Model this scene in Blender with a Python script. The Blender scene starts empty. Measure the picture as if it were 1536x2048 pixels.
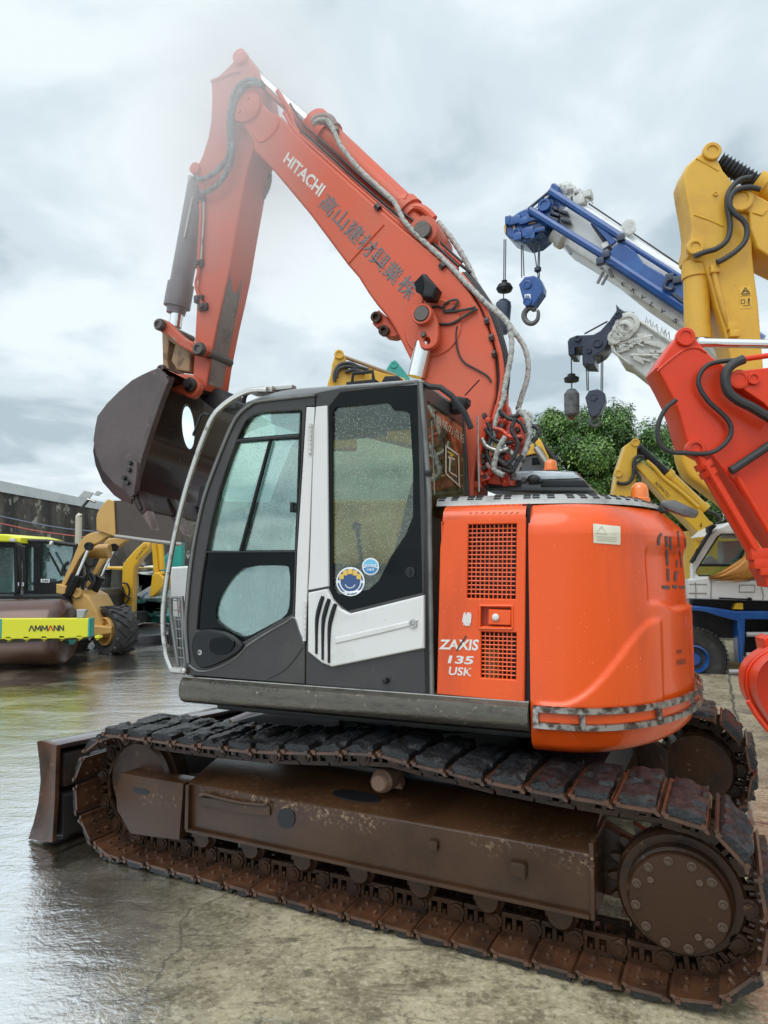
import bpy, bmesh, math, random
from mathutils import Vector, Matrix
from mathutils.bvhtree import BVHTree
from mathutils import noise as mnoise
random.seed(7)
SC = bpy.context.scene
COL = SC.collection
# ------------------------------------------------------------ camera
F, PITCH, H = 1400.0, 0.0697, 1.624          # focal length in px of the 1536 px wide photo, tilt, eye height
cd = bpy.data.cameras.new('camera'); cam = bpy.data.objects.new('camera', cd); COL.objects.link(cam)
cam.location = (0, 0, H); cam.rotation_euler = (math.pi/2+PITCH, 0, 0)
cd.sensor_fit = 'VERTICAL'; cd.sensor_height = 36.0; cd.lens = F/2048*36.0
cd.clip_start = 0.05; cd.clip_end = 2000
SC.camera = cam
# ------------------------------------------------------------ sky, sun, exposure
SUN_EL, SUN_AZ = math.radians(58), math.radians(215)   # azimuth clockwise from +Y: behind the camera, slightly left
SUN_DIR = Vector((math.sin(SUN_AZ)*math.cos(SUN_EL), math.cos(SUN_AZ)*math.cos(SUN_EL), math.sin(SUN_EL)))
W = bpy.data.worlds.new('World'); SC.world = W; W.use_nodes = True
nt = W.node_tree; nt.nodes.clear()
def N(t, kind, **kw):
    n = t.nodes.new(kind)
    for k, v in kw.items():
        if k == 'op': n.operation = v
        elif isinstance(k, str) and hasattr(n, k): setattr(n, k, v)
    return n
def build_world():
    L = nt.links.new
    tc = N(nt, 'ShaderNodeTexCoord'); sep = N(nt, 'ShaderNodeSeparateXYZ'); L(tc.outputs['Generated'], sep.inputs[0])
    def mth(op, a, b=None, clamp=False):
        m = N(nt, 'ShaderNodeMath', op=op); m.use_clamp = clamp
        for i, v in enumerate((a, b)):
            if v is None: continue
            if isinstance(v, (int, float)): m.inputs[i].default_value = v
            else: L(v, m.inputs[i])
        return m.outputs[0]
    zc = mth('MAXIMUM', sep.outputs[2], 0.0)
    zz = mth('ADD', zc, 0.22)
    cx = mth('DIVIDE', sep.outputs[0], zz); cy = mth('DIVIDE', sep.outputs[1], zz)
    comb = N(nt, 'ShaderNodeCombineXYZ'); L(cx, comb.inputs[0]); L(cy, comb.inputs[1]); comb.inputs[2].default_value = 3.7
    n1 = N(nt, 'ShaderNodeTexNoise'); n1.inputs['Scale'].default_value = 2.3; n1.inputs['Detail'].default_value = 6; n1.inputs['Roughness'].default_value = 0.5; n1.inputs['Distortion'].default_value = 0.35
    L(comb.outputs[0], n1.inputs['Vector'])
    ramp = N(nt, 'ShaderNodeValToRGB'); L(n1.outputs['Fac'], ramp.inputs[0])
    cr = ramp.color_ramp; cr.interpolation = 'EASE'
    cr.elements[0].position = 0.36; cr.elements[0].color = (0.41, 0.505, 0.565, 1)
    cr.elements[1].position = 0.64; cr.elements[1].color = (0.77, 0.845, 0.885, 1)
    e = cr.elements.new(0.49); e.color = (0.60, 0.69, 0.745, 1)
    # overcast sky: brighter towards the veiled sun behind the camera and overhead
    dot = N(nt, 'ShaderNodeVectorMath', op='DOT_PRODUCT'); L(tc.outputs['Generated'], dot.inputs[0]); dot.inputs[1].default_value = SUN_DIR
    glow = N(nt, 'ShaderNodeMapRange'); L(dot.outputs['Value'], glow.inputs[0])
    glow.inputs[1].default_value = 0.32; glow.inputs[2].default_value = 0.95; glow.inputs[3].default_value = 1.0; glow.inputs[4].default_value = 2.2
    mul = N(nt, 'ShaderNodeVectorMath', op='SCALE'); L(ramp.outputs['Color'], mul.inputs[0]); L(glow.outputs[0], mul.inputs['Scale'])
    sky = N(nt, 'ShaderNodeTexSky'); sky.sky_type = 'NISHITA'; sky.sun_disc = False
    sky.sun_elevation = SUN_EL; sky.sun_rotation = SUN_AZ; sky.air_density = 1.5; sky.dust_density = 4
    b1 = N(nt, 'ShaderNodeBackground'); L(sky.outputs[0], b1.inputs[0]); b1.inputs[1].default_value = 0.05
    b2 = N(nt, 'ShaderNodeBackground'); L(mul.outputs[0], b2.inputs[0]); b2.inputs[1].default_value = 1.0
    mix = N(nt, 'ShaderNodeMixShader'); mix.inputs[0].default_value = 0.93     # cloud cover
    L(b1.outputs[0], mix.inputs[1]); L(b2.outputs[0], mix.inputs[2])
    out = N(nt, 'ShaderNodeOutputWorld'); L(mix.outputs[0], out.inputs[0])
build_world()
sl = bpy.data.lights.new('sun', 'SUN'); sl.energy = 1.1; sl.angle = math.radians(40); sl.color = (1, 0.97, 0.92)
sun = bpy.data.objects.new('sun', sl); COL.objects.link(sun)
sun.rotation_euler = (-SUN_DIR).to_track_quat('-Z', 'Y').to_euler()
SC.view_settings.view_transform = 'Standard'; SC.view_settings.look = 'None'
SC.view_settings.exposure = 0.30; SC.view_settings.gamma = 1.0
SC.cycles.max_bounces = 8; SC.cycles.transparent_max_bounces = 16; SC.cycles.use_denoising = True
SC.cycles.caustics_reflective = False; SC.cycles.caustics_refractive = False
# ------------------------------------------------------------ pixel rays onto real planes
CAM = Vector((0, 0, H))
def ray(px, py):
    x, z = (px-768)/F, -(py-1024)/F
    c, s = math.cos(PITCH), math.sin(PITCH)
    return Vector((x, c-z*s, s+z*c))
CROPS = {'p': (0, 0, 1), 'c1': (0, 900, 3.4133), 'c2': (300, 740, 2.56), 'c3': (820, 740, 2.1453), 'c4': (0, 1380, 1.92),
         'c5': (736, 1380, 1.92), 'c6': (170, 80, 2.56), 'c7': (560, 180, 2.4382), 'c8': (980, 280, 2.2752),
         'z1': (40, 1380, 2.954), 'z2': (500, 1380, 3.072), 'z3': (1136, 1480, 3.605), 'z4': (0, 940, 4.518),
         'd1': (990, 350, 3.4133), 'd2': (1210, 860, 4.7117), 'd3': (1300, 1020, 4.4534), 'd4': (980, 800, 5.9077)}
def q(crop, s):
    x0, y0, k = CROPS[crop]
    return [(x0+float(a)/k, y0+float(b)/k) for a, b in (t.split(',') for t in s.split())]
class Plane:
    """upright plane: origin o, r to the right, z up, n away from the camera; w is depth behind it"""
    def __init__(s, o, ang):
        s.o = Vector(o); s.r = Vector((math.cos(ang), -math.sin(ang), 0)); s.n = Vector((math.sin(ang), math.cos(ang), 0)); s.ang = ang
    def hit(s, px, py, w=0.0):
        d = ray(px, py); t = (s.o+s.n*w-CAM).dot(s.n)/d.dot(s.n); return CAM+d*t
    def ab(s, px, py, w=0.0):
        P = s.hit(px, py, w)-s.o; return (P.dot(s.r), P.z)
    def P(s, a, z, w=0.0): return s.o+s.r*a+Vector((0, 0, z))+s.n*w
    def back(s, d): return Plane(s.o+s.n*d, s.ang)
def upright(Y, ang=0.0, X=0.0): return Plane((X, Y, 0), ang)
GZ = -0.035                                    # ground level
def ground_at(px, py):
    d = ray(px, py); t = (GZ-H)/d.z; return CAM+d*t
# ------------------------------------------------------------ objects
WLOC = {}
def tag(o, label=None, cat=None, group=None, kind=None):
    if label: o['label'] = label
    if cat: o['category'] = cat
    if group: o['group'] = group
    if kind: o['kind'] = kind
    return o
def thing(name, label, cat, loc, group=None):
    o = bpy.data.objects.new(name, None); COL.objects.link(o); o.location = loc; o.empty_display_size = 0.2
    WLOC[o] = Vector(loc); return tag(o, label, cat, group)
def link(name, me, mat, parent=None):
    """me holds world coordinates; the origin moves to the middle of the bounds"""
    vs = me.vertices
    if len(vs):
        lo = Vector((min(v.co.x for v in vs), min(v.co.y for v in vs), min(v.co.z for v in vs)))
        hi = Vector((max(v.co.x for v in vs), max(v.co.y for v in vs), max(v.co.z for v in vs)))
        c = (lo+hi)/2
    else: c = Vector((0, 0, 0))
    me.transform(Matrix.Translation(-c))
    o = bpy.data.objects.new(name, me); COL.objects.link(o)
    for m in (mat if isinstance(mat, (list, tuple)) else [mat]): me.materials.append(m)
    WLOC[o] = c
    while parent is not None and parent.parent is not None and parent.parent.parent is not None: parent = parent.parent
    if parent is not None:
        o.parent = parent; o.location = c-WLOC[parent]
    else: o.location = c
    return o
def smooth_me(me, ang=0.6):
    for p in me.polygons: p.use_smooth = True
    try: me.set_sharp_from_angle(angle=ang)
    except Exception: pass
def frame_of(d):
    d = d.normalized(); u = Vector((0, 0, 1)) if abs(d.z) < 0.9 else Vector((1, 0, 0))
    x = d.cross(u).normalized(); y = x.cross(d).normalized(); return x, y, d
def spline(pts, n=6, closed=False):
    pts = [Vector(p) for p in pts]
    if len(pts) < 3: return pts
    out = []; k = len(pts)
    for i in range(k if closed else k-1):
        g = (lambda j: pts[j % k]) if closed else (lambda j: pts[max(0, min(k-1, j))])
        p0, p1, p2, p3 = g(i-1), g(i), g(i+1), g(i+2)
        for j in range(n):
            t = j/n
            out.append(0.5*((2*p1)+(p2-p0)*t+(2*p0-5*p1+4*p2-p3)*t*t+(3*p1-p0-3*p2+p3)*t**3))
    if not closed: out.append(pts[-1])
    return out
class MB:
    def __init__(s): s.bm = bmesh.new(); s.mi = 0
    def _f(s, vs):
        try:
            f = s.bm.faces.new(vs); f.material_index = s.mi; return f
        except ValueError: return None
    def box(s, c, x, y, z):
        """centre and three half-extent vectors"""
        c = Vector(c); v = []
        for i in (-1, 1):
            for j in (-1, 1):
                for k in (-1, 1): v.append(s.bm.verts.new(c+x*i+y*j+z*k))
        for f in ((0, 1, 3, 2), (4, 6, 7, 5), (0, 4, 5, 1), (2, 3, 7, 6), (0, 2, 6, 4), (1, 5, 7, 3)): s._f([v[i] for i in f])
        return s
    def pbox(s, pl, a0, a1, z0, z1, w0, w1):
        return s.box(pl.P((a0+a1)/2, (z0+z1)/2, (w0+w1)/2), pl.r*((a1-a0)/2), pl.n*((w1-w0)/2), Vector((0, 0, (z1-z0)/2)))
    def tube(s, pts, r, seg=10, caps=True, closed=False):
        pts = [Vector(p) for p in pts]; k = len(pts); rings = []
        rr = r if isinstance(r, (list, tuple)) else [r]*k
        px = None
        for i, p in enumerate(pts):
            a, b = (pts[i-1], pts[(i+1) % k]) if closed else (pts[max(0, i-1)], pts[min(k-1, i+1)])
            d = b-a
            if d.length < 1e-9: d = Vector((0, 0, 1))
            d.normalize()
            if px is None: x, y, _ = frame_of(d)
            else:
                x = px-d*px.dot(d)
                x = x.normalized() if x.length > 1e-6 else frame_of(d)[0]
                y = x.cross(d)
            px = x
            rings.append([s.bm.verts.new(p+(x*math.cos(t)+y*math.sin(t))*rr[i]) for t in (2*math.pi*j/seg for j in range(seg))])
        for i in range(k if closed else k-1):
            A, B = rings[i], rings[(i+1) % k]
            for j in range(seg): s._f([A[j], A[(j+1) % seg], B[(j+1) % seg], B[j]])
        if caps and not closed: s._f(rings[0][::-1]); s._f(rings[-1])
        return s
    def cyl(s, p0, p1, r0, r1=None, seg=20, bev=0.0):
        p0, p1 = Vector(p0), Vector(p1); r1 = r0 if r1 is None else r1
        if bev:
            d = (p1-p0).normalized()
            return s.tube([p0, p0+d*1e-4, p0+d*bev, p1-d*bev, p1-d*1e-4, p1], [r0-bev, r0-bev, r0, r1, r1-bev, r1-bev], seg)
        return s.tube([p0, p1], [r0, r1], seg)
    def lathe(s, c, axis, prof, seg=32, cap=True):
        """prof: list of (distance along axis, radius)"""
        c = Vector(c); x, y, d = frame_of(Vector(axis)); rings = []
        for h, r in prof:
            rings.append([s.bm.verts.new(c+d*h+(x*math.cos(t)+y*math.sin(t))*max(r, 1e-4)) for t in (2*math.pi*j/seg for j in range(seg))])
        for A, B in zip(rings, rings[1:]):
            for j in range(seg): s._f([A[j], A[(j+1) % seg], B[(j+1) % seg], B[j]])
        if cap: s._f(rings[0][::-1]); s._f(rings[-1])
        return s
    def prism(s, pts, off):
        """closed polygon of world points swept along the vector off"""
        A = [s.bm.verts.new(Vector(p)) for p in pts]; B = [s.bm.verts.new(Vector(p)+off) for p in pts]
        s._f(A[::-1]); s._f(B); k = len(A)
        for i in range(k): s._f([A[i], A[(i+1) % k], B[(i+1) % k], B[i]])
        return s
    def strip(s, rows):
        """grid of world points"""
        R = [[s.bm.verts.new(Vector(p)) for p in row] for row in rows]
        for A, B in zip(R, R[1:]):
            for j in range(len(A)-1): s._f([A[j], A[j+1], B[j+1], B[j]])
        return s
    def ball(s, c, r, sub=2, sc=(1, 1, 1)):
        m = Matrix.Translation(Vector(c)) @ Matrix.Diagonal((r*sc[0], r*sc[1], r*sc[2], 1))
        g = bmesh.ops.create_icosphere(s.bm, subdivisions=sub, radius=1.0, matrix=m)
        for v in g['verts']:
            for f in v.link_faces: f.material_index = s.mi
        return s
    def build(s, name, mat, parent=None, bevel=0.0, seg=2, smooth=True, ang=0.6):
        bm = s.bm
        bmesh.ops.recalc_face_normals(bm, faces=bm.faces)
        if bevel:
            ed = [e for e in bm.edges if len(e.link_faces) == 2 and e.calc_face_angle(0) > 0.5]
            try: bmesh.ops.bevel(bm, geom=ed, offset=bevel, segments=seg, affect='EDGES', profile=0.6, clamp_overlap=True)
            except Exception: pass
        me = bpy.data.meshes.new(name); bm.to_mesh(me); bm.free()
        if smooth: smooth_me(me, ang)
        return link(name, me, mat, parent)
# ---- outlines with holes, given thickness and a small rounded edge
def chaikin(p, n):
    for _ in range(n):
        o = []
        for i in range(len(p)):
            a, b = p[i], p[(i+1) % len(p)]
            o.append((a[0]*.75+b[0]*.25, a[1]*.75+b[1]*.25)); o.append((a[0]*.25+b[0]*.75, a[1]*.25+b[1]*.75))
        p = o
    return p
def outline_mesh(loops, t, bev, res=2):
    cu = bpy.data.curves.new('outline', 'CURVE'); cu.dimensions = '2D'; cu.fill_mode = 'BOTH'
    bev = min(bev, t*0.49)
    cu.extrude = max(t/2-bev, 1e-5); cu.bevel_depth = bev; cu.bevel_resolution = res; cu.offset = -bev
    for lp in loops:
        sp = cu.splines.new('POLY'); sp.points.add(len(lp)-1); sp.use_cyclic_u = True
        for i, (x, y) in enumerate(lp): sp.points[i].co = (x, y, 0, 1)
    ob = bpy.data.objects.new('outline', cu); COL.objects.link(ob)
    dg = bpy.context.evaluated_depsgraph_get(); dg.update()
    me = bpy.data.meshes.new_from_object(ob.evaluated_get(dg))
    bpy.data.objects.remove(ob); bpy.data.curves.remove(cu); me.materials.clear(); return me
def plate(name, pl, outer, mat, parent=None, w=0.0, t=0.02, holes=(), bev=0.004, sm=0, smh=0, res=2, zoff=0.0):
    """outer/holes are photo pixels projected on the plane at depth w; the plate is t thick, going away from the camera"""
    loops = [chaikin([pl.ab(x, y, w) for x, y in outer], sm)]+[chaikin([pl.ab(x, y, w) for x, y in h], smh) for h in holes]
    return plate_ab(name, pl, loops, mat, parent, w, t, bev, res)
def plate_ab(name, pl, loops, mat, parent=None, w=0.0, t=0.02, bev=0.004, res=2):
    me = outline_mesh(loops, t, bev, res)
    for v in me.vertices: v.co = pl.P(v.co.x, v.co.y, w+t/2-v.co.z)
    smooth_me(me, 0.5)
    return link(name, me, mat, parent)
# ---- lettering and marks laid on a built surface
def bvh_of(o):
    me = o.data; off = WLOC[o]
    return BVHTree.FromPolygons([v.co+off for v in me.vertices], [tuple(p.vertices) for p in me.polygons])
def text_mesh(s, bold=0.0, shear=0.0, space=1.0):
    cu = bpy.data.curves.new('text', 'FONT'); cu.body = s; cu.offset = bold; cu.shear = shear; cu.space_character = space; cu.resolution_u = 3
    ob = bpy.data.objects.new('text', cu); COL.objects.link(ob)
    dg = bpy.context.evaluated_depsgraph_get(); dg.update()
    me = bpy.data.meshes.new_from_object(ob.evaluated_get(dg))
    bpy.data.objects.remove(ob); bpy.data.curves.remove(cu); me.materials.clear(); return me
def lay(name, me2d, quad, targets, mat, parent, off=0.003, bbox=None):
    """2D mesh -> photo quad (TL,TR,BR,BL) -> ray onto the target surface"""
    tr = [bvh_of(o) for o in (targets if isinstance(targets, (list, tuple)) else [targets])]
    xs = [v.co.x for v in me2d.vertices]; ys = [v.co.y for v in me2d.vertices]
    if not xs: return None
    x0, x1, y0, y1 = bbox or (min(xs), max(xs), min(ys), max(ys))
    TL, TR, BR, BL = quad
    for v in me2d.vertices:
        u = (v.co.x-x0)/(x1-x0); t = (v.co.y-y0)/(y1-y0)
        px = (BL[0]*(1-u)+BR[0]*u)*(1-t)+(TL[0]*(1-u)+TR[0]*u)*t
        py = (BL[1]*(1-u)+BR[1]*u)*(1-t)+(TL[1]*(1-u)+TR[1]*u)*t
        d = ray(px, py).normalized(); best = None
        for b in tr:
            h = b.ray_cast(CAM, d)
            if h[0] is not None and (best is None or h[3] < best[3]): best = h
        if best is None: v.co = Vector((0, 0, -50)); continue
        nn = best[1]; nn = nn if nn.dot(d) < 0 else -nn
        v.co = best[0]+nn*off
    bm = bmesh.new(); bm.from_mesh(me2d)
    bmesh.ops.delete(bm, geom=[v for v in bm.verts if v.co.z < -40], context='VERTS')
    bmesh.ops.recalc_face_normals(bm, faces=bm.faces); bm.to_mesh(me2d); bm.free()
    me2d.update()
    return link(name, me2d, mat, parent)
def poly2d(polys, cut=None):
    """filled photo-pixel polygons as a 2D mesh (y up = -pixel y), fine enough to bend over a curved surface"""
    bm = bmesh.new()
    for p in polys:
        f = bm.faces.new([bm.verts.new((x, -y, 0)) for x, y in p])
    if cut: 
        xs = [v.co.x for v in bm.verts]; ys = [v.co.y for v in bm.verts]
        x = min(xs)+cut
        while x < max(xs):
            bmesh.ops.bisect_plane(bm, geom=bm.verts[:]+bm.edges[:]+bm.faces[:], plane_co=(x, 0, 0), plane_no=(1, 0, 0)); x += cut
        y = min(ys)+cut
        while y < max(ys):
            bmesh.ops.bisect_plane(bm, geom=bm.verts[:]+bm.edges[:]+bm.faces[:], plane_co=(0, y, 0), plane_no=(0, 1, 0)); y += cut
    bmesh.ops.triangulate(bm, faces=bm.faces)
    me = bpy.data.meshes.new('mark'); bm.to_mesh(me); bm.free(); return me
def mark(name, polys, targets, mat, parent, off=0.003, cut=12):
    me = poly2d(polys, cut)
    xs = [v.co.x for v in me.vertices]; ys = [v.co.y for v in me.vertices]
    x0, x1, y0, y1 = min(xs), max(xs), min(ys), max(ys)
    return lay(name, me, [(x0, -y1), (x1, -y1), (x1, -y0), (x0, -y0)], targets, mat, parent, off, (x0, x1, y0, y1))
def stroke(pts, wd):
    """pixel polyline with a width -> one polygon per segment"""
    out = []
    for (x0, y0), (x1, y1) in zip(pts, pts[1:]):
        dx, dy = x1-x0, y1-y0; l = math.hypot(dx, dy) or 1; nx, ny = -dy/l*wd/2, dx/l*wd/2
        out.append([(x0+nx, y0+ny), (x1+nx, y1+ny), (x1-nx, y1-ny), (x0-nx, y0-ny)])
    return out
def write(name, s, crop, quad, targets, mat, parent, bold=0.0, off=0.003, space=1.0, shear=0.0):
    return lay(name, text_mesh(s, bold, shear, space), q(crop, quad), targets, mat, parent, off)
# ------------------------------------------------------------ materials
MATS = {}
def M(name, col, rough=0.5, metal=0.0, col2=None, nscale=4.0, amt=(0.45, 0.7), stretch=(1, 1, 1), bump=0.0, bscale=60.0, coat=0.0,
      col3=None, n3scale=25.0, amt3=(0.6, 0.66), zband=None, rough2=None, spec=0.5, detail=6.0, bdist=0.01, emit=0.0):
    if name in MATS: return MATS[name]
    m = bpy.data.materials.new(name); m.use_nodes = True; t = m.node_tree; t.nodes.clear(); L = t.links.new
    out = N(t, 'ShaderNodeOutputMaterial'); b = N(t, 'ShaderNodeBsdfPrincipled'); L(b.outputs[0], out.inputs[0])
    b.inputs['Base Color'].default_value = (*col, 1); b.inputs['Roughness'].default_value = rough; b.inputs['Metallic'].default_value = metal
    b.inputs['Coat Weight'].default_value = coat; b.inputs['Coat Roughness'].default_value = 0.08; b.inputs['Specular IOR Level'].default_value = spec
    if emit: b.inputs['Emission Color'].default_value = (*col, 1); b.inputs['Emission Strength'].default_value = emit
    tc = N(t, 'ShaderNodeTexCoord'); oi = N(t, 'ShaderNodeObjectInfo')
    add = N(t, 'ShaderNodeVectorMath', op='MULTIPLY_ADD'); L(oi.outputs['Random'], add.inputs[0]); add.inputs[1].default_value = (31, 17, 23); L(tc.outputs['Object'], add.inputs[2])
    vec = add.outputs[0]
    cur = None
    def noise(scale, st, det=detail):
        mp = N(t, 'ShaderNodeMapping'); mp.inputs['Scale'].default_value = st; L(vec, mp.inputs[0])
        n = N(t, 'ShaderNodeTexNoise'); n.inputs['Scale'].default_value = scale; n.inputs['Detail'].default_value = det; n.inputs['Roughness'].default_value = 0.6
        L(mp.outputs[0], n.inputs['Vector']); return n.outputs['Fac']
    def step(f, a, lo=0.0, hi=1.0):
        r = N(t, 'ShaderNodeMapRange'); r.interpolation_type = 'SMOOTHSTEP'; L(f, r.inputs[0])
        r.inputs[1].default_value, r.inputs[2].default_value, r.inputs[3].default_value, r.inputs[4].default_value = a[0], a[1], lo, hi
        return r.outputs[0]
    if col2:
        f = step(noise(nscale, stretch), amt); mx = N(t, 'ShaderNodeMix'); mx.data_type = 'RGBA'
        L(f, mx.inputs[0]); mx.inputs[6].default_value = (*col, 1); mx.inputs[7].default_value = (*col2, 1); cur = mx.outputs[2]
        if rough2 is not None:
            g = step(noise(nscale, stretch), amt, rough, rough2); L(g, b.inputs['Roughness'])
    if col3:
        f = step(noise(n3scale, (1, 1, 1)), amt3)
        if zband:
            sz = N(t, 'ShaderNodeSeparateXYZ'); L(tc.outputs['Object'], sz.inputs[0])
            wob = N(t, 'ShaderNodeMath', op='MULTIPLY_ADD'); L(noise(3.0, (1, 1, 1)), wob.inputs[0]); wob.inputs[1].default_value = -0.16; L(sz.outputs[2], wob.inputs[2])
            g1 = step(wob.outputs[0], (zband[0], zband[1])); g2 = step(sz.outputs[2], (zband[2], zband[3]), 1.0, 0.12); g3 = step(noise(2.6, (1, 1, 1), 2), (0.42, 0.60)); m0 = N(t, 'ShaderNodeMath', op='MULTIPLY'); L(g1, m0.inputs[0]); L(g2, m0.inputs[1]); m1 = N(t, 'ShaderNodeMath', op='MULTIPLY'); L(m0.outputs[0], m1.inputs[0]); L(g3, m1.inputs[1]); g1 = m1.outputs[0]; mm = N(t, 'ShaderNodeMath', op='MULTIPLY'); L(f, mm.inputs[0]); L(g1, mm.inputs[1]); f = mm.outputs[0]
        mx = N(t, 'ShaderNodeMix'); mx.data_type = 'RGBA'
        L(f, mx.inputs[0]); mx.inputs[7].default_value = (*col3, 1)
        if cur: L(cur, mx.inputs[6])
        else: mx.inputs[6].default_value = (*col, 1)
        cur = mx.outputs[2]
    if cur: L(cur, b.inputs['Base Color'])
    if bump:
        bn = N(t, 'ShaderNodeBump'); bn.inputs['Strength'].default_value = bump; bn.inputs['Distance'].default_value = bdist
        L(noise(bscale, (1, 1, 1), 4), bn.inputs['Height']); L(bn.outputs[0], b.inputs['Normal'])
    MATS[name] = m; return m
def glass(name, tint, refl=0.25, drops=0.5, film=(0.5, 0.55, 0.53), filmamt=0.08, dscale=90.0):
    if name in MATS: return MATS[name]
    m = bpy.data.materials.new(name); m.use_nodes = True; t = m.node_tree; t.nodes.clear(); L = t.links.new
    out = N(t, 'ShaderNodeOutputMaterial')
    tr = N(t, 'ShaderNodeBsdfTransparent'); tr.inputs[0].default_value = (*tint, 1)
    gl = N(t, 'ShaderNodeBsdfGlossy'); gl.inputs['Roughness'].default_value = 0.03; gl.inputs[0].default_value = (0.9, 1, 0.97, 1)
    df = N(t, 'ShaderNodeBsdfDiffuse'); df.inputs[0].default_value = (*film, 1)
    tc = N(t, 'ShaderNodeTexCoord')
    mp = N(t, 'ShaderNodeMapping'); mp.inputs['Scale'].default_value = (1, 1, 0.62); L(tc.outputs['Object'], mp.inputs[0])
    vo = N(t, 'ShaderNodeTexVoronoi'); vo.inputs['Scale'].default_value = dscale; L(mp.outputs[0], vo.inputs['Vector'])
    nz = N(t, 'ShaderNodeTexNoise'); nz.inputs['Scale'].default_value = 9; nz.inputs['Detail'].default_value = 3; L(tc.outputs['Object'], nz.inputs['Vector'])
    # droplets: cells whose distance is small and whose random colour is high
    sepc = N(t, 'ShaderNodeSeparateColor'); L(vo.outputs['Color'], sepc.inputs[0])
    r1 = N(t, 'ShaderNodeMapRange'); L(vo.outputs['Distance'], r1.inputs[0]); r1.inputs[1].default_value = 0.40; r1.inputs[2].default_value = 0.26
    r2 = N(t, 'ShaderNodeMath', op='GREATER_THAN'); L(sepc.outputs[0], r2.inputs[0]); r2.inputs[1].default_value = 0.5
    mm = N(t, 'ShaderNodeMath', op='MULTIPLY'); L(r1.outputs[0], mm.inputs[0]); L(r2.outputs[0], mm.inputs[1])
    m3 = N(t, 'ShaderNodeMath', op='MULTIPLY'); L(mm.outputs[0], m3.inputs[0]); m3.inputs[1].default_value = drops
    nr = N(t, 'ShaderNodeMapRange'); L(nz.outputs['Fac'], nr.inputs[0]); nr.inputs[1].default_value = 0.35; nr.inputs[2].default_value = 0.7; nr.inputs[3].default_value = 0.4*filmamt; nr.inputs[4].default_value = 1.5*filmamt
    m4 = N(t, 'ShaderNodeMath', op='MAXIMUM'); L(m3.outputs[0], m4.inputs[0]); L(nr.outputs[0], m4.inputs[1])
    bn = N(t, 'ShaderNodeBump'); bn.inputs['Strength'].default_value = 0.12; bn.inputs['Distance'].default_value = 0.002; L(mm.outputs[0], bn.inputs['Height']); L(bn.outputs[0], gl.inputs['Normal'])
    mx1 = N(t, 'ShaderNodeMixShader'); L(m4.outputs[0], mx1.inputs[0]); L(tr.outputs[0], mx1.inputs[1]); L(df.outputs[0], mx1.inputs[2])
    lw = N(t, 'ShaderNodeLayerWeight'); lw.inputs[0].default_value = 0.25
    r5 = N(t, 'ShaderNodeMapRange'); L(lw.outputs['Fresnel'], r5.inputs[0]); r5.inputs[3].default_value = refl; r5.inputs[4].default_value = min(1, refl+0.6)
    mx2 = N(t, 'ShaderNodeMixShader'); L(r5.outputs[0], mx2.inputs[0]); L(mx1.outputs[0], mx2.inputs[1]); L(gl.outputs[0], mx2.inputs[2])
    L(mx2.outputs[0], out.inputs[0]); MATS[name] = m; return m
# paints and metals
ORANGE = M('orange_paint', (0.80, 0.088, 0.004), 0.27, spec=0.35, col2=(0.55, 0.062, 0.007), nscale=2.6, amt=(0.42, 0.72), stretch=(1, 1, 0.25), coat=0.28, bump=0.10, bscale=150, bdist=0.003, col3=(0.95, 0.26, 0.10), n3scale=95, amt3=(0.655, 0.70))  # fine pale specks paint raindrop glints into the orange
BOOMRED = M('faded_orange_paint', (0.64, 0.105, 0.048), 0.45, spec=0.3, col2=(0.55, 0.125, 0.072), nscale=1.6, amt=(0.4, 0.7), coat=0.10, col3=(0.40, 0.12, 0.08), n3scale=30, amt3=(0.66, 0.74), bump=0.08, bscale=40)
VALVE = M('valve_red_paint', (0.66, 0.06, 0.018), 0.4, col2=(0.30, 0.04, 0.025), nscale=12, coat=0.3)
MUD = M('wet_muddy_steel', (0.042, 0.0185, 0.0085), 0.42, spec=0.22, col2=(0.020, 0.011, 0.007), nscale=5, amt=(0.4, 0.65), col3=(0.13, 0.075, 0.045), n3scale=26, amt3=(0.60, 0.72), bump=0.35, bscale=45, coat=0.10, bdist=0.006)
MUDSH = M('rusty_track_steel', (0.080, 0.033, 0.016), 0.28, spec=0.45, col2=(0.034, 0.016, 0.009), nscale=7, amt=(0.4, 0.65), col3=(0.20, 0.10, 0.055), n3scale=30, amt3=(0.62, 0.74), bump=0.25, bscale=55, coat=0.2, bdist=0.005)
FRAMEMUD = M('worn_track_frame', (0.052, 0.0235, 0.0105), 0.27, spec=0.32, col2=(0.030, 0.0135, 0.0065), nscale=3, amt=(0.4, 0.65), col3=(0.26, 0.18, 0.115), n3scale=48, amt3=(0.51, 0.67), zband=(-0.10, 0.0, 0.072, 0.085), bump=0.25, bscale=60, bdist=0.004, detail=9)
RUBBER = M('worn_rubber', (0.009, 0.009, 0.0095), 0.34, col2=(0.022, 0.022, 0.024), nscale=14, bump=0.9, bscale=60, coat=0.22, bdist=0.012, spec=0.25)
TYRE = M('tyre_rubber', (0.022, 0.022, 0.023), 0.6, col2=(0.05, 0.045, 0.04), nscale=10, bump=0.3, bscale=40)
DARK = M('dark_frame_steel', (0.018, 0.018, 0.019), 0.55, col2=(0.04, 0.036, 0.033), nscale=6)
BLACK = M('black_plastic', (0.009, 0.009, 0.010), 0.42, spec=0.3, bump=0.05, bscale=120)
BLACKGL = M('black_glass_band', (0.004, 0.006, 0.007), 0.06, spec=0.16)
GREYCAB = M('cab_grey_paint', (0.034, 0.032, 0.030), 0.38, col2=(0.050, 0.047, 0.044), nscale=3, spec=0.4, bump=0.06, bscale=80, col3=(0.11, 0.105, 0.10), n3scale=40, amt3=(0.66, 0.76))
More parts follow.
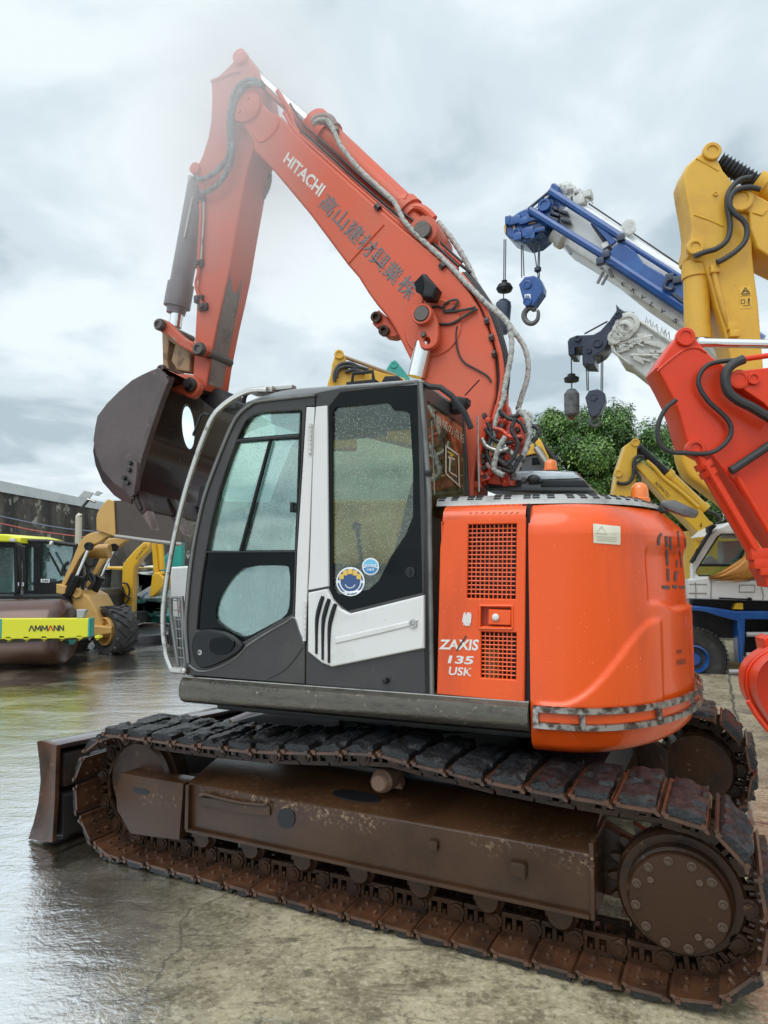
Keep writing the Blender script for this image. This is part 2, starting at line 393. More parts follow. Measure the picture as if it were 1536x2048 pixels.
GREYTRIM = M('cab_trim_grey', (0.17, 0.17, 0.165), 0.35, metal=0.3, col2=(0.11, 0.11, 0.105), nscale=6)
SILVER = M('silver_paint', (0.66, 0.65, 0.63), 0.38, metal=0.05, col2=(0.56, 0.55, 0.53), nscale=4, amt=(0.5, 0.75), coat=0.25, col3=(0.30, 0.28, 0.26), n3scale=45, amt3=(0.68, 0.74))
CHROME = M('chrome_rod', (0.72, 0.72, 0.72), 0.12, metal=1.0)
STEEL = M('worn_bright_steel', (0.40, 0.385, 0.36), 0.32, metal=0.85, col2=(0.10, 0.085, 0.07), nscale=14, amt=(0.5, 0.75), bump=0.15, bscale=60)
SKIRT = M('dirty_steel_rail', (0.095, 0.085, 0.068), 0.26, metal=0.6, col2=(0.06, 0.052, 0.042), nscale=7, amt=(0.45, 0.72), stretch=(1.5, 1.5, 6), bump=0.2, bscale=50, col3=(0.28, 0.25, 0.20), n3scale=40, amt3=(0.62, 0.72))
BUCKET = M('bucket_steel', (0.090, 0.066, 0.066), 0.42, spec=0.35, col2=(0.062, 0.042, 0.040), nscale=3, amt=(0.4, 0.7), col3=(0.16, 0.10, 0.085), n3scale=18, amt3=(0.62, 0.74), bump=0.2, bscale=35, coat=0.3)
BUCKETIN = M('bucket_rust_brown', (0.050, 0.022, 0.018), 0.38, spec=0.3, col2=(0.018, 0.012, 0.012), nscale=2.2, amt=(0.38, 0.65), col3=(0.15, 0.06, 0.03), n3scale=20, amt3=(0.62, 0.72), bump=0.25, bscale=30, coat=0.15)
TAN = M('worn_tan_paint', (0.33, 0.20, 0.095), 0.5, col2=(0.16, 0.075, 0.035), nscale=10, amt=(0.52, 0.68), bump=0.15, bscale=40)
LINKRED = M('scratched_red_link', (0.52, 0.085, 0.035), 0.45, col2=(0.30, 0.18, 0.11), nscale=11, amt=(0.54, 0.66), col3=(0.06, 0.035, 0.03), n3scale=28, amt3=(0.64, 0.70), bump=0.15, bscale=40)
CYLGREY = M('cylinder_grey', (0.15, 0.125, 0.135), 0.4, col2=(0.11, 0.09, 0.095), nscale=6, coat=0.2)
HOSE = M('black_hose', (0.02, 0.02, 0.021), 0.45, bump=0.4, bscale=70)
WRAP = M('white_hose_wrap', (0.44, 0.43, 0.40), 0.6, col2=(0.20, 0.195, 0.185), nscale=45, amt=(0.48, 0.64), bump=0.6, bscale=90)
PIPEDARK = M('dark_pipe_gap', (0.05, 0.035, 0.035), 0.5)
WHITEINK = M('worn_white_lettering', (0.72, 0.68, 0.64), 0.5, col2=(0.70, 0.17, 0.07), nscale=40, amt=(0.60, 0.68))
DARKINK = M('faded_dark_lettering', (0.15, 0.145, 0.15), 0.6, col2=(0.40, 0.10, 0.07), nscale=40, amt=(0.58, 0.68))
BLACKINK = M('black_lettering', (0.02, 0.02, 0.02), 0.5)
REDINK = M('red_lettering', (0.6, 0.03, 0.02), 0.5)
STICKER = M('cream_sticker', (0.66, 0.62, 0.50), 0.45, col2=(0.55, 0.50, 0.38), nscale=14)
WHITESTK = M('white_sticker', (0.78, 0.80, 0.82), 0.35)
NAVYSTK = M('navy_sticker', (0.03, 0.07, 0.20), 0.35)
BLUESTK = M('blue_sticker', (0.03, 0.22, 0.50), 0.35)
SKYSTK = M('light_blue_sticker', (0.16, 0.48, 0.70), 0.35)
GOLDSTK = M('gold_sticker', (0.72, 0.48, 0.10), 0.4)
AMBER = M('amber_lens', (0.78, 0.17, 0.012), 0.18, coat=0.6)
YEL = M('yellow_paint', (0.74, 0.42, 0.020), 0.38, col2=(0.62, 0.34, 0.02), nscale=2.5, coat=0.35, col3=(0.35, 0.20, 0.04), n3scale=30, amt3=(0.68, 0.75))
YELDULL = M('dull_yellow_paint', (0.66, 0.37, 0.030), 0.48, col2=(0.56, 0.30, 0.032), nscale=1.8, coat=0.12, col3=(0.26, 0.15, 0.05), n3scale=25, amt3=(0.67, 0.74))
TANCAT = M('tan_yellow_paint', (0.58, 0.34, 0.10), 0.48, col2=(0.50, 0.28, 0.08), nscale=3, coat=0.1)
TEAL = M('teal_paint', (0.022, 0.32, 0.27), 0.4, col2=(0.02, 0.25, 0.22), nscale=4, coat=0.3)
LEMON = M('lemon_paint', (0.74, 0.72, 0.02), 0.42, coat=0.25)
REDPAINT = M('bright_red_orange_paint', (0.70, 0.046, 0.010), 0.36, spec=0.28, col2=(0.62, 0.045, 0.012), nscale=2, coat=0.15, col3=(0.45, 0.05, 0.03), n3scale=40, amt3=(0.70, 0.76))
BLUE = M('blue_paint', (0.012, 0.066, 0.25), 0.34, spec=0.35, col2=(0.02, 0.10, 0.32), nscale=4, coat=0.4)
NAVY = M('navy_paint', (0.016, 0.024, 0.055), 0.4, col2=(0.03, 0.04, 0.075), nscale=6, coat=0.25)
WHITE = M('white_paint', (0.66, 0.67, 0.66), 0.38, col2=(0.55, 0.55, 0.53), nscale=3, coat=0.3)
CREAM = M('cream_white_paint', (0.60, 0.60, 0.56), 0.45, col2=(0.40, 0.40, 0.37), nscale=9, amt=(0.5, 0.7))
TARP = M('orange_tarpaulin', (0.62, 0.28, 0.06), 0.6, bump=0.3, bscale=12)
SEAT = M('seat_fabric', (0.05, 0.05, 0.052), 0.8)
GL_DOOR = glass('wet_green_glass', (0.78, 0.97, 0.92), 0.16, 0.40, (0.40, 0.52, 0.48), 0.03, 150)
GL_FAR = glass('far_green_glass', (0.86, 0.97, 0.94), 0.06, 0.15, (0.42, 0.54, 0.50), 0.04, 210)
GL_REAR = glass('wet_smoked_glass', (0.55, 0.56, 0.45), 0.06, 0.42, (0.50, 0.50, 0.42), 0.04, 150)
GL_BACK = glass('rear_window_glass', (0.30, 0.26, 0.15), 0.30, 0.3, (0.30, 0.22, 0.07), 0.30)  # amber film colour paints a warm reflection into the pane
GL_BG = glass('machine_cab_glass', (0.60, 0.80, 0.80), 0.12, 0.1, (0.6, 0.7, 0.7), 0.06)
MIRROR = M('mirror_glass', (0.85, 0.9, 0.9), 0.03, metal=1.0)
# ------------------------------------------------------------ wet concrete yard
def ground_material():
    m = bpy.data.materials.new('wet_concrete'); m.use_nodes = True; t = m.node_tree; t.nodes.clear(); L = t.links.new
    out = N(t, 'ShaderNodeOutputMaterial'); tc = N(t, 'ShaderNodeTexCoord')
    geo = N(t, 'ShaderNodeNewGeometry')
    P = geo.outputs['Position']
    def noise(scale, det=5, st=(1, 1, 1), rough=0.55, dist=0.0, off=(0, 0, 0)):
        mp = N(t, 'ShaderNodeMapping'); mp.inputs['Scale'].default_value = st; mp.inputs['Location'].default_value = off; L(P, mp.inputs[0])
        n = N(t, 'ShaderNodeTexNoise'); n.inputs['Scale'].default_value = scale; n.inputs['Detail'].default_value = det
        n.inputs['Roughness'].default_value = rough; n.inputs['Distortion'].default_value = dist; L(mp.outputs[0], n.inputs['Vector']); return n.outputs['Fac']
    def rng(f, a, b, lo=0.0, hi=1.0):
        r = N(t, 'ShaderNodeMapRange'); r.interpolation_type = 'SMOOTHSTEP'; L(f, r.inputs[0])
        r.inputs[1].default_value, r.inputs[2].default_value, r.inputs[3].default_value, r.inputs[4].default_value = a, b, lo, hi; return r.outputs[0]
    def mixc(f, c1, c2):
        x = N(t, 'ShaderNodeMix'); x.data_type = 'RGBA'
        if isinstance(f, float): x.inputs[0].default_value = f
        else: L(f, x.inputs[0])
        for i, c in ((6, c1), (7, c2)):
            if isinstance(c, tuple): x.inputs[i].default_value = (*c, 1)
            else: L(c, x.inputs[i])
        return x.outputs[2]
    def mth(op, a, b=None):
        x = N(t, 'ShaderNodeMath', op=op)
        for i, v in enumerate((a, b)):
            if v is None: continue
            if isinstance(v, (int, float)): x.inputs[i].default_value = v
            else: L(v, x.inputs[i])
        return x.outputs[0]
    big = noise(0.55, 6, dist=0.4); mid = noise(3.0, 8, dist=0.3); fine = noise(38, 6, rough=0.7)
    scr = noise(4.0, 6, st=(0.6, 3.4, 1), rough=0.65, dist=0.6)
    c = mixc(rng(mid, 0.30, 0.70), (0.25, 0.205, 0.120), (0.56, 0.48, 0.31))
    c = mixc(rng(fine, 0.48, 0.66, 0.0, 0.6), c, (0.74, 0.65, 0.46))
    c = mixc(rng(fine, 0.46, 0.34, 0.0, 0.65), c, (0.10, 0.082, 0.052))
    f2 = noise(14, 6, rough=0.7, dist=0.5, off=(3, 8, 0)); c = mixc(rng(f2, 0.52, 0.66, 0.0, 0.7), c, (0.11, 0.092, 0.06))
    c = mixc(rng(scr, 0.54, 0.68, 0.0, 0.6), c, (0.10, 0.074, 0.04))
    c = mixc(rng(big, 0.52, 0.70, 0.0, 0.40), c, (0.12, 0.112, 0.10))
    spots = noise(1.6, 5, dist=0.8, off=(7, 3, 0))
    c = mixc(rng(spots, 0.58, 0.70, 0.0, 0.6), c, (0.07, 0.068, 0.07))
    vor = N(t, 'ShaderNodeTexVoronoi'); vor.feature = 'DISTANCE_TO_EDGE'; vor.inputs['Scale'].default_value = 0.42
    wv = N(t, 'ShaderNodeVectorMath', op='MULTIPLY_ADD'); nzv = N(t, 'ShaderNodeTexNoise'); nzv.inputs['Scale'].default_value = 1.7; nzv.inputs['Detail'].default_value = 6; L(P, nzv.inputs['Vector'])
    L(nzv.outputs['Color'], wv.inputs[0]); wv.inputs[1].default_value = (0.9, 0.9, 0.9); L(P, wv.inputs[2]); L(wv.outputs[0], vor.inputs['Vector'])
    c = mixc(rng(vor.outputs['Distance'], 0.006, 0.001, 0.0, 0.6), c, (0.07, 0.06, 0.045))
    # slab joints every 4 m, a little wavy
    sep = N(t, 'ShaderNodeSeparateXYZ'); L(P, sep.inputs[0])
    wob = mth('MULTIPLY', mth('SUBTRACT', noise(2.2, 4), 0.5), 0.10)
    for ca, sa, off in ((0.906, -0.423, 1.62), (0.423, 0.906, 0.25)):
        dd = mth('ADD', mth('ADD', mth('MULTIPLY', sep.outputs[0], ca), mth('MULTIPLY', sep.outputs[1], sa)), wob)
        fr = mth('ABSOLUTE', mth('SUBTRACT', mth('FRACT', mth('DIVIDE', mth('ADD', dd, off), 3.6)), 0.5))
        c = mixc(rng(fr, 0.0060, 0.0020, 0.0, 0.85), c, (0.06, 0.05, 0.036))
    d = N(t, 'ShaderNodeBsdfPrincipled'); L(c, d.inputs['Base Color']); d.inputs['Roughness'].default_value = 0.55; d.inputs['Specular IOR Level'].default_value = 0.5
    bn = N(t, 'ShaderNodeBump'); bn.inputs['Strength'].default_value = 0.5; bn.inputs['Distance'].default_value = 0.006; L(fine, bn.inputs['Height']); L(bn.outputs[0], d.inputs['Normal'])
    # standing water: rippled by rain, mirror-like towards grazing angles
    g = N(t, 'ShaderNodeBsdfGlossy'); g.inputs[0].default_value = (0.97, 0.98, 1.0, 1)
    rip = noise(16, 3, dist=1.0); rip2 = noise(60, 3)
    hsum = mth('ADD', mth('ADD', rip, mth('MULTIPLY', rip2, 0.45)), mth('MULTIPLY', fine, 0.22))
    hsum = mth('ADD', hsum, mth('MULTIPLY', noise(2.4, 4, st=(0.40, 1.5, 1), dist=0.6, off=(2, 9, 0)), 2.6))
    b2 = N(t, 'ShaderNodeBump'); b2.inputs['Strength'].default_value = 0.34; b2.inputs['Distance'].default_value = 0.012; L(hsum, b2.inputs['Height']); L(b2.outputs[0], g.inputs['Normal'])
    wet = noise(0.75, 7, rough=0.62, dist=0.9, off=(1.3, 4.1, 0))
    pud = rng(wet, 0.40, 0.52)
    L(rng(wet, 0.40, 0.55, 0.22, 0.05), g.inputs['Roughness'])
    lw = N(t, 'ShaderNodeLayerWeight'); lw.inputs[0].default_value = 0.5
    fac = rng(lw.outputs['Facing'], 0.10, 0.52, 0.08, 0.97)
    fac = mth('MULTIPLY', fac, rng(pud, 0.0, 1.0, 0.93, 1.0))
    fac = mth('MULTIPLY', fac, rng(mth('ADD', sep.outputs[0], mth('MULTIPLY', mth('SUBTRACT', wet, 0.5), 2.6)), -1.9, -0.1, 1.0, 0.30))
    mx = N(t, 'ShaderNodeMixShader'); L(fac, mx.inputs[0]); L(d.outputs[0], mx.inputs[1]); L(g.outputs[0], mx.inputs[2]); L(mx.outputs[0], out.inputs[0])
    return m
GROUND = ground_material()
b = MB(); b.strip([[(-400, -60, GZ), (400, -60, GZ)], [(-400, 700, GZ), (400, 700, GZ)]])
tag(b.build('ground', GROUND, smooth=False), kind='structure')
# ------------------------------------------------------------ the orange crawler excavator
T = Plane((-1.5807, 4.0008, 0), 0.4549)      # outer face of the near crawler track
U = Plane((0, 3.45, 0), 0.3782)              # left side of the cab (the house is slewed a little)
UC = U.P(-0.055, 0, 1.007)                   # slew centre
UPZ = Vector((0, 0, 1))
EX = thing('crawler_excavator', 'large orange crawler excavator with grey cab, raised boom and muddy tracks in the foreground', 'excavator', (UC.x, UC.y, GZ))

# --- crawler tracks: one shoe, one rubber pad and two link plates, copied round the loop
def resample(pts, step, n):
    pts = [Vector((p[0], p[1])) for p in pts]; out = []; seg = 0
    ls = [(pts[(i+1) % len(pts)]-pts[i]).length for i in range(len(pts))]; tot = sum(ls); acc = 0; i = 0
    k = tot/n
    for j in range(n):
        s = (j+0.5)*k
        while acc+ls[i] < s: acc += ls[i]; i += 1
        f = (s-acc)/ls[i]; p = pts[i].lerp(pts[(i+1) % len(pts)], f); d = (pts[(i+1) % len(pts)]-pts[i]).normalized()
        out.append((p, d))
    return out, tot
LOOP = [(0.0, 0.012), (2.945, 0.012)]
LOOP += [(2.945+0.322*math.sin(t), 0.334-0.322*math.cos(t)) for t in (math.pi*i/10 for i in range(1, 10))]
LOOP += [(2.945, 0.656), (2.87, 0.673), (2.52, 0.677), (2.2, 0.691), (2.04, 0.707), (1.87, 0.722), (1.72, 0.741), (1.54, 0.727), (1.37, 0.706), (1.02, 0.672), (0.6, 0.656), (0.2, 0.652), (0.06, 0.648)]
LOOP += [(0.12-0.315*math.sin(t), 0.330+0.318*math.cos(t)) for t in (0.45+2.5*i/9 for i in range(10))]
SHOES, tot = resample(LOOP, 0.171, 45)
SW = 0.46
def local_mesh(bm, name, smooth=True, ang=0.5):
    bmesh.ops.recalc_face_normals(bm, faces=bm.faces)
    me = bpy.data.meshes.new(name); bm.to_mesh(me); bm.free()
    if smooth: smooth_me(me, ang)
    return me
def shoe_mesh():
    m = MB(); X, Y, Z = Vector((1, 0, 0)), Vector((0, 1, 0)), Vector((0, 0, 1))
    prof = [(-.083, -.004), (-.074, .006), (-.060, .010), (.062, .010), (.074, .020), (.086, .020), (.086, .010), (.078, .008), (.070, -.002), (-.060, -.004), (-.076, -.014), (-.086, -.012)]
    m.prism([Vector((x, 0, z)) for x, z in prof], Vector((0, -SW, 0)))
    for y in (-.07, -.13, -.33, -.39):
        for x in (-.035, .035): m.cyl((x, y, -.004), (x, y, -.016), .011, .009, 8)
    for y in (0.004,):
        for x in (-.062, .066): m.box((x, y-.008, .010), X*.009, Y*.010, Z*.008)
    return local_mesh(m.bm, 'track_shoe')
def pad_mesh(seed):
    rnd = random.Random(seed); m = MB(); bm = m.bm
    nx, ny = 14, 44; hx, y0, y1, h = .069, -.010, -SW+.010, .036
    rows = []
    for i in range(nx+1):
        row = []
        for j in range(ny+1):
            x = -hx+2*hx*i/nx; y = y0+(y1-y0)*j/ny
            ex = min(i, nx-i); ey = min(j, ny-j); e = min(ex, ey)
            z = h*(0.0 if e == 0 else 0.86 if e == 1 else 1.0)
            s = 0.0 if e == 0 else 1.0
            n3 = mnoise.noise(Vector((x*26+seed*5, y*15, seed)))+0.6*mnoise.noise(Vector((x*60, y*50+seed, 3)))
            z += s*0.008*n3 - s*0.016*max(0, min(1, (mnoise.noise(Vector((x*16, y*11+seed*3, 8)))-.12)*5))
            k = 1.0-0.10*(1 if e == 1 else 0)-0.14*(1 if e > 1 and False else 0)
            jx = 0.006*mnoise.noise(Vector((x*20, y*20, seed+4))) if e < 2 else 0
            row.append(bm.verts.new((x*(1 if e > 1 or e == 0 else .995)+jx+(0 if e != 1 else hx*2/nx*.75*(-1 if i == 1 else 1 if i == nx-1 else 0)), y+(0 if e != 1 else (y1-y0)/ny*.7*(-1 if j == 1 else 1 if j == ny-1 else 0)), z+.010)))
        rows.append(row)
    for A, B in zip(rows, rows[1:]):
        for j in range(ny): bm.faces.new([A[j], A[j+1], B[j+1], B[j]])
    return local_mesh(bm, 'rubber_pad', True, 0.7)
def link_mesh():
    m = MB(); X, Y, Z = Vector((1, 0, 0)), Vector((0, 1, 0)), Vector((0, 0, 1))
    for y in (-.17, -.31):
        # plate with two windows, built as bars, and the bushing boss
        m.box((0, y, -.014), X*.082, Y*.010, Z*.010); m.box((0, y, -.082), X*.082, Y*.010, Z*.010)
        for x, w in ((-.076, .008), (-.028, .009), (.020, .010), (.066, .016)): m.box((x, y, -.048), X*w, Y*.010, Z*.030)
        m.cyl((.058, y+.020, -.052), (.058, y-.012, -.052), .034, .034, 16)
        m.cyl((.058, y+.026, -.052), (.058, y+.02, -.052), .020, .020, 12)
        for x in (-.052, -.005): m.cyl((x, y+.006, -.026), (x, y+.006, -.046), .009, .009, 8)
    m.cyl((.058, -.165, -.052), (.058, -.315, -.052), .022, .022, 10)
    return local_mesh(m.bm, 'track_link')
ME_SHOE = shoe_mesh(); ME_PADS = [pad_mesh(i) for i in range(5)]; ME_LINK = link_mesh()
ME_SHOE.materials.append(MUDSH); ME_LINK.materials.append(MUD)
for p in ME_PADS: p.materials.append(RUBBER)
def crawler(v0, tname):
    for i, (p, d) in enumerate(SHOES):
        t = (T.r*d.x+UPZ*d.y).normalized(); y = -T.n; out = t.cross(y).normalized()
        if out.dot(T.r*(p.x-1.5)+UPZ*(p.y-0.33)) < 0 and False: out = -out
        mw = Matrix((t, y, out)).transposed().to_4x4()
        o = bpy.data.objects.new('track_shoe', ME_SHOE); COL.objects.link(o); o.parent = EX
        loc = T.P(p.x, p.y, v0)-WLOC[EX]; mw.translation = loc; o.matrix_basis = mw
        a = bpy.data.objects.new('rubber_pad', ME_PADS[(i*3+int(v0*7)) % 5]); COL.objects.link(a); a.parent = o
        c = bpy.data.objects.new('track_link', ME_LINK); COL.objects.link(c); c.parent = o
crawler(0.0, 'near')
crawler(1.94, 'far')
# --- track frames, idlers, sprockets, rollers
def track_frame(v0, sgn, near):
    V = lambda v: v0+v if sgn > 0 else v0+SW-v
    Nn = T.n*sgn
    m = MB(); sec = [(.06, .215), (.06, .447), (.075, .458), (.33, .535), (.40, .535), (.40, .215)]
    m.prism([T.P(.575, z, V(v)) for v, z in sec], T.r*2.075)
    # flange lips along the lower and upper edges, end plate, rub rail and guide lugs
    m.box(T.P(1.61, .212, V(.055)), T.r*1.035, T.n*.012, UPZ*.009)
    m.box(T.P(2.655, .35, V(.22)), T.r*.010, T.n*.17, UPZ*.150)
    m.box(T.P(.585, .33, V(.05)), T.r*.012, T.n*.012, UPZ*.115)
    m.box(T.P(2.36, .345, V(.05)), T.r*.035, T.n*.014, UPZ*.028); m.box(T.P(2.385, .345, V(.04)), T.r*.006, T.n*.014, UPZ*.032)
    m.box(T.P(1.98, .375, V(.05)), T.r*.02, T.n*.014, UPZ*.022)
    fr = m.build('track_frame', FRAMEMUD, EX, bevel=.007)
    if near:
        hole = [T.P(*T.ab(x, y, .055)[:2], .055) for x, y in chaikin(q('c4', '1065,455 1130,455 1132,530 1066,532'), 2)]
        MB().prism(hole, T.n*.006).build('frame_hole', BLACK, fr, smooth=False)
        hole2 = [T.P(a, .447+(v-.06)/.27*.088+.006, v) for a, v in chaikin([(1.40, .13), (1.66, .13), (1.66, .20), (1.40, .20)], 2)]
        MB().prism(hole2, UPZ*.003).build('frame_hole', BLACK, fr, smooth=False)
        st = [T.P(*T.ab(x, y, .045)[:2], .045) for x, y in q('c4', '765,405 790,400 830,412 880,425 905,430 940,436 1010,442 1030,437')]
        MB().tube(st, .010, 6).build('step_weld', FRAMEMUD, fr)
        bl = [T.P(*T.ab(x, y, .048)[:2], .048) for x, y in q('c4', '770,412 1035,445 1035,482 900,470 770,440')]
        MB().prism(bl, T.n*.02).build('step_plate', FRAMEMUD, fr)
        m = MB()
        gp = [(x, y) for x, y in q('z1', '598,490 965,553 940,888 800,872 650,850 572,712 562,600')]
        m.prism([T.P(*T.ab(x, y, .045)[:2], .045) for x, y in gp], T.n*.13)
        g = m.build('idler_guard', FRAMEMUD, EX, bevel=.008)
        sl = [T.P(*T.ab(x, y, .042)[:2], .042) for x, y in chaikin(q('z1', '665,572 760,590 762,622 668,606'), 2)]
        MB().prism(sl, T.n*.005).build('guard_slot', BLACK, g, smooth=False)
    else:
        m = MB(); m.pbox(T, .02, .57, .2, .46, V(.17) if sgn > 0 else V(.30), V(.30) if sgn > 0 else V(.17)); m.build('idler_guard', FRAMEMUD, EX, bevel=.008)
    # idler
    m = MB(); m.lathe(T.P(.135, .375, V(.15)), Nn, [(0, .10), (0, .205), (.015, .225), (.05, .225), (.05, .245), (.12, .245), (.12, .225), (.16, .225), (.17, .2), (.17, .1)], 40)
    m.build('idler', MUD, EX)
    # sprocket with teeth and the final drive cover
    sc = (2.972, .325); m = MB()
    teeth = []
    nT = 21
    for i in range(nT):
        for f, r in ((0, .232), (.18, .226), (.34, .262), (.5, .282), (.66, .262), (.82, .226)):
            th = 2*math.pi*(i+f)/nT; teeth.append(T.P(sc[0]+r*math.cos(th), sc[1]+r*math.sin(th), V(.21)))
    m.prism(teeth, Nn*.045)
    m.lathe(T.P(sc[0], sc[1], V(.10)), Nn, [(0, .1), (0, .180), (.010, .192), (.05, .195), (.05, .225), (.065, .238), (.12, .243), (.3, .2)], 48)
    sp = m.build('sprocket', MUD, EX, ang=.5)
    m = MB(); m.lathe(T.P(sc[0], sc[1], V(.062)), Nn, [(0, .165), (.003, .178), (.010, .182), (.04, .182)], 56)
    for i in range(12):
        th = 2*math.pi*i/12+.2; c = T.P(sc[0]+.158*math.cos(th), sc[1]+.158*math.sin(th), V(.062))
        pass
    cv = m.build('drive_cover', M('drive_cover_mud', (0.040, 0.0185, 0.0095), 0.5, spec=.2, col2=(0.030, 0.0145, 0.008), nscale=4, col3=(.07, .038, .02), n3scale=40, amt3=(.66, .72), bump=.1, bscale=60), sp, ang=.5)
    for i in range(12):
        th = 2*math.pi*i/12+.2; c = T.P(sc[0]+.157*math.cos(th), sc[1]+.157*math.sin(th), V(.062)); m = MB(); m.cyl(c, c-Nn*.013, .011, .009, 6); m.lathe(c, -Nn, [(0, .018), (.004, .018), (.005, .015)], 14); m.build('bolt', M('bolt_brown', (.052, .028, .016), .35, col2=(.05, .028, .018), nscale=30), sp)
    m = MB()
    for th in (.9, 2.5, -1.0):
        c = T.P(sc[0]+.122*math.cos(th), sc[1]+.122*math.sin(th), V(.06)); m.lathe(c, -Nn, [(0, .012), (.004, .012), (.004, .007), (.001, .007)], 12)
    m.build('drain_plug', M('plug_brown', (.08, .045, .028), .45), sp)
    # hub guard between frame and sprocket
    m = MB(); m.prism([T.P(a, z, V(.31)) for a, z in ((2.62, .5), (2.80, .42), (2.80, .18), (2.62, .20))], Nn*.1); m.build('drive_bracket', MUD, EX, bevel=.01)
    for i in range(7):
        a = .62+i*.315
        m = MB(); m.lathe(T.P(a, .155, V(.12)), Nn, [(0, .03), (0, .05), (.02, .058), (.03, .072), (.20, .072), (.25, .05), (.25, .03)], 20)
        m.box(T.P(a, .19, V(.12)), T.r*.055, T.n*.012, UPZ*.035)
        for da in (-.03, .03): m.cyl(T.P(a+da, .20, V(.11)), T.P(a+da, .20, V(.095)), .012, .010, 6)
        m.build('track_roller', MUD, EX)
    m = MB(); cz = .575; m.lathe(T.P(1.665, cz, V(.13)), Nn, [(0, .02), (0, .035), (.01, .045), (.02, .035), (.04, .055), (.16, .055), (.2, .03)], 24)
    m.prism([T.P(a, z, V(.27)) for a, z in ((1.60, .5), (1.73, .5), (1.70, .6), (1.63, .6))], Nn*.05)
    m.build('carrier_roller', M('carrier_brown', (.16, .09, .06), .5, bump=.2), EX)
track_frame(0.0, 1, True)
track_frame(1.94, -1, False)
# --- car body, slew ring
m = MB(); m.pbox(T, .95, 2.25, .33, .56, .40, 2.0)
for a, w in ((.75, .5), (2.3, .5)): m.pbox(T, a, a+.2, .36, .52, .42, 2.0)
m.build('car_body', DARK, EX, bevel=.02)
cc = Vector((UC.x, UC.y, 0))
m = MB(); m.lathe(cc+UPZ*.55, UPZ, [(0, .62), (.16, .62), (.16, .58), (.22, .58), (.22, .66), (.30, .66)], 48); m.build('slew_ring', DARK, EX)
m = MB(); m.prism([U.P(a, .80, w) for a, w in ((-1.05, .12), (.95, .12), (1.2, .4), (1.25, 1.6), (.95, 1.95), (-1.05, 1.95))], UPZ*.17); m.build('revolving_frame', DARK, EX, bevel=.02)
m = MB(); m.pbox(T, 2.30, 2.62, .42, .66, .55, 1.75); m.build('rear_crossmember', M('crossmember_dark', (.028, .027, .03), .5), EX, bevel=.02)
# --- dozer blade with its push arms
BT = Plane(T.P(-.365, 0, 0.0), T.ang+.10)
m = MB(); ep = [(-.195, .548), (-.150, .560), (.0, .552), (.0, .24), (-.01, .0), (-.25, -.03), (-.195, .09), (-.16, .2), (-.145, .33), (-.165, .44)]
TILT = -.035
def bp(a, z, w): return BT.P(a, z+TILT*w, w)
m.prism([bp(a, z, 0) for a, z in ep], BT.n*.03+UPZ*TILT*.03)
endp = m.build('blade', MUDSH, EX, bevel=.006)
m = MB(); sh = [(-.190, .545), (-.145, .556), (-.005, .551), (-.005, .525), (-.09, .50), (-.085, .33), (-.10, .12), (-.15, -.02), (-.24, -.02), (-.19, .10), (-.155, .2), (-.14, .33), (-.16, .44)]
A0 = [bp(a, z, .03) for a, z in sh]; m.prism(A0, BT.n*2.2+UPZ*TILT*2.2)
m.build('blade_moldboard', M('wet_blade_steel', (.085, .055, .050), .16, metal=.35, col2=(.05, .03, .026), nscale=4, coat=.9, bump=.12, bscale=40, col3=(.16, .08, .05), n3scale=20), endp, bevel=.006)
m = MB(); m.prism([bp(a, z, .06) for a, z in ((-.085, .50), (-.005, .49), (-.005, .30), (-.085, .30))], BT.n*2.1+UPZ*TILT*2.1)
m.prism([bp(a, z, .06) for a, z in ((-.085, .28), (.0, .25), (.0, .02), (-.13, .0))], BT.n*2.1+UPZ*TILT*2.1)
for w in (.5, 1.0, 1.5): m.prism([bp(a, z, w) for a, z in ((-.08, .53), (.01, .48), (.01, .05), (-.1, .02))], BT.n*.03)
m.build('blade_rib', M('blade_rib_black', (.022, .018, .017), .4, col2=(.06, .03, .02), nscale=8, coat=.3), endp, bevel=.006)
m = MB()
for w in (.62, 1.55):
    m.prism([T.P(a, z, w) for a, z in ((-.30, .46), (.10, .50), (.55, .60), (1.0, .58), (1.0, .36), (.55, .34), (-.30, .24))], T.n*.10)
m.build('push_arm', DARK, EX, bevel=.012)
m = MB(); m.prism([T.P(a, z, .66) for a, z in ((.36, .62), (.80, .76), (1.15, .72), (1.15, .5), (.5, .5))], T.n*.5); m.build('arm_bracket', M('bracket_dark_grey', (.03, .03, .032), .35, coat=.3), EX, bevel=.015)
m = MB(); m.cyl(T.P(-.20, .40, 1.08), T.P(.35, .62, 1.08), .035); m.cyl(T.P(.25, .58, 1.08), T.P(.75, .74, 1.08), .055); m.build('blade_cylinder', CYLGREY, EX)
# ------------------------------------------------------------ house: side rail, cab, engine panel, tail
c2 = lambda s: q('c2', s)
c3 = lambda s: q('c3', s)
# side rail under cab and panel: rounded section along the left edge
m = MB(); sec = [(-.012, .992), (-.035, .975), (-.048, .94), (-.046, .90), (-.03, .872), (.0, .855), (.05, .848), (.10, .86), (.10, .985)]
rows = []
for a, k in ((-1.17, 1.0), (-1.14, 1.0), (-.6, 1.0), (.2, 1.0), (.66, 1.0), (.700, 1.0)):
    rows.append([U.P(a, z, w) for w, z in sec])
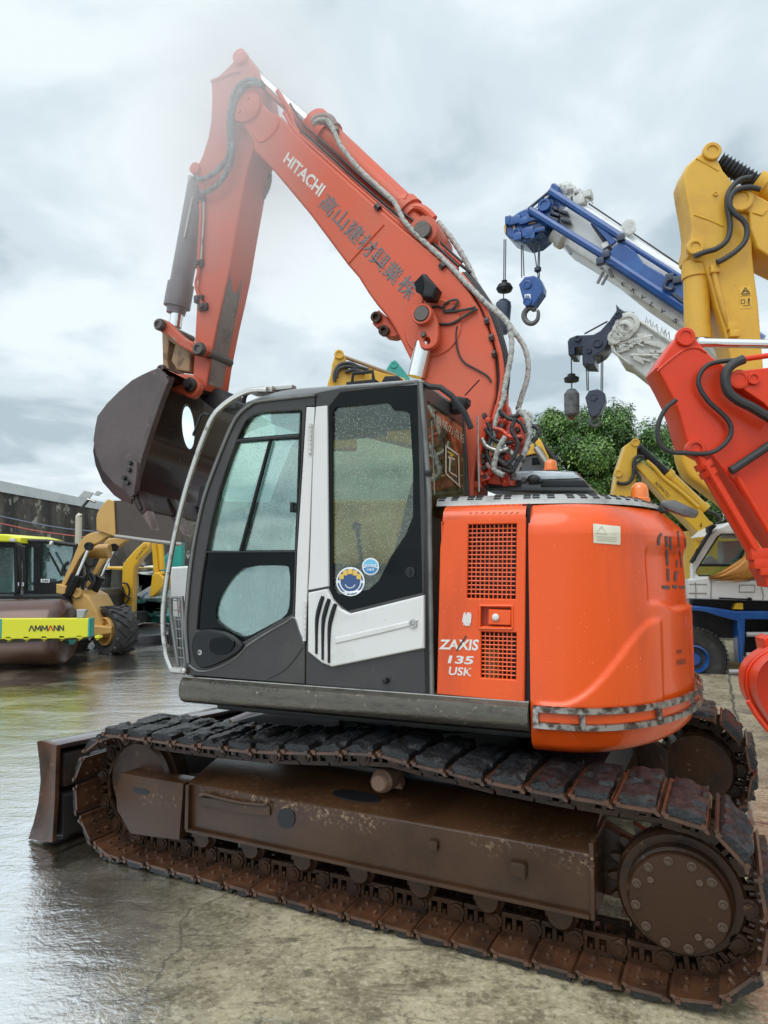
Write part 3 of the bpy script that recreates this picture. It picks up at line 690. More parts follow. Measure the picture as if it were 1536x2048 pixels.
# nose of the rail is rounded upward at the front
front = []
for i in range(6):
    t = i/5; front.append([U.P(-1.17-.0+.10*(1-math.sin(t*math.pi/2))*0-.0+.0 if False else -1.17+.16*(1-t)**0*0, z, w) for w, z in sec])
nose = []
for i in range(7):
    t = i/6*math.pi/2
    nose.append([U.P(-1.175+.11*(1-math.sin(t))*((.992-z)/.14), .992-(.992-z)*(0.55+.45*math.sin(t)), w+.04*(1-math.sin(t))) for w, z in sec])
m.strip(nose+rows[1:])
bmesh.ops.holes_fill(m.bm, edges=m.bm.edges[:])
rail = m.build('side_rail', SKIRT, EX, ang=.5)
m = MB(); m.pbox(U, -1.165, .70, .986, .996, -.012, .09); m.build('rail_edge', STEEL, rail)
write('lettering', 'KARPANICALL/AJT3', 'c2', '303,1588 655,1626 653,1654 300,1618', rail, BLACKINK, rail, bold=-.012, off=.002)
# --- cab
CW = 0.77                                        # cab width
cab_out = c2('185,1562 166,1400 173,1200 191,1000 216,850 261,650 321,480 398,290 440,215 500,165 562,142 720,103 1390,52 1402,70 1418,330 1430,640 1440,1665 797,1612')
cab_ab = [U.ab(x, y, 0) for x, y in cab_out]
door_glass = c2('228,1335 236,1210 252,1080 276,930 305,770 345,610 398,455 442,335 478,258 520,222 570,208 770,195 785,208 777,500 752,930 742,1180 736,1262 660,1300 560,1362 480,1402 440,1380 380,1345 300,1325 240,1332')
rear_glass = c2('962,118 990,92 1366,56 1384,100 1398,420 1408,700 1402,1150 1200,1205 1010,1242 965,1215 930,1165 914,1110 912,700 914,190')
CAB = plate('cab', U, c2('797,1612 1440,1664 1430,640 1404,110 1384,52 1372,48 975,82 850,112 846,186 836,330 812,1000 802,1250 797,1400'), GREYCAB, EX, w=.0, t=.04, bev=.006,
            holes=[c2('915,190 975,115 1368,72 1392,400 1400,700 1394,1140 1010,1234 940,1170 918,1110')])
door = plate('door', U, c2('186,1562 166,1400 173,1200 191,1000 216,850 261,650 321,480 398,290 440,215 500,165 562,145 846,116 842,186 800,186 777,500 750,930 738,1262 776,1376 794,1392 792,1610'), GREYCAB, EX, w=-.006, t=.045, bev=.007,
             holes=[c2('238,1330 246,1210 262,1080 286,930 315,770 355,610 408,455 452,335 488,262 525,232 570,218 768,205 776,215 768,500 744,930 732,1180 726,1250 650,1290 550,1350 480,1390 430,1400 300,1340')])
# A-pillar edge trim
ap = [U.P(*U.ab(x, y, -.012), -.012) for x, y in c2('196,1500 182,1330 190,1180 207,1010 232,850 276,655 336,485 412,300 455,228 512,180 570,158 846,128')]
MB().tube(spline(ap, 5), .009, 8).build('door_trim', GREYTRIM, door)
band = plate('door_glass', U, door_glass, BLACKGL, door, w=.010, t=.012, bev=.002, holes=[
    c2('470,332 490,285 520,245 562,224 768,216 762,324 458,349'),
    c2('441,376 606,363 456,926 288,924 328,750 378,560'), c2('622,361 760,353 742,921 472,923'),
    chaikin(c2('500,1003 690,1000 716,1012 716,1200 695,1262 600,1312 500,1366 455,1362 360,1303 333,1272 340,1200 380,1120 430,1050'), 1)])
for s in ('466,336 488,283 518,242 562,221 771,213 765,327 455,352', '438,373 609,360 459,929 284,927 325,750 375,558', '619,358 763,350 745,924 469,926', '500,1000 692,997 719,1010 719,1202 697,1264 602,1315 500,1369 453,1365 357,1306 330,1272 337,1200 377,1118 428,1047'):
    plate('window_pane', U, c2(s), GL_DOOR, door, w=.024, t=.005, bev=.0)
# raised window frame
fr = [U.P(*U.ab(x, y, .004), .004) for x, y in c2('282,932 330,735 380,545 437,365 482,258 520,226 566,212 772,204 770,360 746,930')]
MB().tube(fr, .007, 8, closed=True).build('window_frame', BLACK, door)
MB().tube([U.P(*U.ab(x, y, .002), .002) for x, y in c2('446,364 766,338')], .0095, 8).tube([U.P(*U.ab(x, y, .003), .003) for x, y in c2('614,362 462,926')], .0075, 8).build('window_bar', BLACK, door)
plate('window_latch', U, c2('716,676 733,676 731,728 714,728'), BLACK, door, w=-.004, t=.02)
pod = plate('door_handle', U, c2('205,1410 222,1350 262,1328 320,1326 400,1348 468,1402 474,1420 440,1456 360,1500 280,1532 240,1522 215,1470'), BLACK, door, w=-.03, t=.04, bev=.016, sm=2)
plate('handle_grip', U, c2('300,1400 312,1372 400,1360 440,1400 400,1455 312,1458'), BLACKGL, pod, w=-.040, t=.014, bev=.006, sm=1)
MB().lathe(U.P(*U.ab(*c2('255,1446')[0], -.03), -.028), -U.n, [(0, .014), (.004, .014), (.005, .010), (.002, .009)], 16).build('lock', STEEL, pod)
tr = [U.P(*U.ab(x, y, -.008), -.008) for x, y in c2('200,1510 250,1542 330,1530 430,1478 500,1410 600,1345 690,1295 738,1268 765,1340 790,1400')]
MB().tube(spline(tr, 4), .005, 6).build('door_trim', GREYTRIM, door)
cr = [U.P(*U.ab(x, y, -.007), -.007) for x, y in c2('600,1580 680,1540 740,1480 780,1420')]
MB().tube(spline(cr, 4), .004, 6).build('panel_crease', GREYCAB, door)
plate('pillar_panel', U, c2('800,189 842,189 828,520 810,1000 800,1250 793,1386 768,1368 740,1265 752,930 780,500'), SILVER, door, w=-.010, t=.02, bev=.006)
plate('pillar_panel', U, c2('848,187 906,181 908,300 914,1108 808,1128 816,1000 836,330'), SILVER, CAB, w=-.010, t=.03, bev=.006)
for y0, y1, x0, x1 in ((275, 430, 822, 818), (1185, 1390, 796, 790)):
    a, b_ = c2('%d,%d %d,%d' % (x0, y0, x1, y1)); P0, P1 = U.P(*U.ab(*a, -.018), -.018), U.P(*U.ab(*b_, -.018), -.018)
    m = MB(); n = 7
    for i in range(n): m.cyl(P0.lerp(P1, i/n), P0.lerp(P1, (i+.9)/n), .009, seg=10)
    m.build('hinge', SILVER, door)
plate('quarter_glass', U, rear_glass, BLACKGL, CAB, w=.004, t=.012, bev=.002, holes=[c2('936,212 952,190 1212,166 1234,184 1246,204 1308,210 1330,226 1346,500 1346,750 1310,840 1230,960 1170,1080 1120,1124 1000,1152 952,1146 937,1110')])
rg = plate('quarter_window', U, c2('932,208 950,186 1214,162 1238,182 1250,200 1312,206 1334,224 1350,500 1350,752 1312,844 1234,964 1174,1084 1122,1128 1000,1156 950,1150 933,1112'), GL_REAR, CAB, w=.018, t=.005, bev=0)
lower = plate('side_cover', U, c2('808,1140 905,1120 932,1177 972,1222 1022,1247 1402,1152 1402,1426 930,1522 880,1502 805,1442'), SILVER, CAB, w=-.022, t=.05, bev=.010)
for dx, dy, b0 in ((0, 0, 1452), (32, 14, 1482), (64, 40, 1498)):
    m = MB(); pts = [(886+dx, 1158+dy), (868+dx, 1215+dy), (856+dx-2, 1290+dy), (852+dx, b0)]
    P = [U.P(*U.ab(*c2('%f,%f' % p)[0], -.024), -.024) for p in spline([Vector((x, y, 0)) for x, y in pts], 6) for p in [(p.x, p.y)]]
    m.tube(P, [.007+.005*math.sin(math.pi*min(1, i/(len(P)-1)+.15)) for i in range(len(P))], 8); m.build('vent_slot', BLACK, lower)
plate('cover_step', U, c2('945,1372 1330,1285 1375,1278 1330,1312 1200,1345 948,1402'), SILVER, lower, w=-.028, t=.02, bev=.005)
MB().lathe(U.P(*U.ab(*c2('1345,1298')[0], -.03), -.026), -U.n, [(0, .020), (.006, .020), (.007, .012), (.003, .010), (.006, .006)], 20).build('cover_bolt', STEEL, lower)
MB().lathe(U.P(*U.ab(*c2('1213,1590')[0], 0), .0), -U.n, [(0, .014), (.03, .012), (.034, .008)], 14).build('rubber_stop', BLACK, CAB)
MB().lathe(U.P(*U.ab(*c2('1332,1035')[0], 0), .004), -U.n, [(0, .026), (.006, .026), (.008, .018)], 24).box(U.P(*U.ab(*c2('1332,1035')[0], 0), -.006), U.r*.004, U.n*.004, UPZ*.016).build('lock', BLACK, CAB)
# stickers on the quarter glass
def disc(cx, cy, r, n=40): return [(cx+r*math.cos(2*math.pi*i/n), cy+r*1.02*math.sin(2*math.pi*i/n)) for i in range(n)]
qg = [rg, [o for o in EX.children_recursive if o.name.startswith('quarter_glass')][0]]
cx, cy = c2('1028,1083')[0]
def sticker(name, polys, mat, off): return mark(name, polys, qg, mat, CAB, off, cut=None)
def ringp(cx, cy, r0, r1, a0, a1, n=10): return [(cx+r0*math.cos(a0+(a1-a0)*i/n), cy+r0*math.sin(a0+(a1-a0)*i/n)) for i in range(n+1)]+[(cx+r1*math.cos(a1-(a1-a0)*i/n), cy+r1*math.sin(a1-(a1-a0)*i/n)) for i in range(n+1)]
sticker('sticker', [disc(cx, cy, 28.5)], WHITESTK, .004)
sticker('sticker_print', [ringp(cx, cy, 25.5, 22.5, i*math.pi/2+.12, (i+1)*math.pi/2-.12) for i in range(4)], NAVYSTK, .006)
sticker('sticker_print', [disc(cx, cy, 19.5)], NAVYSTK, .006)
for i in range(5):
    an = math.radians(-150+i*30); sticker('sticker_print', [[(cx+20*math.cos(an)+x, cy+20*math.sin(an)+y) for x, y in ((-4.6, -5), (4.6, -5), (4.6, 5), (-4.6, 5))]], GOLDSTK, .008)
sticker('sticker_print', stroke([(cx-10, cy+6), (cx-6, cy+11), (cx, cy+13), (cx+6, cy+11), (cx+10, cy+6)], 1.6), WHITESTK, .008)
cx2, cy2 = c2('1131,1006')[0]
sticker('sticker', [disc(cx2, cy2, 17)], WHITESTK, .004)
sticker('sticker_print', [ringp(cx2, cy2, 0.5, 14.5, math.pi, 2*math.pi)], SKYSTK, .006)
sticker('sticker_print', [ringp(cx2, cy2, 0.5, 14.5, 0.25, math.pi-.25)], BLUESTK, .006)
lay('sticker_print', text_mesh('総合整備', .01), [(cx2-12, cy2-5), (cx2+12, cy2-5), (cx2+12, cy2+1.5), (cx2-12, cy2+1.5)], qg, WHITESTK, CAB, .008)
lay('sticker_print', text_mesh('点検済', .01), [(cx2-8, cy2+3), (cx2+8, cy2+3), (cx2+8, cy2+9), (cx2-8, cy2+9)], qg, WHITESTK, CAB, .008)
# cab body: front glass, roof, rear face, far side, floor
fcurve = [U.ab(x, y, 0) for x, y in c2('188,1556 170,1400 178,1200 196,1000 222,850 266,650 326,480 404,292 446,220 506,172 566,148')]
m = MB(); m.strip([[U.P(a+.004, z, w) for a, z in fcurve] for w in (.05, CW-.05)]); m.build('windscreen', GL_FAR, CAB)
m = MB()
for w0 in (.04, CW-.07):
    for (a, z), (a2, z2) in zip(fcurve, fcurve[1:]):
        m.prism([U.P(a, z, w0), U.P(a2, z2, w0), U.P(a2+.05, z2-.02, w0), U.P(a+.05, z, w0)], U.n*.05)
m.build('front_pillar', GREYCAB, CAB)
m = MB(); m.prism([U.P(a, z, .03) for a, z in (fcurve[0], (fcurve[0][0]+.01, 1.2), (fcurve[0][0]+.06, 1.2), (fcurve[0][0]+.08, .995))], U.n*(CW-.06)); m.build('front_panel', GREYCAB, CAB)
roof = [U.ab(x, y, 0) for x, y in c2('480,168 560,136 640,112 720,96 1385,44 1400,54 1398,74 975,104 850,126 600,150 520,178')]
m = MB(); m.prism([U.P(a, z, .0) for a, z in roof], U.n*CW); m.build('cab_roof', M('wet_roof_grey', (.23, .235, .24), .3, coat=.5, col2=(.16, .16, .165), nscale=5), CAB, bevel=.012)
far = plate_ab('far_wall', U, [cab_ab, [(-1.0, 1.45), (-.93, 1.85), (-.80, 2.2), (-.66, 2.42), (.10, 2.42), (.13, 1.45)]], GREYCAB, CAB, w=CW-.03, t=.03)
plate_ab('far_window', U, [[(-1.02, 1.43), (-.95, 1.85), (-.82, 2.2), (-.68, 2.44), (.12, 2.44), (.15, 1.43)]], GL_FAR, CAB, w=CW-.02, t=.004, bev=0)
rear_a = lambda z: .205+(2.514-z)/1.52*.035
m = MB()
def rq(z0, z1, w0, w1, mm): mm.prism([U.P(rear_a(z0), z0, w0), U.P(rear_a(z1), z1, w0), U.P(rear_a(z1), z1, w1), U.P(rear_a(z0), z0, w1)], -U.r*.03)
rq(.995, 1.86, .0, CW, m); rq(2.40, 2.50, .0, CW, m); rq(1.86, 2.40, 0, .035, m); rq(1.86, 2.40, CW-.035, CW, m)
m.build('rear_wall', GREYCAB, CAB, smooth=False)
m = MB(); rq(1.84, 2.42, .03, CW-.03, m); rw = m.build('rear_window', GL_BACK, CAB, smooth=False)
DECAL = M('pale_decal_print', (.50, .40, .30), .5)
write('decal', '機械の点検', 'c3', '108,185 235,282 235,325 110,228', rw, DECAL, CAB, off=.004)
dp = []
for s in ('148,318 208,362 208,372 148,328', '148,318 154,322 154,445 148,440', '202,358 208,362 212,500 206,496', '150,440 214,498 214,506 150,448', '160,370 190,380 190,388 160,378', '165,380 172,380 170,440 163,436', '170,436 200,455 200,462 170,443'): dp.append(c3(s))
mark('decal', dp, rw, DECAL, CAB, .004, cut=None)
m = MB()
for a, b_ in (('1384,60', '1428,640'), ('1428,640', '1442,1660')):
    p0, p1 = c2(a)[0], c2(b_)[0]; m.tube([U.P(*U.ab(*p0, 0), .006), U.P(*U.ab(*p1, 0), .006)], .012, 10)
m.build('rear_pillar_trim', GREYTRIM, CAB)
MB().lathe(U.P(*U.ab(*c2('1426,530')[0], 0), .0), -U.n, [(-.01, .016), (.015, .016), (.02, .008)], 12).build('rubber_stop', BLACK, CAB)
m = MB(); m.pbox(U, -1.14, .2, .985, 1.02, .03, CW-.03); m.build('floor', BLACK, CAB)
# interior: seat, consoles, levers
m = MB(); m.prism([U.P(a, z, .16) for a, z in ((-.42, 1.36), (.0, 1.33), (.02, 1.47), (-.42, 1.50))], U.n*.46)
m.prism([U.P(a, z, .17) for a, z in ((-.08, 1.45), (.05, 1.45), (.17, 2.02), (.08, 2.04))], U.n*.44)
m.prism([U.P(a, z, .26) for a, z in ((.09, 2.06), (.17, 2.04), (.20, 2.22), (.13, 2.24))], U.n*.26); m.build('seat', SEAT, CAB, bevel=.03)
m = MB()
for w in (.07, .61): m.prism([U.P(a, z, w) for a, z in ((-.5, 1.3), (.05, 1.3), (.05, 1.58), (-.42, 1.62))], U.n*.09)
m.pbox(U, -.5, .1, 1.02, 1.34, .14, .64); m.pbox(U, -1.08, -.98, 1.02, 1.62, .5, .72)
m.build('console', M('console_grey', (.10, .105, .10), .6), CAB, bevel=.02)
m = MB()
for w in (.11, .65): m.tube([U.P(-.40, 1.6, w), U.P(-.43, 1.80, w)], [.012, .012], 8); m.ball(U.P(-.435, 1.83, w), .03)
for w in (.32, .42): m.tube([U.P(-.8, 1.02, w), U.P(-.86, 1.45, w)], .010, 8)
m.build('control_lever', BLACK, CAB)
m = MB(); m.pbox(U, -.7, -.25, 2.37, 2.44, .08, CW-.08); m.build('headliner', M('pale_headliner', (.35, .36, .34), .8), CAB, bevel=.01)
# roof fittings
m = MB(); b0 = c2('1035,66 1040,18 1140,8 1145,56')
P = [U.P(*U.ab(x, y, .06), .06) for x, y in b0]; m.tube([P[0], P[1], P[2], P[3]], .010, 8); m.pbox(U, U.ab(*b0[0], .06)[0]-.02, U.ab(*b0[3], .06)[0]+.02, 2.53, 2.545, .03, .1)
m.build('roof_bracket', BLACK, CAB)
m = MB(); x0 = U.ab(*c2('1235,20')[0], .1); m.prism([U.P(x0[0]-.04, 2.535, .06), U.P(x0[0]+.07, 2.53, .06), U.P(x0[0]+.05, 2.56, .06), U.P(x0[0]-.02, 2.565, .06)], U.n*.08); m.build('roof_bracket', BLACK, CAB, bevel=.005)
m = MB(); c = c2('585,108')[0]; a, z = U.ab(*c, .02); m.pbox(U, a-.08, a+.06, z-.012, z+.02, .0, .08); m.cyl(U.P(a+.01, z+.005, -.012), U.P(a+.01, z+.005, .02), .016, seg=12)
m.pbox(U, a+.05, a+.17, z, z+.022, .02, .07); m.build('rail_clamp', STEEL, CAB, bevel=.004)
m = MB(); m.tube(spline([U.P(*U.ab(x, y, .04), .04) for x, y in c2('480,170 485,140 500,118 540,108')], 4), .012, 8); m.build('roof_bracket', BLACK, CAB)
# hand rail and the guard in front of the cab, wing mirror
hp = [U.P(*U.ab(x, y, -.01), -.01) for x, y in c2('600,101 540,102 490,112 430,142 375,182 325,235 285,320 235,455 180,630 128,840 95,1020 72,1180 66,1300 74,1400 86,1470 112,1536')]
MB().tube(spline(hp, 5), .0155, 12).build('handrail', M('worn_rail_chrome', (.50, .49, .47), .25, metal=.8, col2=(.25, .23, .21), nscale=18, amt=(.55, .7)), CAB)
m = MB(); m.tube([U.P(*U.ab(x, y, -.01), -.01) for x, y in c2('112,1536 150,1538 190,1540')], .017, 10); m.ball(U.P(*U.ab(*c2('176,1540')[0], -.02), -.02), .02); m.build('rail_foot', STEEL, CAB)
gd = MB(); gq = c2('108,1165 165,1165 170,1240 172,1400 190,1535 150,1540 128,1400 108,1250'); G = [U.ab(x, y, .05) for x, y in gq]
PG = [U.P(a, z, .05) for a, z in G]
gd.tube(PG, .011, 8, closed=True)
gd.prism([U.P(a, z, .05) for a, z in (U.ab(*p, .05) for p in c2('112,1262 132,1262 152,1530 142,1536'))], U.n*.006)
for i in range(8):
    t = i/7; l = c2('%f,%f' % (118+t*30, 1180+t*340))[0]; r_ = c2('%f,%f' % (166+t*20, 1180+t*345))[0]
    gd.tube([U.P(*U.ab(*l, .05), .05), U.P(*U.ab(*r_, .05), .05)], .004, 6)
for xx in (140, 152):
    gd.tube([U.P(*U.ab(*c2('%d,1170' % xx)[0], .05), .05), U.P(*U.ab(*c2('%d,1535' % (xx+24))[0], .05), .05)], .0035, 6)
gd.build('front_guard', M('galvanised_guard', (.24, .24, .235), .45, metal=.4), CAB)
mc = c2('196,295')[0]; MP = U.hit(*mc, .02)
m = MB(); mdir = (CAM-MP).normalized(); side = Vector((mdir.y, -mdir.x, 0)).normalized(); mn = (mdir+side*-.9).normalized()
mx_, my_, _ = frame_of(mn)
mm_ = Matrix.Translation(MP) @ Matrix.Rotation(0, 4, 'Z')
rx = side; ov = []
hw, hh = .036, .135
ring = [MP+rx*(hw*math.cos(t))+UPZ*(hh*math.sin(t))*(1.0)+rx*(.012*math.sin(t)) for t in (2*math.pi*i/32 for i in range(32))]
m.prism(ring, -mdir*.03); mir = m.build('wing_mirror', BLACK, CAB, bevel=.006)
MB().prism([MP+(p-MP)*.90+mdir*.003 for p in ring], mdir*.002).build('mirror_glass', MIRROR, mir, smooth=False)
MB().tube([U.P(*U.ab(x, y, .02), .02) for x, y in c2('222,330 240,292 262,232 282,222 302,232')], .008, 8).build('mirror_arm', BLACK, mir)
plate('side_lamp', U, c2('255,592 272,582 286,590 278,690 262,704 236,698'), BLACK, CAB, w=.03, t=.05, bev=.006)
# beacon-like lamp behind the cab and aerials
lp = c3('170,112 205,110 245,118 243,140 215,172 175,182')
LW = .45
plate('rear_lamp', U, lp, BLACK, CAB, w=LW, t=.10, bev=.015)
MB().tube([U.hit(*p, LW) for p in c3('235,110 298,42')], .004, 6).build('aerial', BLACK, EX)
MB().tube([U.hit(*p, .55) for p in c3('290,198 292,330 296,522')], .005, 6).build('aerial', STEEL, EX)
MB().tube([U.P(*U.ab(*p, .03), .03) for p in c3('62,60 80,70 130,75 178,110 235,185 262,250')], .015, 8).build('rear_roof_trim', BLACK, CAB)
# --- engine side panel with its grilles
def lattice(name, s, nx, ny, parent, w, mat, bw=.0052):
    TL, TR, BR, BL = [Vector((x, y, 0)) for x, y in q('c3', s)]
    m = MB(); P = lambda u, v: U.P(*U.ab(*((TL*(1-u)+TR*u)*(1-v)+(BL*(1-u)+BR*u)*v).xy, w), w)
    for i in range(1, nx): m.tube([P(i/nx, 0), P(i/nx, 1)], bw, 6)
    for j in range(1, ny): m.tube([P(0, j/ny), P(1, j/ny)], bw, 6)
    return m.build(name, mat, parent)
g1, g2, lat = '250,664 456,660 451,983 244,978', '305,1124 455,1128 453,1329 304,1320', '304,1018 438,1022 436,1102 302,1098'
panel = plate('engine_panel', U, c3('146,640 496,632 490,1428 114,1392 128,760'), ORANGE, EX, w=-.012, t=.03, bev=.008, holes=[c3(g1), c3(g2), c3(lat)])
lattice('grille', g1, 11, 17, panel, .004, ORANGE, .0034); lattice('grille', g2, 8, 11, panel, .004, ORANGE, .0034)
m = MB(); m.pbox(U, .30, .68, 1.02, 1.86, .10, .14); m.build('radiator', M('radiator_black', (.014, .014, .015), .6, bump=.3), EX)
m = MB(); m.cyl(U.P(.52, 1.05, .06), U.P(.52, 1.22, .06), .045, seg=14); m.build('filter_canister', M('dull_green', (.10, .14, .07), .5), EX)
# rounded shoulder of the panel with slots
m = MB(); rows = []; za = [1.805, 1.83, 1.855, 1.875, 1.888, 1.893, 1.893]; wa = [-.012, -.011, -.002, .018, .05, .09, .40]
a0, a1 = U.ab(*c3('144,600')[0])[0], U.ab(*c3('497,590')[0])[0]
for a in (a0-.012, a0, a0+.01, a1-.006, a1): rows.append([U.P(a, z-(.02 if a < a0 else 0), w+(.02 if a < a0 else 0)) for z, w in zip(za, wa)])
m.strip(rows); m.strip([[U.P(a0-.012, 1.81, -.0), U.P(a0-.012, .99, -.0)], [U.P(a0+.02, 1.81, -.0), U.P(a0+.02, .99, .0)]])
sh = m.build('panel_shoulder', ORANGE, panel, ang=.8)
for i in range(9):
    x = 262+i*25; mark('vent_slot', [c3('%d,582 %d,578 %d,612 %d,618' % (x+4, x+14, x+4, x-7))], sh, M('slot_shadow_black', (.05, .012, .006), .6), panel, .002, cut=None)
for y0, y1, sl in (('300,1010', '442,1012', 0), ('440,1012', '440,1108', 0), ('298,1108', '440,1110', 0), ('300,1010', '298,1108', 0)):
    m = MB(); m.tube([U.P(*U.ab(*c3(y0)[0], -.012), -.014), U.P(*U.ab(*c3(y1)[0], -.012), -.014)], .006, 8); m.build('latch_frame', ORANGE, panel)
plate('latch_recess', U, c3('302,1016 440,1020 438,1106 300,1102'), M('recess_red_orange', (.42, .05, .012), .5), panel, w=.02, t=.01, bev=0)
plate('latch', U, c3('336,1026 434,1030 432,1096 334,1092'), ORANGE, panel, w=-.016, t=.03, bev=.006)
MB().lathe(U.P(*U.ab(*c3('368,1060')[0], -.018), -.018), -U.n, [(0, .016), (.008, .016), (.012, .010)], 16).build('lock', SILVER, panel)
write('lettering', 'ZAXIS', 'c3', '126,1156 296,1156 294,1204 124,1198', panel, WHITEINK, panel, bold=.03, off=.002, shear=.1)
write('lettering', '135', 'c3', '164,1224 274,1228 272,1264 162,1258', panel, WHITEINK, panel, bold=.03, off=.002, shear=.1)
write('lettering', 'USK', 'c3', '168,1272 266,1278 264,1314 166,1308', panel, WHITEINK, panel, bold=.02, off=.002, shear=.1)
mark('lettering', stroke(c3('200,1205 242,1140'), 3), panel, BLACKINK, panel, .003, cut=None)
pr = random.Random(3); pp = []
for i in range(14): x = 220+pr.random()*40; y = 1040+pr.random()*20; pp.append(c3('%f,%f %f,%f %f,%f %f,%f' % (x, y, x+7, y-3, x+4, y+25+pr.random()*22, x-6, y+20+pr.random()*20)))
for i, p_ in enumerate(pp): mark('paint_patch', [p_], panel, M('white_dab', (.72, .68, .66), .5), panel, .002+.0004*i, cut=None)
# --- tail: counterweight body following the swing circle
PC = [(.705, 0.0), (.80, 0.0), (.90, .012), (.99, .045), (1.08, .105), (1.17, .195), (1.25, .31), (1.325, .47), (1.385, .66), (1.418, .84), (1.428, 1.007)]
PC = [Vector((a, w, 0)) for a, w in PC]; PC = spline(PC, 8)
PC += [Vector((p.x, 2*1.007-p.y, 0)) for p in PC[-2::-1]]
cl = [0.0]
for a, b_ in zip(PC, PC[1:]): cl.append(cl[-1]+(b_-a).length)
def plan(i):
    p = PC[i]; t = (PC[min(len(PC)-1, i+1)]-PC[max(0, i-1)]).normalized(); return p, Vector((-t.y, t.x, 0))   # inward normal
PROF = [(.745, .34), (.747, .20), (.757, .10), (.78, .045), (.81, .015), (.86, .003), (.92, .0)]+[(.92+.83*i/26, 0.0) for i in range(1, 27)]+[(1.78, .008), (1.81, .022), (1.838, .042), (1.862, .07), (1.878, .105), (1.888, .15), (1.894, .22), (1.896, .45)]
def ss(x): x = max(0, min(1, x)); return x*x*(3-2*x)
def tail_pt(i, z, ins):
    p, n = plan(i); s = cl[i]; k = ss((s-.1)/.7)                 # shoulder grows rounder towards the back
    zz = z
    if z > 1.75: ins = ins*(.75+.75*k); zz = z+(.02*k if z > 1.85 else 0)
    if z < .92: ins = ins
    x = ins+.010+.02*k*ss((z-1.25)/.5)
    # raised lower part: edge sweeps up from the bumper to the rear
    zl = 1.0+.36*ss((s-.12)/.52)
    if .90 < z < 1.75 and s < .70: x -= .016*ss((zl-z)/.02)*ss((.86-s)/.30)*ss(s/.06)
    # recess with a shelf at the back
    zs_ = 1.42-.04*ss((s-.70)/.2)
    if z > 1.1 and s > .60: x += .022*ss((z-zs_)/.02)*ss((1.72-z)/.08)*ss((s-.60)/.05)
    p2 = p+n*x
    return U.P(p2.x, zz, p2.y)
# denser in z for the features
PR = PROF[:7]+[(.92+.83*i/90, 0.0) for i in range(1, 91)]+PROF[33:]
m = MB(); rows = [[tail_pt(i, z, ins) for z, ins in PR] for i in range(len(PC))]
# close the front edge
first = [U.P(.707, z, max(.03, ins+.02)) for z, ins in PR]
m.strip([first]+rows)
m.strip([[rows[i][-1], UC+UPZ*1.897] for i in range(len(PC))])
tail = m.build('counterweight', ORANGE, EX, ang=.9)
m = MB(); m.pbox(U, .678, .712, .95, 1.885, .022, .3); m.build('body_gap', BLACK, EX)
# bumper: two steel bands on stand-offs
def band_rows(z0, z1, off, th, s0, s1):
    rws = []
    for i in range(len(PC)):
        if s0 <= cl[i] <= s1:
            p, n = plan(i); o, inn = p-n*off, p-n*(off-th)
            rws.append([U.P(inn.x, z0, inn.y), U.P(o.x, z0+.004, o.y), U.P(o.x, z1-.004, o.y), U.P(inn.x, z1, inn.y), U.P(inn.x, z0, inn.y)])
    return rws
BUMP = M('bumper_steel', (.36, .34, .32), .3, metal=.9, col2=(.07, .05, .04), nscale=18, amt=(.42, .62), bump=.15, bscale=60)
for z0, z1 in ((.953, .985), (.882, .914)):
    m = MB(); m.strip(band_rows(z0, z1, .030, .012, .01, 1.9)); bp_ = m.build('bumper_band', BUMP, tail, ang=.5)
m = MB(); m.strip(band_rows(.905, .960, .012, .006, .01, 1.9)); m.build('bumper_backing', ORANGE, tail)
m = MB()
for s in (.03, .22, .62, 1.0, 1.4):
    i = min(range(len(PC)), key=lambda k: abs(cl[k]-s)); p, n = plan(i); c = U.P(p.x, .933, p.y); N3 = (U.P(p.x+n.x, .933, p.y+n.y)-c)
    tt = N3.cross(UPZ); m.box(c-N3*.018, tt*.012, N3*.012, UPZ*.024); m.cyl(c-N3*.028, c-N3*.036, .010, .010, 8)
m.build('bumper_standoff', BUMP, tail)
# marks on the tail
mark('sticker', [c3('784,660 901,672 901,750 786,742')], tail, STICKER, tail, .003, cut=8)
inkp = M('faint_print', (.45, .42, .33), .5)
tri = c3('820,672 842,705 798,700'); mark('sticker_print', stroke(tri+[tri[0]], 1.2), tail, inkp, tail, .005, cut=None)
for y in (714, 722, 730): mark('sticker_print', stroke(c3('800,%d 885,%d' % (y, y+6)), 1.0), tail, inkp, tail, .005, cut=10)
st = []
for s, wd in (('1066,752 1064,735 1069,714 1078,702', 5), ('1098,712 1101,760', 5), ('1100,770 1104,840', 4.5), ('1105,850 1107,906', 4.5), ('1116,715 1118,770', 4), ('1148,690 1155,760', 2.5), ('1157,775 1164,850', 2), ('1178,722 1186,800', 2), ('1146,815 1143,845', 3), ('1139,868 1136,906', 5), ('1137,866 1152,868', 3), ('1190,830 1196,890', 2)):
    st += stroke(c3(s), wd)
mark('lettering', st, tail, M('dark_stencil', (.06, .055, .055), .55), tail, .003, cut=8)
mark('lettering', [c3('1080,924 1112,925 1114,940 1082,938'), c3('1124,922 1143,923 1146,937 1128,939'), c3('1152,926 1180,927 1178,938 1160,938'), c3('1184,926 1205,927 1207,938 1182,938')], tail, M('dark_stencil', (.06, .055, .055), .55), tail, .003, cut=6)
write('lettering', 'NM', 'c3', '1142,1200 1164,1198 1164,1217 1142,1218', tail, BLACKINK, tail, bold=.0, off=.003)
write('lettering', '50BZZ', 'c3', '1141,1243 1183,1240 1183,1260 1141,1265', tail, BLACKINK, tail, bold=.0, off=.003)
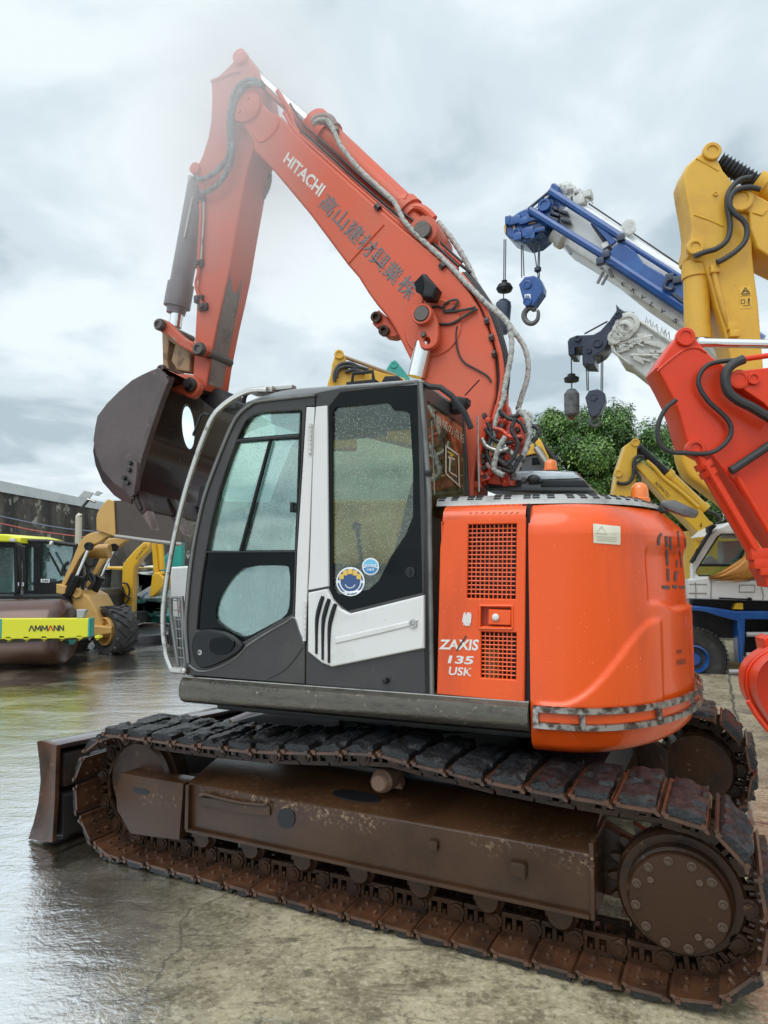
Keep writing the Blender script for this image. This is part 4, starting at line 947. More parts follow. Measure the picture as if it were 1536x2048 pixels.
# --- deck rim with slots, hood, beacon, rear lamp
m = MB(); rim = []
dp_ = [Vector((.24, .13, 0)), Vector((.45, .13, 0)), Vector((.72, .15, 0)), Vector((.90, .20, 0)), Vector((1.05, .32, 0)), Vector((1.16, .50, 0)), Vector((1.23, .75, 0)), Vector((1.25, 1.0, 0)), Vector((1.24, 1.3, 0)), Vector((1.15, 1.55, 0)), Vector((1.0, 1.75, 0))]
dpp = spline(dp_, 6)
secd = [(-.035, .0), (-.012, .035), (.03, .05), (.12, .055), (.20, .05)]
def rimpt(i, d, h):
    p = dpp[i]; t = (dpp[min(len(dpp)-1, i+1)]-dpp[max(0, i-1)]).normalized(); n = Vector((-t.y, t.x, 0)); r_ = p+n*d
    return U.P(r_.x, 1.893+h+.004*0, r_.y)
m.strip([[rimpt(i, d, h) for d, h in secd] for i in range(len(dpp))])
m.strip([[rimpt(i, .2, .05), UC+UPZ*1.945] for i in range(len(dpp))])
RIM = M('deck_rim_grey', (.36, .355, .34), .4, metal=.2, col2=(.22, .21, .20), nscale=10, bump=.1, bscale=50)
deck = m.build('engine_deck', RIM, EX, ang=.9)
m = MB()
tot_ = 0; L_ = [0]
for a, b_ in zip(dpp, dpp[1:]): tot_ += (b_-a).length; L_.append(tot_)
s = .02
while s < 1.55:
    i = min(range(len(L_)), key=lambda k: abs(L_[k]-s)); p0 = rimpt(i, -.022, .02); p1 = rimpt(i, .035, .052)
    i2 = min(len(dpp)-1, i+1); tdir = (rimpt(i2, 0, .04)-rimpt(max(0, i-1), 0, .04)).normalized()
    up_ = (p1-p0).normalized(); nn = up_.cross(tdir).normalized()
    m.box((p0+p1)/2-UPZ*.006, tdir*.017, up_*.022, nn*.013); s += .068
m.build('deck_slot', BLACK, deck, smooth=False)
# raised hood: back-projected front face at its own depth
HW = .95
hp_ = c3('318,520 312,452 380,440 520,430 712,433 745,470 798,520')
HB = [U.ab(x, y, HW) for x, y in hp_]
m = MB(); m.prism([U.P(a, z, HW) for a, z in HB], U.n*.75)
hood = m.build('engine_hood', M('wet_hood_grey', (.10, .11, .115), .22, coat=.6, col2=(.06, .065, .068), nscale=6), EX, bevel=.025)
m = MB(); m.prism([U.P(*U.ab(x, y, HW-.02), HW-.02) for x, y in c3('316,452 400,440 560,432 700,436 735,466 560,472 380,476')], U.n*.05); m.build('hood_lid', M('wet_pale_grey', (.50, .55, .58), .12, coat=.8, col2=(.40, .44, .46), nscale=5), hood, bevel=.02)
m = MB(); m.prism([U.P(*U.ab(x, y, HW-.03), HW-.03) for x, y in c3('340,478 470,476 470,500 340,506')], U.n*.03); m.prism([U.P(*U.ab(x, y, HW-.03), HW-.03) for x, y in c3('560,474 745,472 770,500 560,502')], U.n*.03); m.build('hood_vent', BLACK, hood, bevel=.004)
m = MB(); c = U.hit(*c3('530,468')[0], HW-.05); m.ball(c, .035, 2, (1.1, 1.1, .8)); m.tube(spline([U.hit(*p, HW-.04) for p in c3('500,480 515,462 530,456 548,462 562,480')], 5), .01, 8); m.build('hood_latch', DARK, hood)
def beacon(px_, py_, pl, w, r, h, parent, nm='beacon'):
    c = pl.hit(px_, py_, w)
    m = MB(); m.lathe(c, UPZ, [(-.02, r*1.15), (.0, r*1.15), (.005, r), (h*.6, r*.94), (h*.8, r*.8), (h*.95, r*.45), (h, r*.1)], 24); return m.build(nm, AMBER, parent)
beacon(*c3('986,552')[0], U, .62, .045, .085, EX)
# rear lamp / mirror bracket on the tail's top edge
RWp = U.P(1.34, 1.86, .75)
RL = Plane(RWp, U.ang); d0 = RL
m = MB(); m.prism([RL.hit(x, y) for x, y in c3('1068,575 1088,556 1140,558 1210,590 1243,604 1232,632 1180,626 1110,602')], U.n*.14); rl = m.build('rear_lamp', M('grey_lamp_shell', (.10, .10, .10), .3, coat=.3, col2=(.03, .03, .03), nscale=8), EX, bevel=.02)
m = MB(); m.prism([RL.hit(x, y, -.03) for x, y in c3('1040,590 1054,586 1100,598 1106,612 1060,612 1042,622')], U.n*.05); m.tube([RL.hit(*p, -.02) for p in c3('1046,588 1046,622')], .016, 8); m.build('camera_bracket', BLACK, EX, bevel=.006)
# --- boom, arm, bucket, cylinders, hoses
c6 = lambda s: q('c6', s)
c7 = lambda s: q('c7', s)
BW0, BW1 = .86, 1.26                       # boom's two faces, as depth behind the cab side
bo = c6('770,330 800,285 835,270 870,280 905,318 945,365 1000,388 1052,440')+c7('60,192 130,262 220,342 350,458 480,572 560,640 640,706 730,780 800,842 870,915 925,985 968,1055 1002,1130 1028,1210 1044,1290 1052,1400 1050,1490 1024,1600 992,1690 965,1780 945,1900 935,2010 860,2010 800,1920 770,1700 742,1560 700,1440 650,1350 620,1285 590,1225 560,1165 520,1105 470,1045 430,990 380,910')+c6('1340,1145 1150,890 960,662 900,600 862,562 850,510 800,420 775,380')
boom = plate('boom', U, bo, BOOMRED, EX, w=BW0, t=BW1-BW0, bev=.018)
# thin welds / wear pads on the boom side
for s in ('862,470 900,520 960,480 990,430 985,400',):
    MB().tube(spline([U.P(*U.ab(*p, BW0), BW0) for p in c6(s)], 5), .012, 8).build('weld_pad', BOOMRED, boom)
MB().tube([U.P(*U.ab(*p, BW0), BW0) for p in c6('1350,1142 1530,945')], .008, 6).build('weld_pad', BOOMRED, boom)
pv = U.hit(*c6('830,345')[0], BW0)
m = MB(); m.lathe(pv, -U.n, [(-.02, .115), (.018, .115), (.022, .108)], 36)
for dx, dy in ((.02, .05), (-.05, -.03)): m.cyl(pv-U.n*.02+U.r*dx+UPZ*dy, pv-U.n*.03+U.r*dx+UPZ*dy, .015, .013, 8)
m.build('pin_boss', BOOMRED, boom)
# bulged boss round the boom-cylinder pin and its plate
pc = U.hit(*c7('745,1160')[0], BW0); m = MB(); m.lathe(pc, -U.n, [(-.02, .185), (.004, .185), (.010, .178)], 40); m.build('pin_boss', BOOMRED, boom)
pp_ = plate('pin_plate', U, c7('668,1120 676,1075 705,1052 740,1075 768,1120 772,1215 755,1250 710,1268 676,1250'), BOOMRED, boom, w=BW0-.09, t=.05, bev=.008, sm=1, holes=[chaikin(c7('700,1205 730,1205 732,1238 702,1240'), 2)])
c = U.hit(*c7('700,1100')[0], BW0-.09)
m = MB(); m.lathe(c, -U.n, [(-.1, .066), (.03, .066), (.04, .062), (.04, .05), (.03, .045), (.03, .01)], 28); m.build('pin', BOOMRED, pp_)
m = MB(); m.lathe(c-U.n*.04, -U.n, [(0, .048), (.008, .044)], 20); m.cyl(c-UPZ*.12-U.n*.005, c-UPZ*.12-U.n*.02, .02, .016, 6); m.build('pin_cap', M('greasy_pin', (.10, .085, .075), .4, metal=.5, bump=.3), pp_)
m = MB(); m.tube([U.hit(*c7('704,1235')[0], BW0-.02), U.hit(*c7('664,1400')[0], BW0-.02)], .058, 16); m.build('boom_cylinder', CHROME, EX)
# small lug under the boom
lug = plate('boom_lug', U, c7('478,1070 450,1118 450,1140 470,1160 500,1150 510,1200 545,1205 580,1196 560,1160 520,1105'), BOOMRED, boom, w=BW0+.05, t=.10, bev=.01)
m = MB()
for s in ('474,1112', '512,1178'): c = U.hit(*c7(s)[0], BW0+.05); m.lathe(c, -U.n, [(0, .035), (.03, .035), (.03, .02), (.01, .018)], 16)
m.build('lug_pin', MUD, boom)
# lettering
write('lettering', 'HITACHI', 'c7', '42,302 226,470 190,524 14,350', boom, WHITEINK, boom, bold=.03, off=.003)
write('lettering', '高山建材興業', 'c7', '238,496 612,884 552,958 182,566', boom, DARKINK, boom, bold=.012, off=.003)
write('lettering', '株', 'c7', '622,892 684,958 622,1034 562,964', boom, DARKINK, boom, bold=.012, off=.003)
MB().tube(spline([U.P(*U.ab(*p, BW0), BW0-.01) for p in c7('866,1155 860,1210 870,1280 900,1330 960,1365 1010,1395 1032,1425')], 6), .006, 6).build('cable', HOSE, boom)
m = MB()
for s in ('770,1140 830,1140 890,1110 945,1075 965,1072', '800,1080 800,1050 825,1030 860,1022 866,1040 840,1068 800,1082 880,1075 955,1060', '690,1040 730,1060 760,1055 790,1062'):
    m.tube(spline([U.P(*U.ab(*p, BW0-.02), BW0-.02) for p in c7(s)], 6), .008, 6)
m.build('cable', HOSE, boom)
wl = plate('work_light', U, c7('648,940 690,892 708,892 766,958 744,1012 690,1010'), BLACK, EX, w=BW0-.16, t=.12, bev=.02)
MB().prism([U.P(*U.ab(*p, BW0-.165), BW0-.165) for p in c7('655,938 692,900 702,948 690,1000 664,985')], U.n*.006).build('lamp_lens', BLACKGL, wl)
MB().tube([U.hit(*p, BW0-.10) for p in c7('720,1005 700,1020 690,1040 700,1062')], .012, 8).build('lamp_bracket', BOOMRED, wl)
# upper pipe runs along the boom back
def run(pts, w, r, mat, name='pipe', n=5, parent=None):
    return MB().tube(spline([U.P(*U.ab(*p, w), w) for p in pts], n), r, 8).build(name, mat, parent or EX)
pl_ = '20,110 75,200 140,262 240,352 360,462 490,575 570,642 660,712 740,776 810,840 860,885'
run(c7(pl_), BW0+.02, .013, BOOMRED); run([(x+2, y-5) for x, y in c7(pl_)], BW0+.09, .013, BOOMRED)
run(c7('70,195 120,248 230,352 360,470 480,582 640,716 800,850 880,925'), BW0+.12, .015, PIPEDARK)
for k_, (dx, dy, dw, r_, mt_) in enumerate(((5, -10, .05, .009, HOSE), (9, -14, .16, .010, BOOMRED), (12, -18, .10, .008, HOSE), (3, -2, .20, .012, PIPEDARK))): run([(x+dx, y+dy) for x, y in c7(pl_)], BW0+dw, r_, mt_)
arc = '880,900 930,960 985,1040 1020,1120 1050,1210 1072,1290 1084,1380 1080,1460 1058,1560 1030,1640'
run(c7(arc), BW0+.02, .016, BOOMRED); run([(x-6, y+2) for x, y in c7(arc)], BW0+.05, .02, PIPEDARK); run([(x+3, y-2) for x, y in c7(arc)], BW0+.14, .016, BOOMRED)
for dx, dy, dw, r_, mt_ in ((6, -3, .08, .010, HOSE), (10, -4, .18, .012, HOSE), (-3, 1, .10, .010, BOOMRED), (13, -6, .22, .009, PIPEDARK)): run([(x+dx, y+dy) for x, y in c7(arc)], BW0+dw, r_, mt_)
m = MB()
for s in ('470,565 486,582', '785,852 800,868', '1000,1130 1020,1125', '1022,1210 1042,1206', '1036,1290 1052,1288'):
    a, b_ = c7(s); p0 = U.P(*U.ab(*a, BW0), BW0-.005); p1 = U.P(*U.ab(*b_, BW0), BW0-.005); m.tube([p0, p1], .022, 6)
m.build('pipe_clamp', M('dark_fitting', (.06, .05, .048), .4, metal=.6), EX)
# --- arm cylinder on top of the boom
WC = (BW0+BW1)/2
def px3(s, cr, w): return U.P(*U.ab(*q(cr, s)[0], w), w)
r0, r1 = px3('845,140', 'c6', WC), px3('1200,450', 'c6', WC)
m = MB(); m.tube([px3('855,170', 'c6', WC), px3('1190,465', 'c6', WC)], .046, 18); rod = m.build('cylinder_rod', CHROME, EX)
b0, b1 = px3('190,190', 'c7', WC), px3('650,628', 'c7', WC)
m = MB(); dd = (b1-b0).normalized(); m.tube([b0-dd*.05, b0-dd*.049, b0+dd*.12, b0+dd*.121, b1], [.105, .12, .12, .098, .098], 24)
for t in (.0, .93): c = b0.lerp(b1, t); m.lathe(c, dd, [(-.03, .115), (.03, .115)], 24)
cyl = m.build('arm_cylinder', BOOMRED, EX)
m = MB(); e0 = px3('695,685', 'c7', WC); m.tube([b1-dd*.1, e0], [.085, .07], 18); m.lathe(px3('695,685', 'c7', BW0+.02), U.n, [(0, .05), (0, .095), (.02, .10), (.34, .10), (.36, .09)], 28); m.build('cylinder_eye', BOOMRED, cyl)
m = MB(); m.lathe(px3('695,685', 'c7', BW0+.0), U.n, [(-.02, .02), (-.02, .055), (.04, .06)], 20); m.build('pin_cap', M('greasy_pin'  , (.1, .08, .07), .4), cyl)
br = plate('cylinder_bracket', U, c7('640,700 660,650 720,640 760,690 800,800 830,860 790,840 700,770'), BOOMRED, boom, w=BW0+.08, t=.24, bev=.012)
m = MB(); m.tube(spline([px3(s, 'c7', WC-.06) for s in ('600,560', '630,578', '680,575', '720,598', '750,630')], 5), .028, 10); m.tube([px3('590,548', 'c7', WC-.06), px3('625,545', 'c7', WC-.06)], .05, 10); m.build('pipe', BOOMRED, cyl)
run(c7('330,330 420,400 520,485 600,560'), WC-.02, .020, BOOMRED, parent=cyl); 
run(c6('985,260 1040,350 1075,440 1100,480'), BW0+.05, .016, BOOMRED, parent=boom)
run(c6('890,200 950,275 1030,345 1060,395'), BW0+.12, .011, BOOMRED)
# white-wrapped hoses
def wrap(s, cr, w0, w1, r, mat=WRAP, name='hose'):
    P = q(cr, s); k = len(P); pts = []
    for i, p in enumerate(P):
        w = w0+(w1-w0)*i/(k-1); pts.append(U.P(*U.ab(*p, w), w))
    pts = spline(pts, 10); rnd = random.Random(len(s)); rr = [r*(1+.07*math.sin(i*1.3)+.10*(rnd.random()-.5)) for i in range(len(pts))]
    return MB().tube(pts, rr, 12).build(name, mat, EX)
wrap('162,168 185,150 230,150 262,200 290,262 330,320 400,400 470,465 530,520 565,560 600,630 650,690 730,765 800,830 860,890 900,935 950,985 1010,1045 1070,1095 1110,1140 1128,1200 1128,1280 1112,1370 1095,1450 1090,1500 1075,1535', 'c7', BW0-.01, BW0+.0, .0165)
wrap('770,645 800,680 840,730 880,790 920,860 950,930 990,1000 1030,1080 1060,1160 1080,1240 1095,1320 1092,1400 1080,1470 1070,1540', 'c7', BW0+.30, BW0+.2, .0185)
wrap('930,930 980,990 1040,1060 1100,1120 1150,1190 1190,1250 1210,1330 1205,1410 1180,1490 1160,1560', 'c7', BW0+.35, BW0+.3, .017)
m = MB()
for s in ('160,160 180,140 215,132 245,140 268,180', '165,175 190,165 240,165 275,205'): m.tube(spline([px3(p, 'c7', WC-.1) for p in s.split()], 5), .028, 8)
m.build('hose_fitting', M('wrapped_fitting', (.30, .22, .19), .6, col2=(.12, .05, .04), nscale=16, bump=.5, bscale=40), EX)
run(c7('770,710 790,770 830,810 890,860 930,890'), BW0+.2, .01, HOSE)
# --- valve block cluster at the boom foot
vr = random.Random(11); m = MB()
def vb(x, y, w, sx, sy, sz, rot):
    c = px3('%f,%f' % (x, y), 'c7', w); a, b_ = U.r*math.cos(rot)+UPZ*math.sin(rot), -U.r*math.sin(rot)+UPZ*math.cos(rot); m.box(c, a*sx, U.n*sz, b_*sy)
for x, y, sx, sy, rot in ((1050, 1600, .06, .10, -.3), (1100, 1590, .05, .09, .2), (1060, 1680, .08, .06, .1), (1130, 1660, .07, .06, -.2), (1165, 1630, .06, .05, .3), (1120, 1700, .10, .05, -.5), (1180, 1690, .045, .09, .1), (1040, 1730, .05, .06, .6), (1000, 1760, .04, .07, -.4), (1170, 1740, .05, .05, .4), (1085, 1790, .06, .08, -.2), (1070, 1840, .05, .05, .2), (1090, 1900, .12, .055, -.12), (1010, 1890, .05, .04, .3), (970, 1930, .06, .03, 0), (1000, 1840, .03, .06, .3)):
    vb(x, y, BW0+.05+vr.random()*.12, sx*.64, sy*.66, .06+.03*vr.random(), rot)
for i in range(30):
    x, y = 1000+vr.random()*190, 1580+vr.random()*340; c = px3('%f,%f' % (x, y), 'c7', BW0+vr.random()*.1)
    if y > 1820 and x > 1130: continue
    d_ = (U.r*vr.uniform(-1, 1)+UPZ*vr.uniform(-1, 1)-U.n*vr.uniform(0, 1)).normalized()
    m.cyl(c, c+d_*vr.uniform(.03, .08), vr.uniform(.014, .026), seg=8)
vb_ = m.build('valve_block', VALVE, EX, bevel=.006)
m = MB()
for i in range(26):
    x, y = 985+vr.random()*210, 1580+vr.random()*330; c = px3('%f,%f' % (x, y), 'c7', BW0-.03+vr.random()*.05); m.cyl(c, c-U.n*.03, .018, .015, 6)
m.build('fitting', M('dark_fitting', (.06, .05, .048), .4, metal=.6), vb_)
for s, w0, r, mt in (('1095,1500 1070,1560 1050,1620 1045,1680 1030,1740', -.03, .013, WRAP), ('1160,1560 1200,1600 1215,1680 1195,1760 1160,1830 1140,1900', -.02, .017, WRAP), ('1100,1690 1070,1740 1050,1800 1045,1850 1090,1880', -.06, .017, WRAP), ('1180,1640 1240,1640 1262,1670 1230,1720', .0, .014, HOSE), ('1080,1740 1130,1770 1160,1800', -.04, .016, WRAP), ('1020,1600 990,1700 970,1800 985,1880', .0, .02, VALVE), ('1040,1780 1090,1820 1130,1850 1140,1900', -.03, .02, PIPEDARK), ('1190,1580 1215,1585 1215,1640', -.01, .018, WRAP), ('1100,1600 1150,1590 1200,1570', .02, .015, PIPEDARK), ('1010,1620 1030,1680 1010,1760 1030,1820 1080,1850', -.05, .011, HOSE), ('1150,1600 1130,1660 1160,1720 1140,1790 1100,1830', -.07, .012, HOSE), ('1070,1560 1110,1600 1170,1620 1200,1670', -.05, .011, HOSE), ('985,1700 1010,1740 1070,1760 1120,1745', -.06, .014, STEEL), ('1040,1650 1080,1660 1120,1690 1180,1690', -.06, .013, VALVE), ('1090,1850 1130,1860 1150,1830 1180,1780', -.05, .012, HOSE), ('1000,1650 1040,1700 1090,1720 1140,1715', -.05, .012, HOSE)):
    wrap(s, 'c7', BW0+w0-.02, BW0+w0-.02, r, mt)
MB().prism([px3(s, 'c7', BW0-.05) for s in ('1040,1712', '1062,1706', '1056,1740', '1036,1744')], U.n*.02).build('warning_tag', GOLDSTK, vb_)
# --- arm
AW0, AW1 = BW0+.06, BW1-.06
ao = c6('482,0 482,0')[:0]+c6('800,66 770,98 706,160 645,212 648,300 642,420 628,500 600,590 572,645 548,660 548,690 572,720 592,800 590,900 582,1050 576,1200 570,1350 562,1500 556,1620 548,1740 560,1800 600,1800 622,1762 640,1640 680,1440 712,1300 742,1160 772,980 806,790 832,640 862,560 880,440 900,300 885,200 862,140 845,92 825,70')
arm = plate('arm', U, ao, BOOMRED, EX, w=AW0, t=AW1-AW0, bev=.014)
rf = [U.P(*U.ab(*p, AW0-.004), AW0-.004) for p in c6('742,1162 690,1420 668,1540 640,1640 622,1762')]
m = MB(); m.strip([[p-U.r*.01 for p in rf], [p+U.n*(AW1-AW0+.01)+U.r*.018 for p in rf], [p+U.n*(AW1-AW0+.01)+U.r*.06 for p in rf]][:2])
m = MB(); wp = c6('738,1175 758,1300 800,1240 700,1790 622,1790 660,1560 690,1420'); mark('wear_plate', [c6('740,1190 752,1280 772,1302 810,1210 765,1450 700,1786 628,1762 656,1580 690,1420')], arm, M('scuffed_grey_steel', (.20, .17, .155), .42, metal=.4, col2=(.10, .085, .08), nscale=6, col3=(.3, .22, .2), n3scale=18, bump=.2), arm, .004, cut=14)
m = MB(); m.lathe(px3('800,95', 'c6', AW0), -U.n, [(-.02, .055), (.03, .055), (.035, .047)], 24); m.lathe(px3('572,665', 'c6', AW0), -U.n, [(-.02, .042), (.03, .042), (.035, .034)], 24); m.build('pin_boss', BOOMRED, arm)
MB().tube(spline([U.P(*U.ab(*p, AW0), AW0-.004) for p in c6('648,214 700,195 760,168 800,165')], 5), .012, 8).build('weld_pad', BOOMRED, arm)
# hoses and pipes on the arm
ah = M('dusty_hose', (.10, .11, .11), .5, col2=(.24, .25, .25), nscale=24, amt=(.5, .6), bump=.5, bscale=50)
wrap('905,225 860,205 805,222 770,262 748,330 738,420 742,500 735,590 705,640 650,690 600,712 560,704', 'c6', AW0-.06, AW0-.04, .020, ah)
wrap('915,240 870,225 820,240 788,280 765,340 755,430 758,510 750,600 722,680 680,740 630,776 600,780', 'c6', AW0-.10, AW0-.05, .019, ah)
wrap('930,650 945,690 938,750 915,800 892,832', 'c6', AW1-.02, AW1-.02, .018, ah)
run(c6('590,800 594,900 588,1000 580,1180 568,1240 575,1290 600,1350'), AW0-.02, .012, BOOMRED, parent=arm); run(c6('606,800 608,900 602,1000 594,1140'), AW0-.02, .008, STEEL, parent=arm)
m = MB()
for s in ('590,1150', '600,820', '612,1370', '590,1330'): c = px3(s, 'c6', AW0); m.box(c, U.r*.035, U.n*.03, UPZ*.025); m.cyl(c-U.n*.03, c-U.n*.05, .02, .018, 8)
m.build('pipe_clamp', M('dark_fitting', (.06, .05, .048), .4), arm)
# --- bucket cylinder and linkage
m = MB(); t0, t1 = px3('585,735', 'c6', WC), px3('492,1250', 'c6', WC); dd = (t1-t0).normalized()
m.tube([t0-dd*.02, t0, t1, t1+dd*.001, t1+dd*.18, t1+dd*.181, t1+dd*.23], [.05, .085, .085, .10, .10, .075, .07], 22)
bc = m.build('bucket_cylinder', CYLGREY, EX)
m = MB(); m.tube([px3('482,1330', 'c6', WC), px3('462,1470', 'c6', WC)], .048, 16); m.build('cylinder_rod', CHROME, bc)
m = MB(); m.tube([px3('538,800', 'c6', WC-.06), px3('470,1200', 'c6', WC-.06), px3('455,1300', 'c6', WC-.06)], .016, 8); m.tube([px3('538,700', 'c6', WC-.06), px3('545,760', 'c6', WC-.06), px3('536,800', 'c6', WC-.06)], .02, 8); m.tube([px3('552,805', 'c6', WC-.09), px3('510,1010', 'c6', WC-.09)], .010, 8); m.build('pipe', STEEL, bc)
lk = MB()
def link_plate(s, w, t, mat, nm, bev=.012, sm=1): return plate(nm, U, c6(s), mat, EX, w=w, t=t, bev=bev, sm=sm)
for w in (AW0-.10, AW1+.04): link_plate('368,1440 390,1425 425,1438 480,1500 540,1545 585,1540 628,1565 630,1600 590,1625 545,1600 470,1560 410,1500 375,1490', w, .05, LINKRED, 'arm_link')
h = link_plate('392,1490 440,1480 500,1520 540,1600 534,1700 470,1690 440,1640 460,1560 430,1540 420,1640 430,1700 398,1672', AW0-.02, .10, TAN, 'bucket_link', .01, 0)
link_plate('392,1490 460,1500 470,1700 398,1690', AW1-.06, .10, TAN, 'bucket_link', .01, 0)
m = MB()
for s, r in (('388,1460', .044), ('590,1585', .050), ('400,1690', .036)):
    c = px3(s, 'c6', AW0-.11); m.lathe(c, -U.n, [(-.36, r*.7), (-.0, r*.7), (.0, r), (.02, r), (.035, r*.8), (.035, r*.5), (.025, r*.45)], 24)
m.build('link_pin', M('greasy_pin', (.1, .085, .075), .4, metal=.5), EX)
# --- bucket: side plates, curved shell, lip with teeth, ears
KW0, KW1 = .56, 2.02
ko = c6('376,1676 340,1690 292,1712 240,1740 170,1800 110,1860 62,1925')+[(190, 852), (186, 880), (191, 908), (205, 942), (228, 968), (243, 978), (262, 985), (266, 960), (282, 900), (300, 840), (318, 790), (334, 752)]
bk = plate('bucket', U, ko, BUCKET, EX, w=KW0, t=.035, bev=.006)
plate('side_plate', U, ko, BUCKETIN, bk, w=KW1-.035, t=.035, bev=.006)
plate('cutting_edge', U, c6('388,1690 425,1745')+[(341, 752), (322, 800), (305, 850), (287, 905), (272, 960), (266, 1000), (252, 985), (266, 945), (285, 880), (302, 820), (318, 775)], BUCKET, bk, w=KW0-.012, t=.05, bev=.006)
shell = [U.ab(x, y, KW0) for x, y in c6('392,1674 340,1690 292,1712 240,1740 170,1800 110,1860 62,1925')+[(190, 852), (186, 880), (191, 908), (205, 942), (228, 968), (250, 985), (268, 1002)]]
sh3 = spline([Vector((a, z, 0)) for a, z in shell], 4)
m = MB()
inn = []
for i, p in enumerate(sh3):
    t = (sh3[min(len(sh3)-1, i+1)]-sh3[max(0, i-1)]).normalized(); inn.append(p+Vector((-t.y, t.x, 0))*.025)
cn = Vector((sum(p.x for p in sh3)/len(sh3)+.3, sum(p.y for p in sh3)/len(sh3), 0))
if (inn[20]-cn).length > (sh3[20]-cn).length: inn = [p*2-k for p, k in zip(sh3, inn)]
m.strip([[U.P(p.x, p.y, w) for w in (KW0+.03, KW1-.03)] for p in sh3]+[[U.P(p.x, p.y, w) for w in (KW0+.03, KW1-.03)] for p in inn[::-1]])
m.build('bucket_shell', BUCKETIN, bk, ang=.5)
# lip plate and teeth reach forward and down from the shell's edge
lp0 = Vector(U.ab(262, 990, KW0)); lp1 = Vector(U.ab(288, 1040, KW0)); ld = (lp1-lp0).normalized(); ln = Vector((-ld.y, ld.x))
m = MB(); m.prism([U.P(*(lp0+ld*a+ln*b_), KW0) for a, b_ in ((-.03, .0), (.13, -.004), (.13, .022), (-.03, .035))], U.n*(KW1-KW0)); m.build('bucket_lip', BUCKETIN, bk, bevel=.005)
for i in range(5):
    w = KW0+.06+i*(KW1-KW0-.12)/4
    m = MB(); m.prism([U.P(*(lp0+ld*a+ln*b_), w-.045) for a, b_ in ((-.02, .05), (.10, .055), (.155, .035), (.155, -.012), (.10, -.022), (.0, -.01))], U.n*.09)
    tn = m.build('tooth', BUCKETIN, bk, bevel=.012)
    m = MB(); A = [U.P(*(lp0+ld*a+ln*b_), w-.038) for a, b_ in ((.15, .04), (.15, -.018), (.275, -.004), (.285, .012))]; m.prism(A, U.n*.076); m.build('tooth_tip', M('worn_tooth', (.12, .075, .065), .35, col2=(.2, .15, .13), nscale=12, coat=.3), tn, bevel=.008)
for s in ('250,965', '254,930'):
    pass
m = MB(); m.prism([U.P(*U.ab(x, y, KW0-.03), KW0-.03) for x, y in ((258, 918), (274, 924), (272, 960), (268, 990), (258, 994), (243, 975), (245, 960), (252, 952))], U.n*.03); sc_ = m.build('side_cutter', BUCKET, bk, bevel=.010)
m = MB()
for x, y in ((262, 926), (260, 940), (250, 956), (257, 966)): c = U.P(*U.ab(x, y, KW0-.03), KW0-.03); m.cyl(c, c-U.n*.022, .018, .016, 6)
m.build('bolt', DARK, bk)
for w in (AW0-.09, AW1+.03):
    e = link_plate('392,1678 430,1690 470,1712 530,1705 575,1735 588,1775 570,1815 540,1838 500,1815 440,1800 412,1730', w, .06, LINKRED, 'bucket_ear')
m = MB(); c = px3('540,1765', 'c6', AW0-.10); m.lathe(c, -U.n, [(-.45, .04), (.0, .04), (.0, .052), (.012, .052), (.02, .044), (.03, .034), (.05, .03)], 24); m.build('bucket_pin', M('black_pin', (.03, .027, .026), .4, metal=.5), EX)
mark('weld_streak', [c6('335,1690 348,1690 300,1890 286,1890')], bk, M('orange_scrape', (.24, .09, .05), .5), bk, .003, cut=None)
def roll_bucket(o):
    for v in o.data.vertices:
        w = (v.co+WLOC[o]-U.o).dot(U.n)-KW0; v.co.z -= .075*max(0, w)
for o in [bk]+list(bk.children_recursive): roll_bucket(o)
m = MB(); m.prism([U.P(*U.ab(x, y, AW0+.1), AW0+.1) for x, y in c6('620,1770 705,1790 715,1830 770,1850 770,1890 640,1880 580,1830')], U.n*.3); m.build('arm_boss', DARK, EX, bevel=.02)
# ------------------------------------------------------------ machines standing behind: shared helpers
class Rig:
    """a machine standing in an upright plane; parts are traced on it and given thickness"""
    def __init__(s, name, label, cat, pl, base_px, group=None):
        s.pl = pl; P = pl.hit(base_px[0], base_px[1]); s.root = thing(name, label, cat, (P.x, P.y, GZ), group)
    def plate(s, name, cr, pts, mat, w=0.0, t=.1, bev=.01, sm=0, holes=(), parent=None, smh=0):
        return plate(name, s.pl, q(cr, pts), mat, parent or s.root, w=w, t=t, bev=bev, sm=sm, holes=[q(cr, h) for h in holes], smh=smh)
    def p(s, cr, pt, w=0.0): return s.pl.hit(*q(cr, pt)[0], w)
    def tube(s, name, cr, pts, r, mat, w=0.0, n=5, seg=10, parent=None):
        return MB().tube(spline([s.pl.hit(x, y, w) for x, y in q(cr, pts)], n), r, seg).build(name, mat, parent or s.root)
    def rod(s, name, cr, a, b, r, mat, w=0.0, seg=16, bev=0.0, parent=None, rings=()):
        P0, P1 = s.p(cr, a, w), s.p(cr, b, w); m = MB(); m.cyl(P0, P1, r, seg=seg, bev=bev); d = (P1-P0).normalized()
        for t, k in rings: c = P0.lerp(P1, t); m.cyl(c-d*r*.45, c+d*r*.45, r*k, seg=seg)
        return m.build(name, mat, parent or s.root)
    def boss(s, name, cr, c, r, mat, w=0.0, h=.03, parent=None):
        return MB().lathe(s.p(cr, c, w), -s.pl.n, [(-.02, r), (h*.8, r), (h, r*.92), (h, r*.62), (h*.6, r*.58), (h*.6, r*.05)], 28).build(name, mat, parent or s.root)
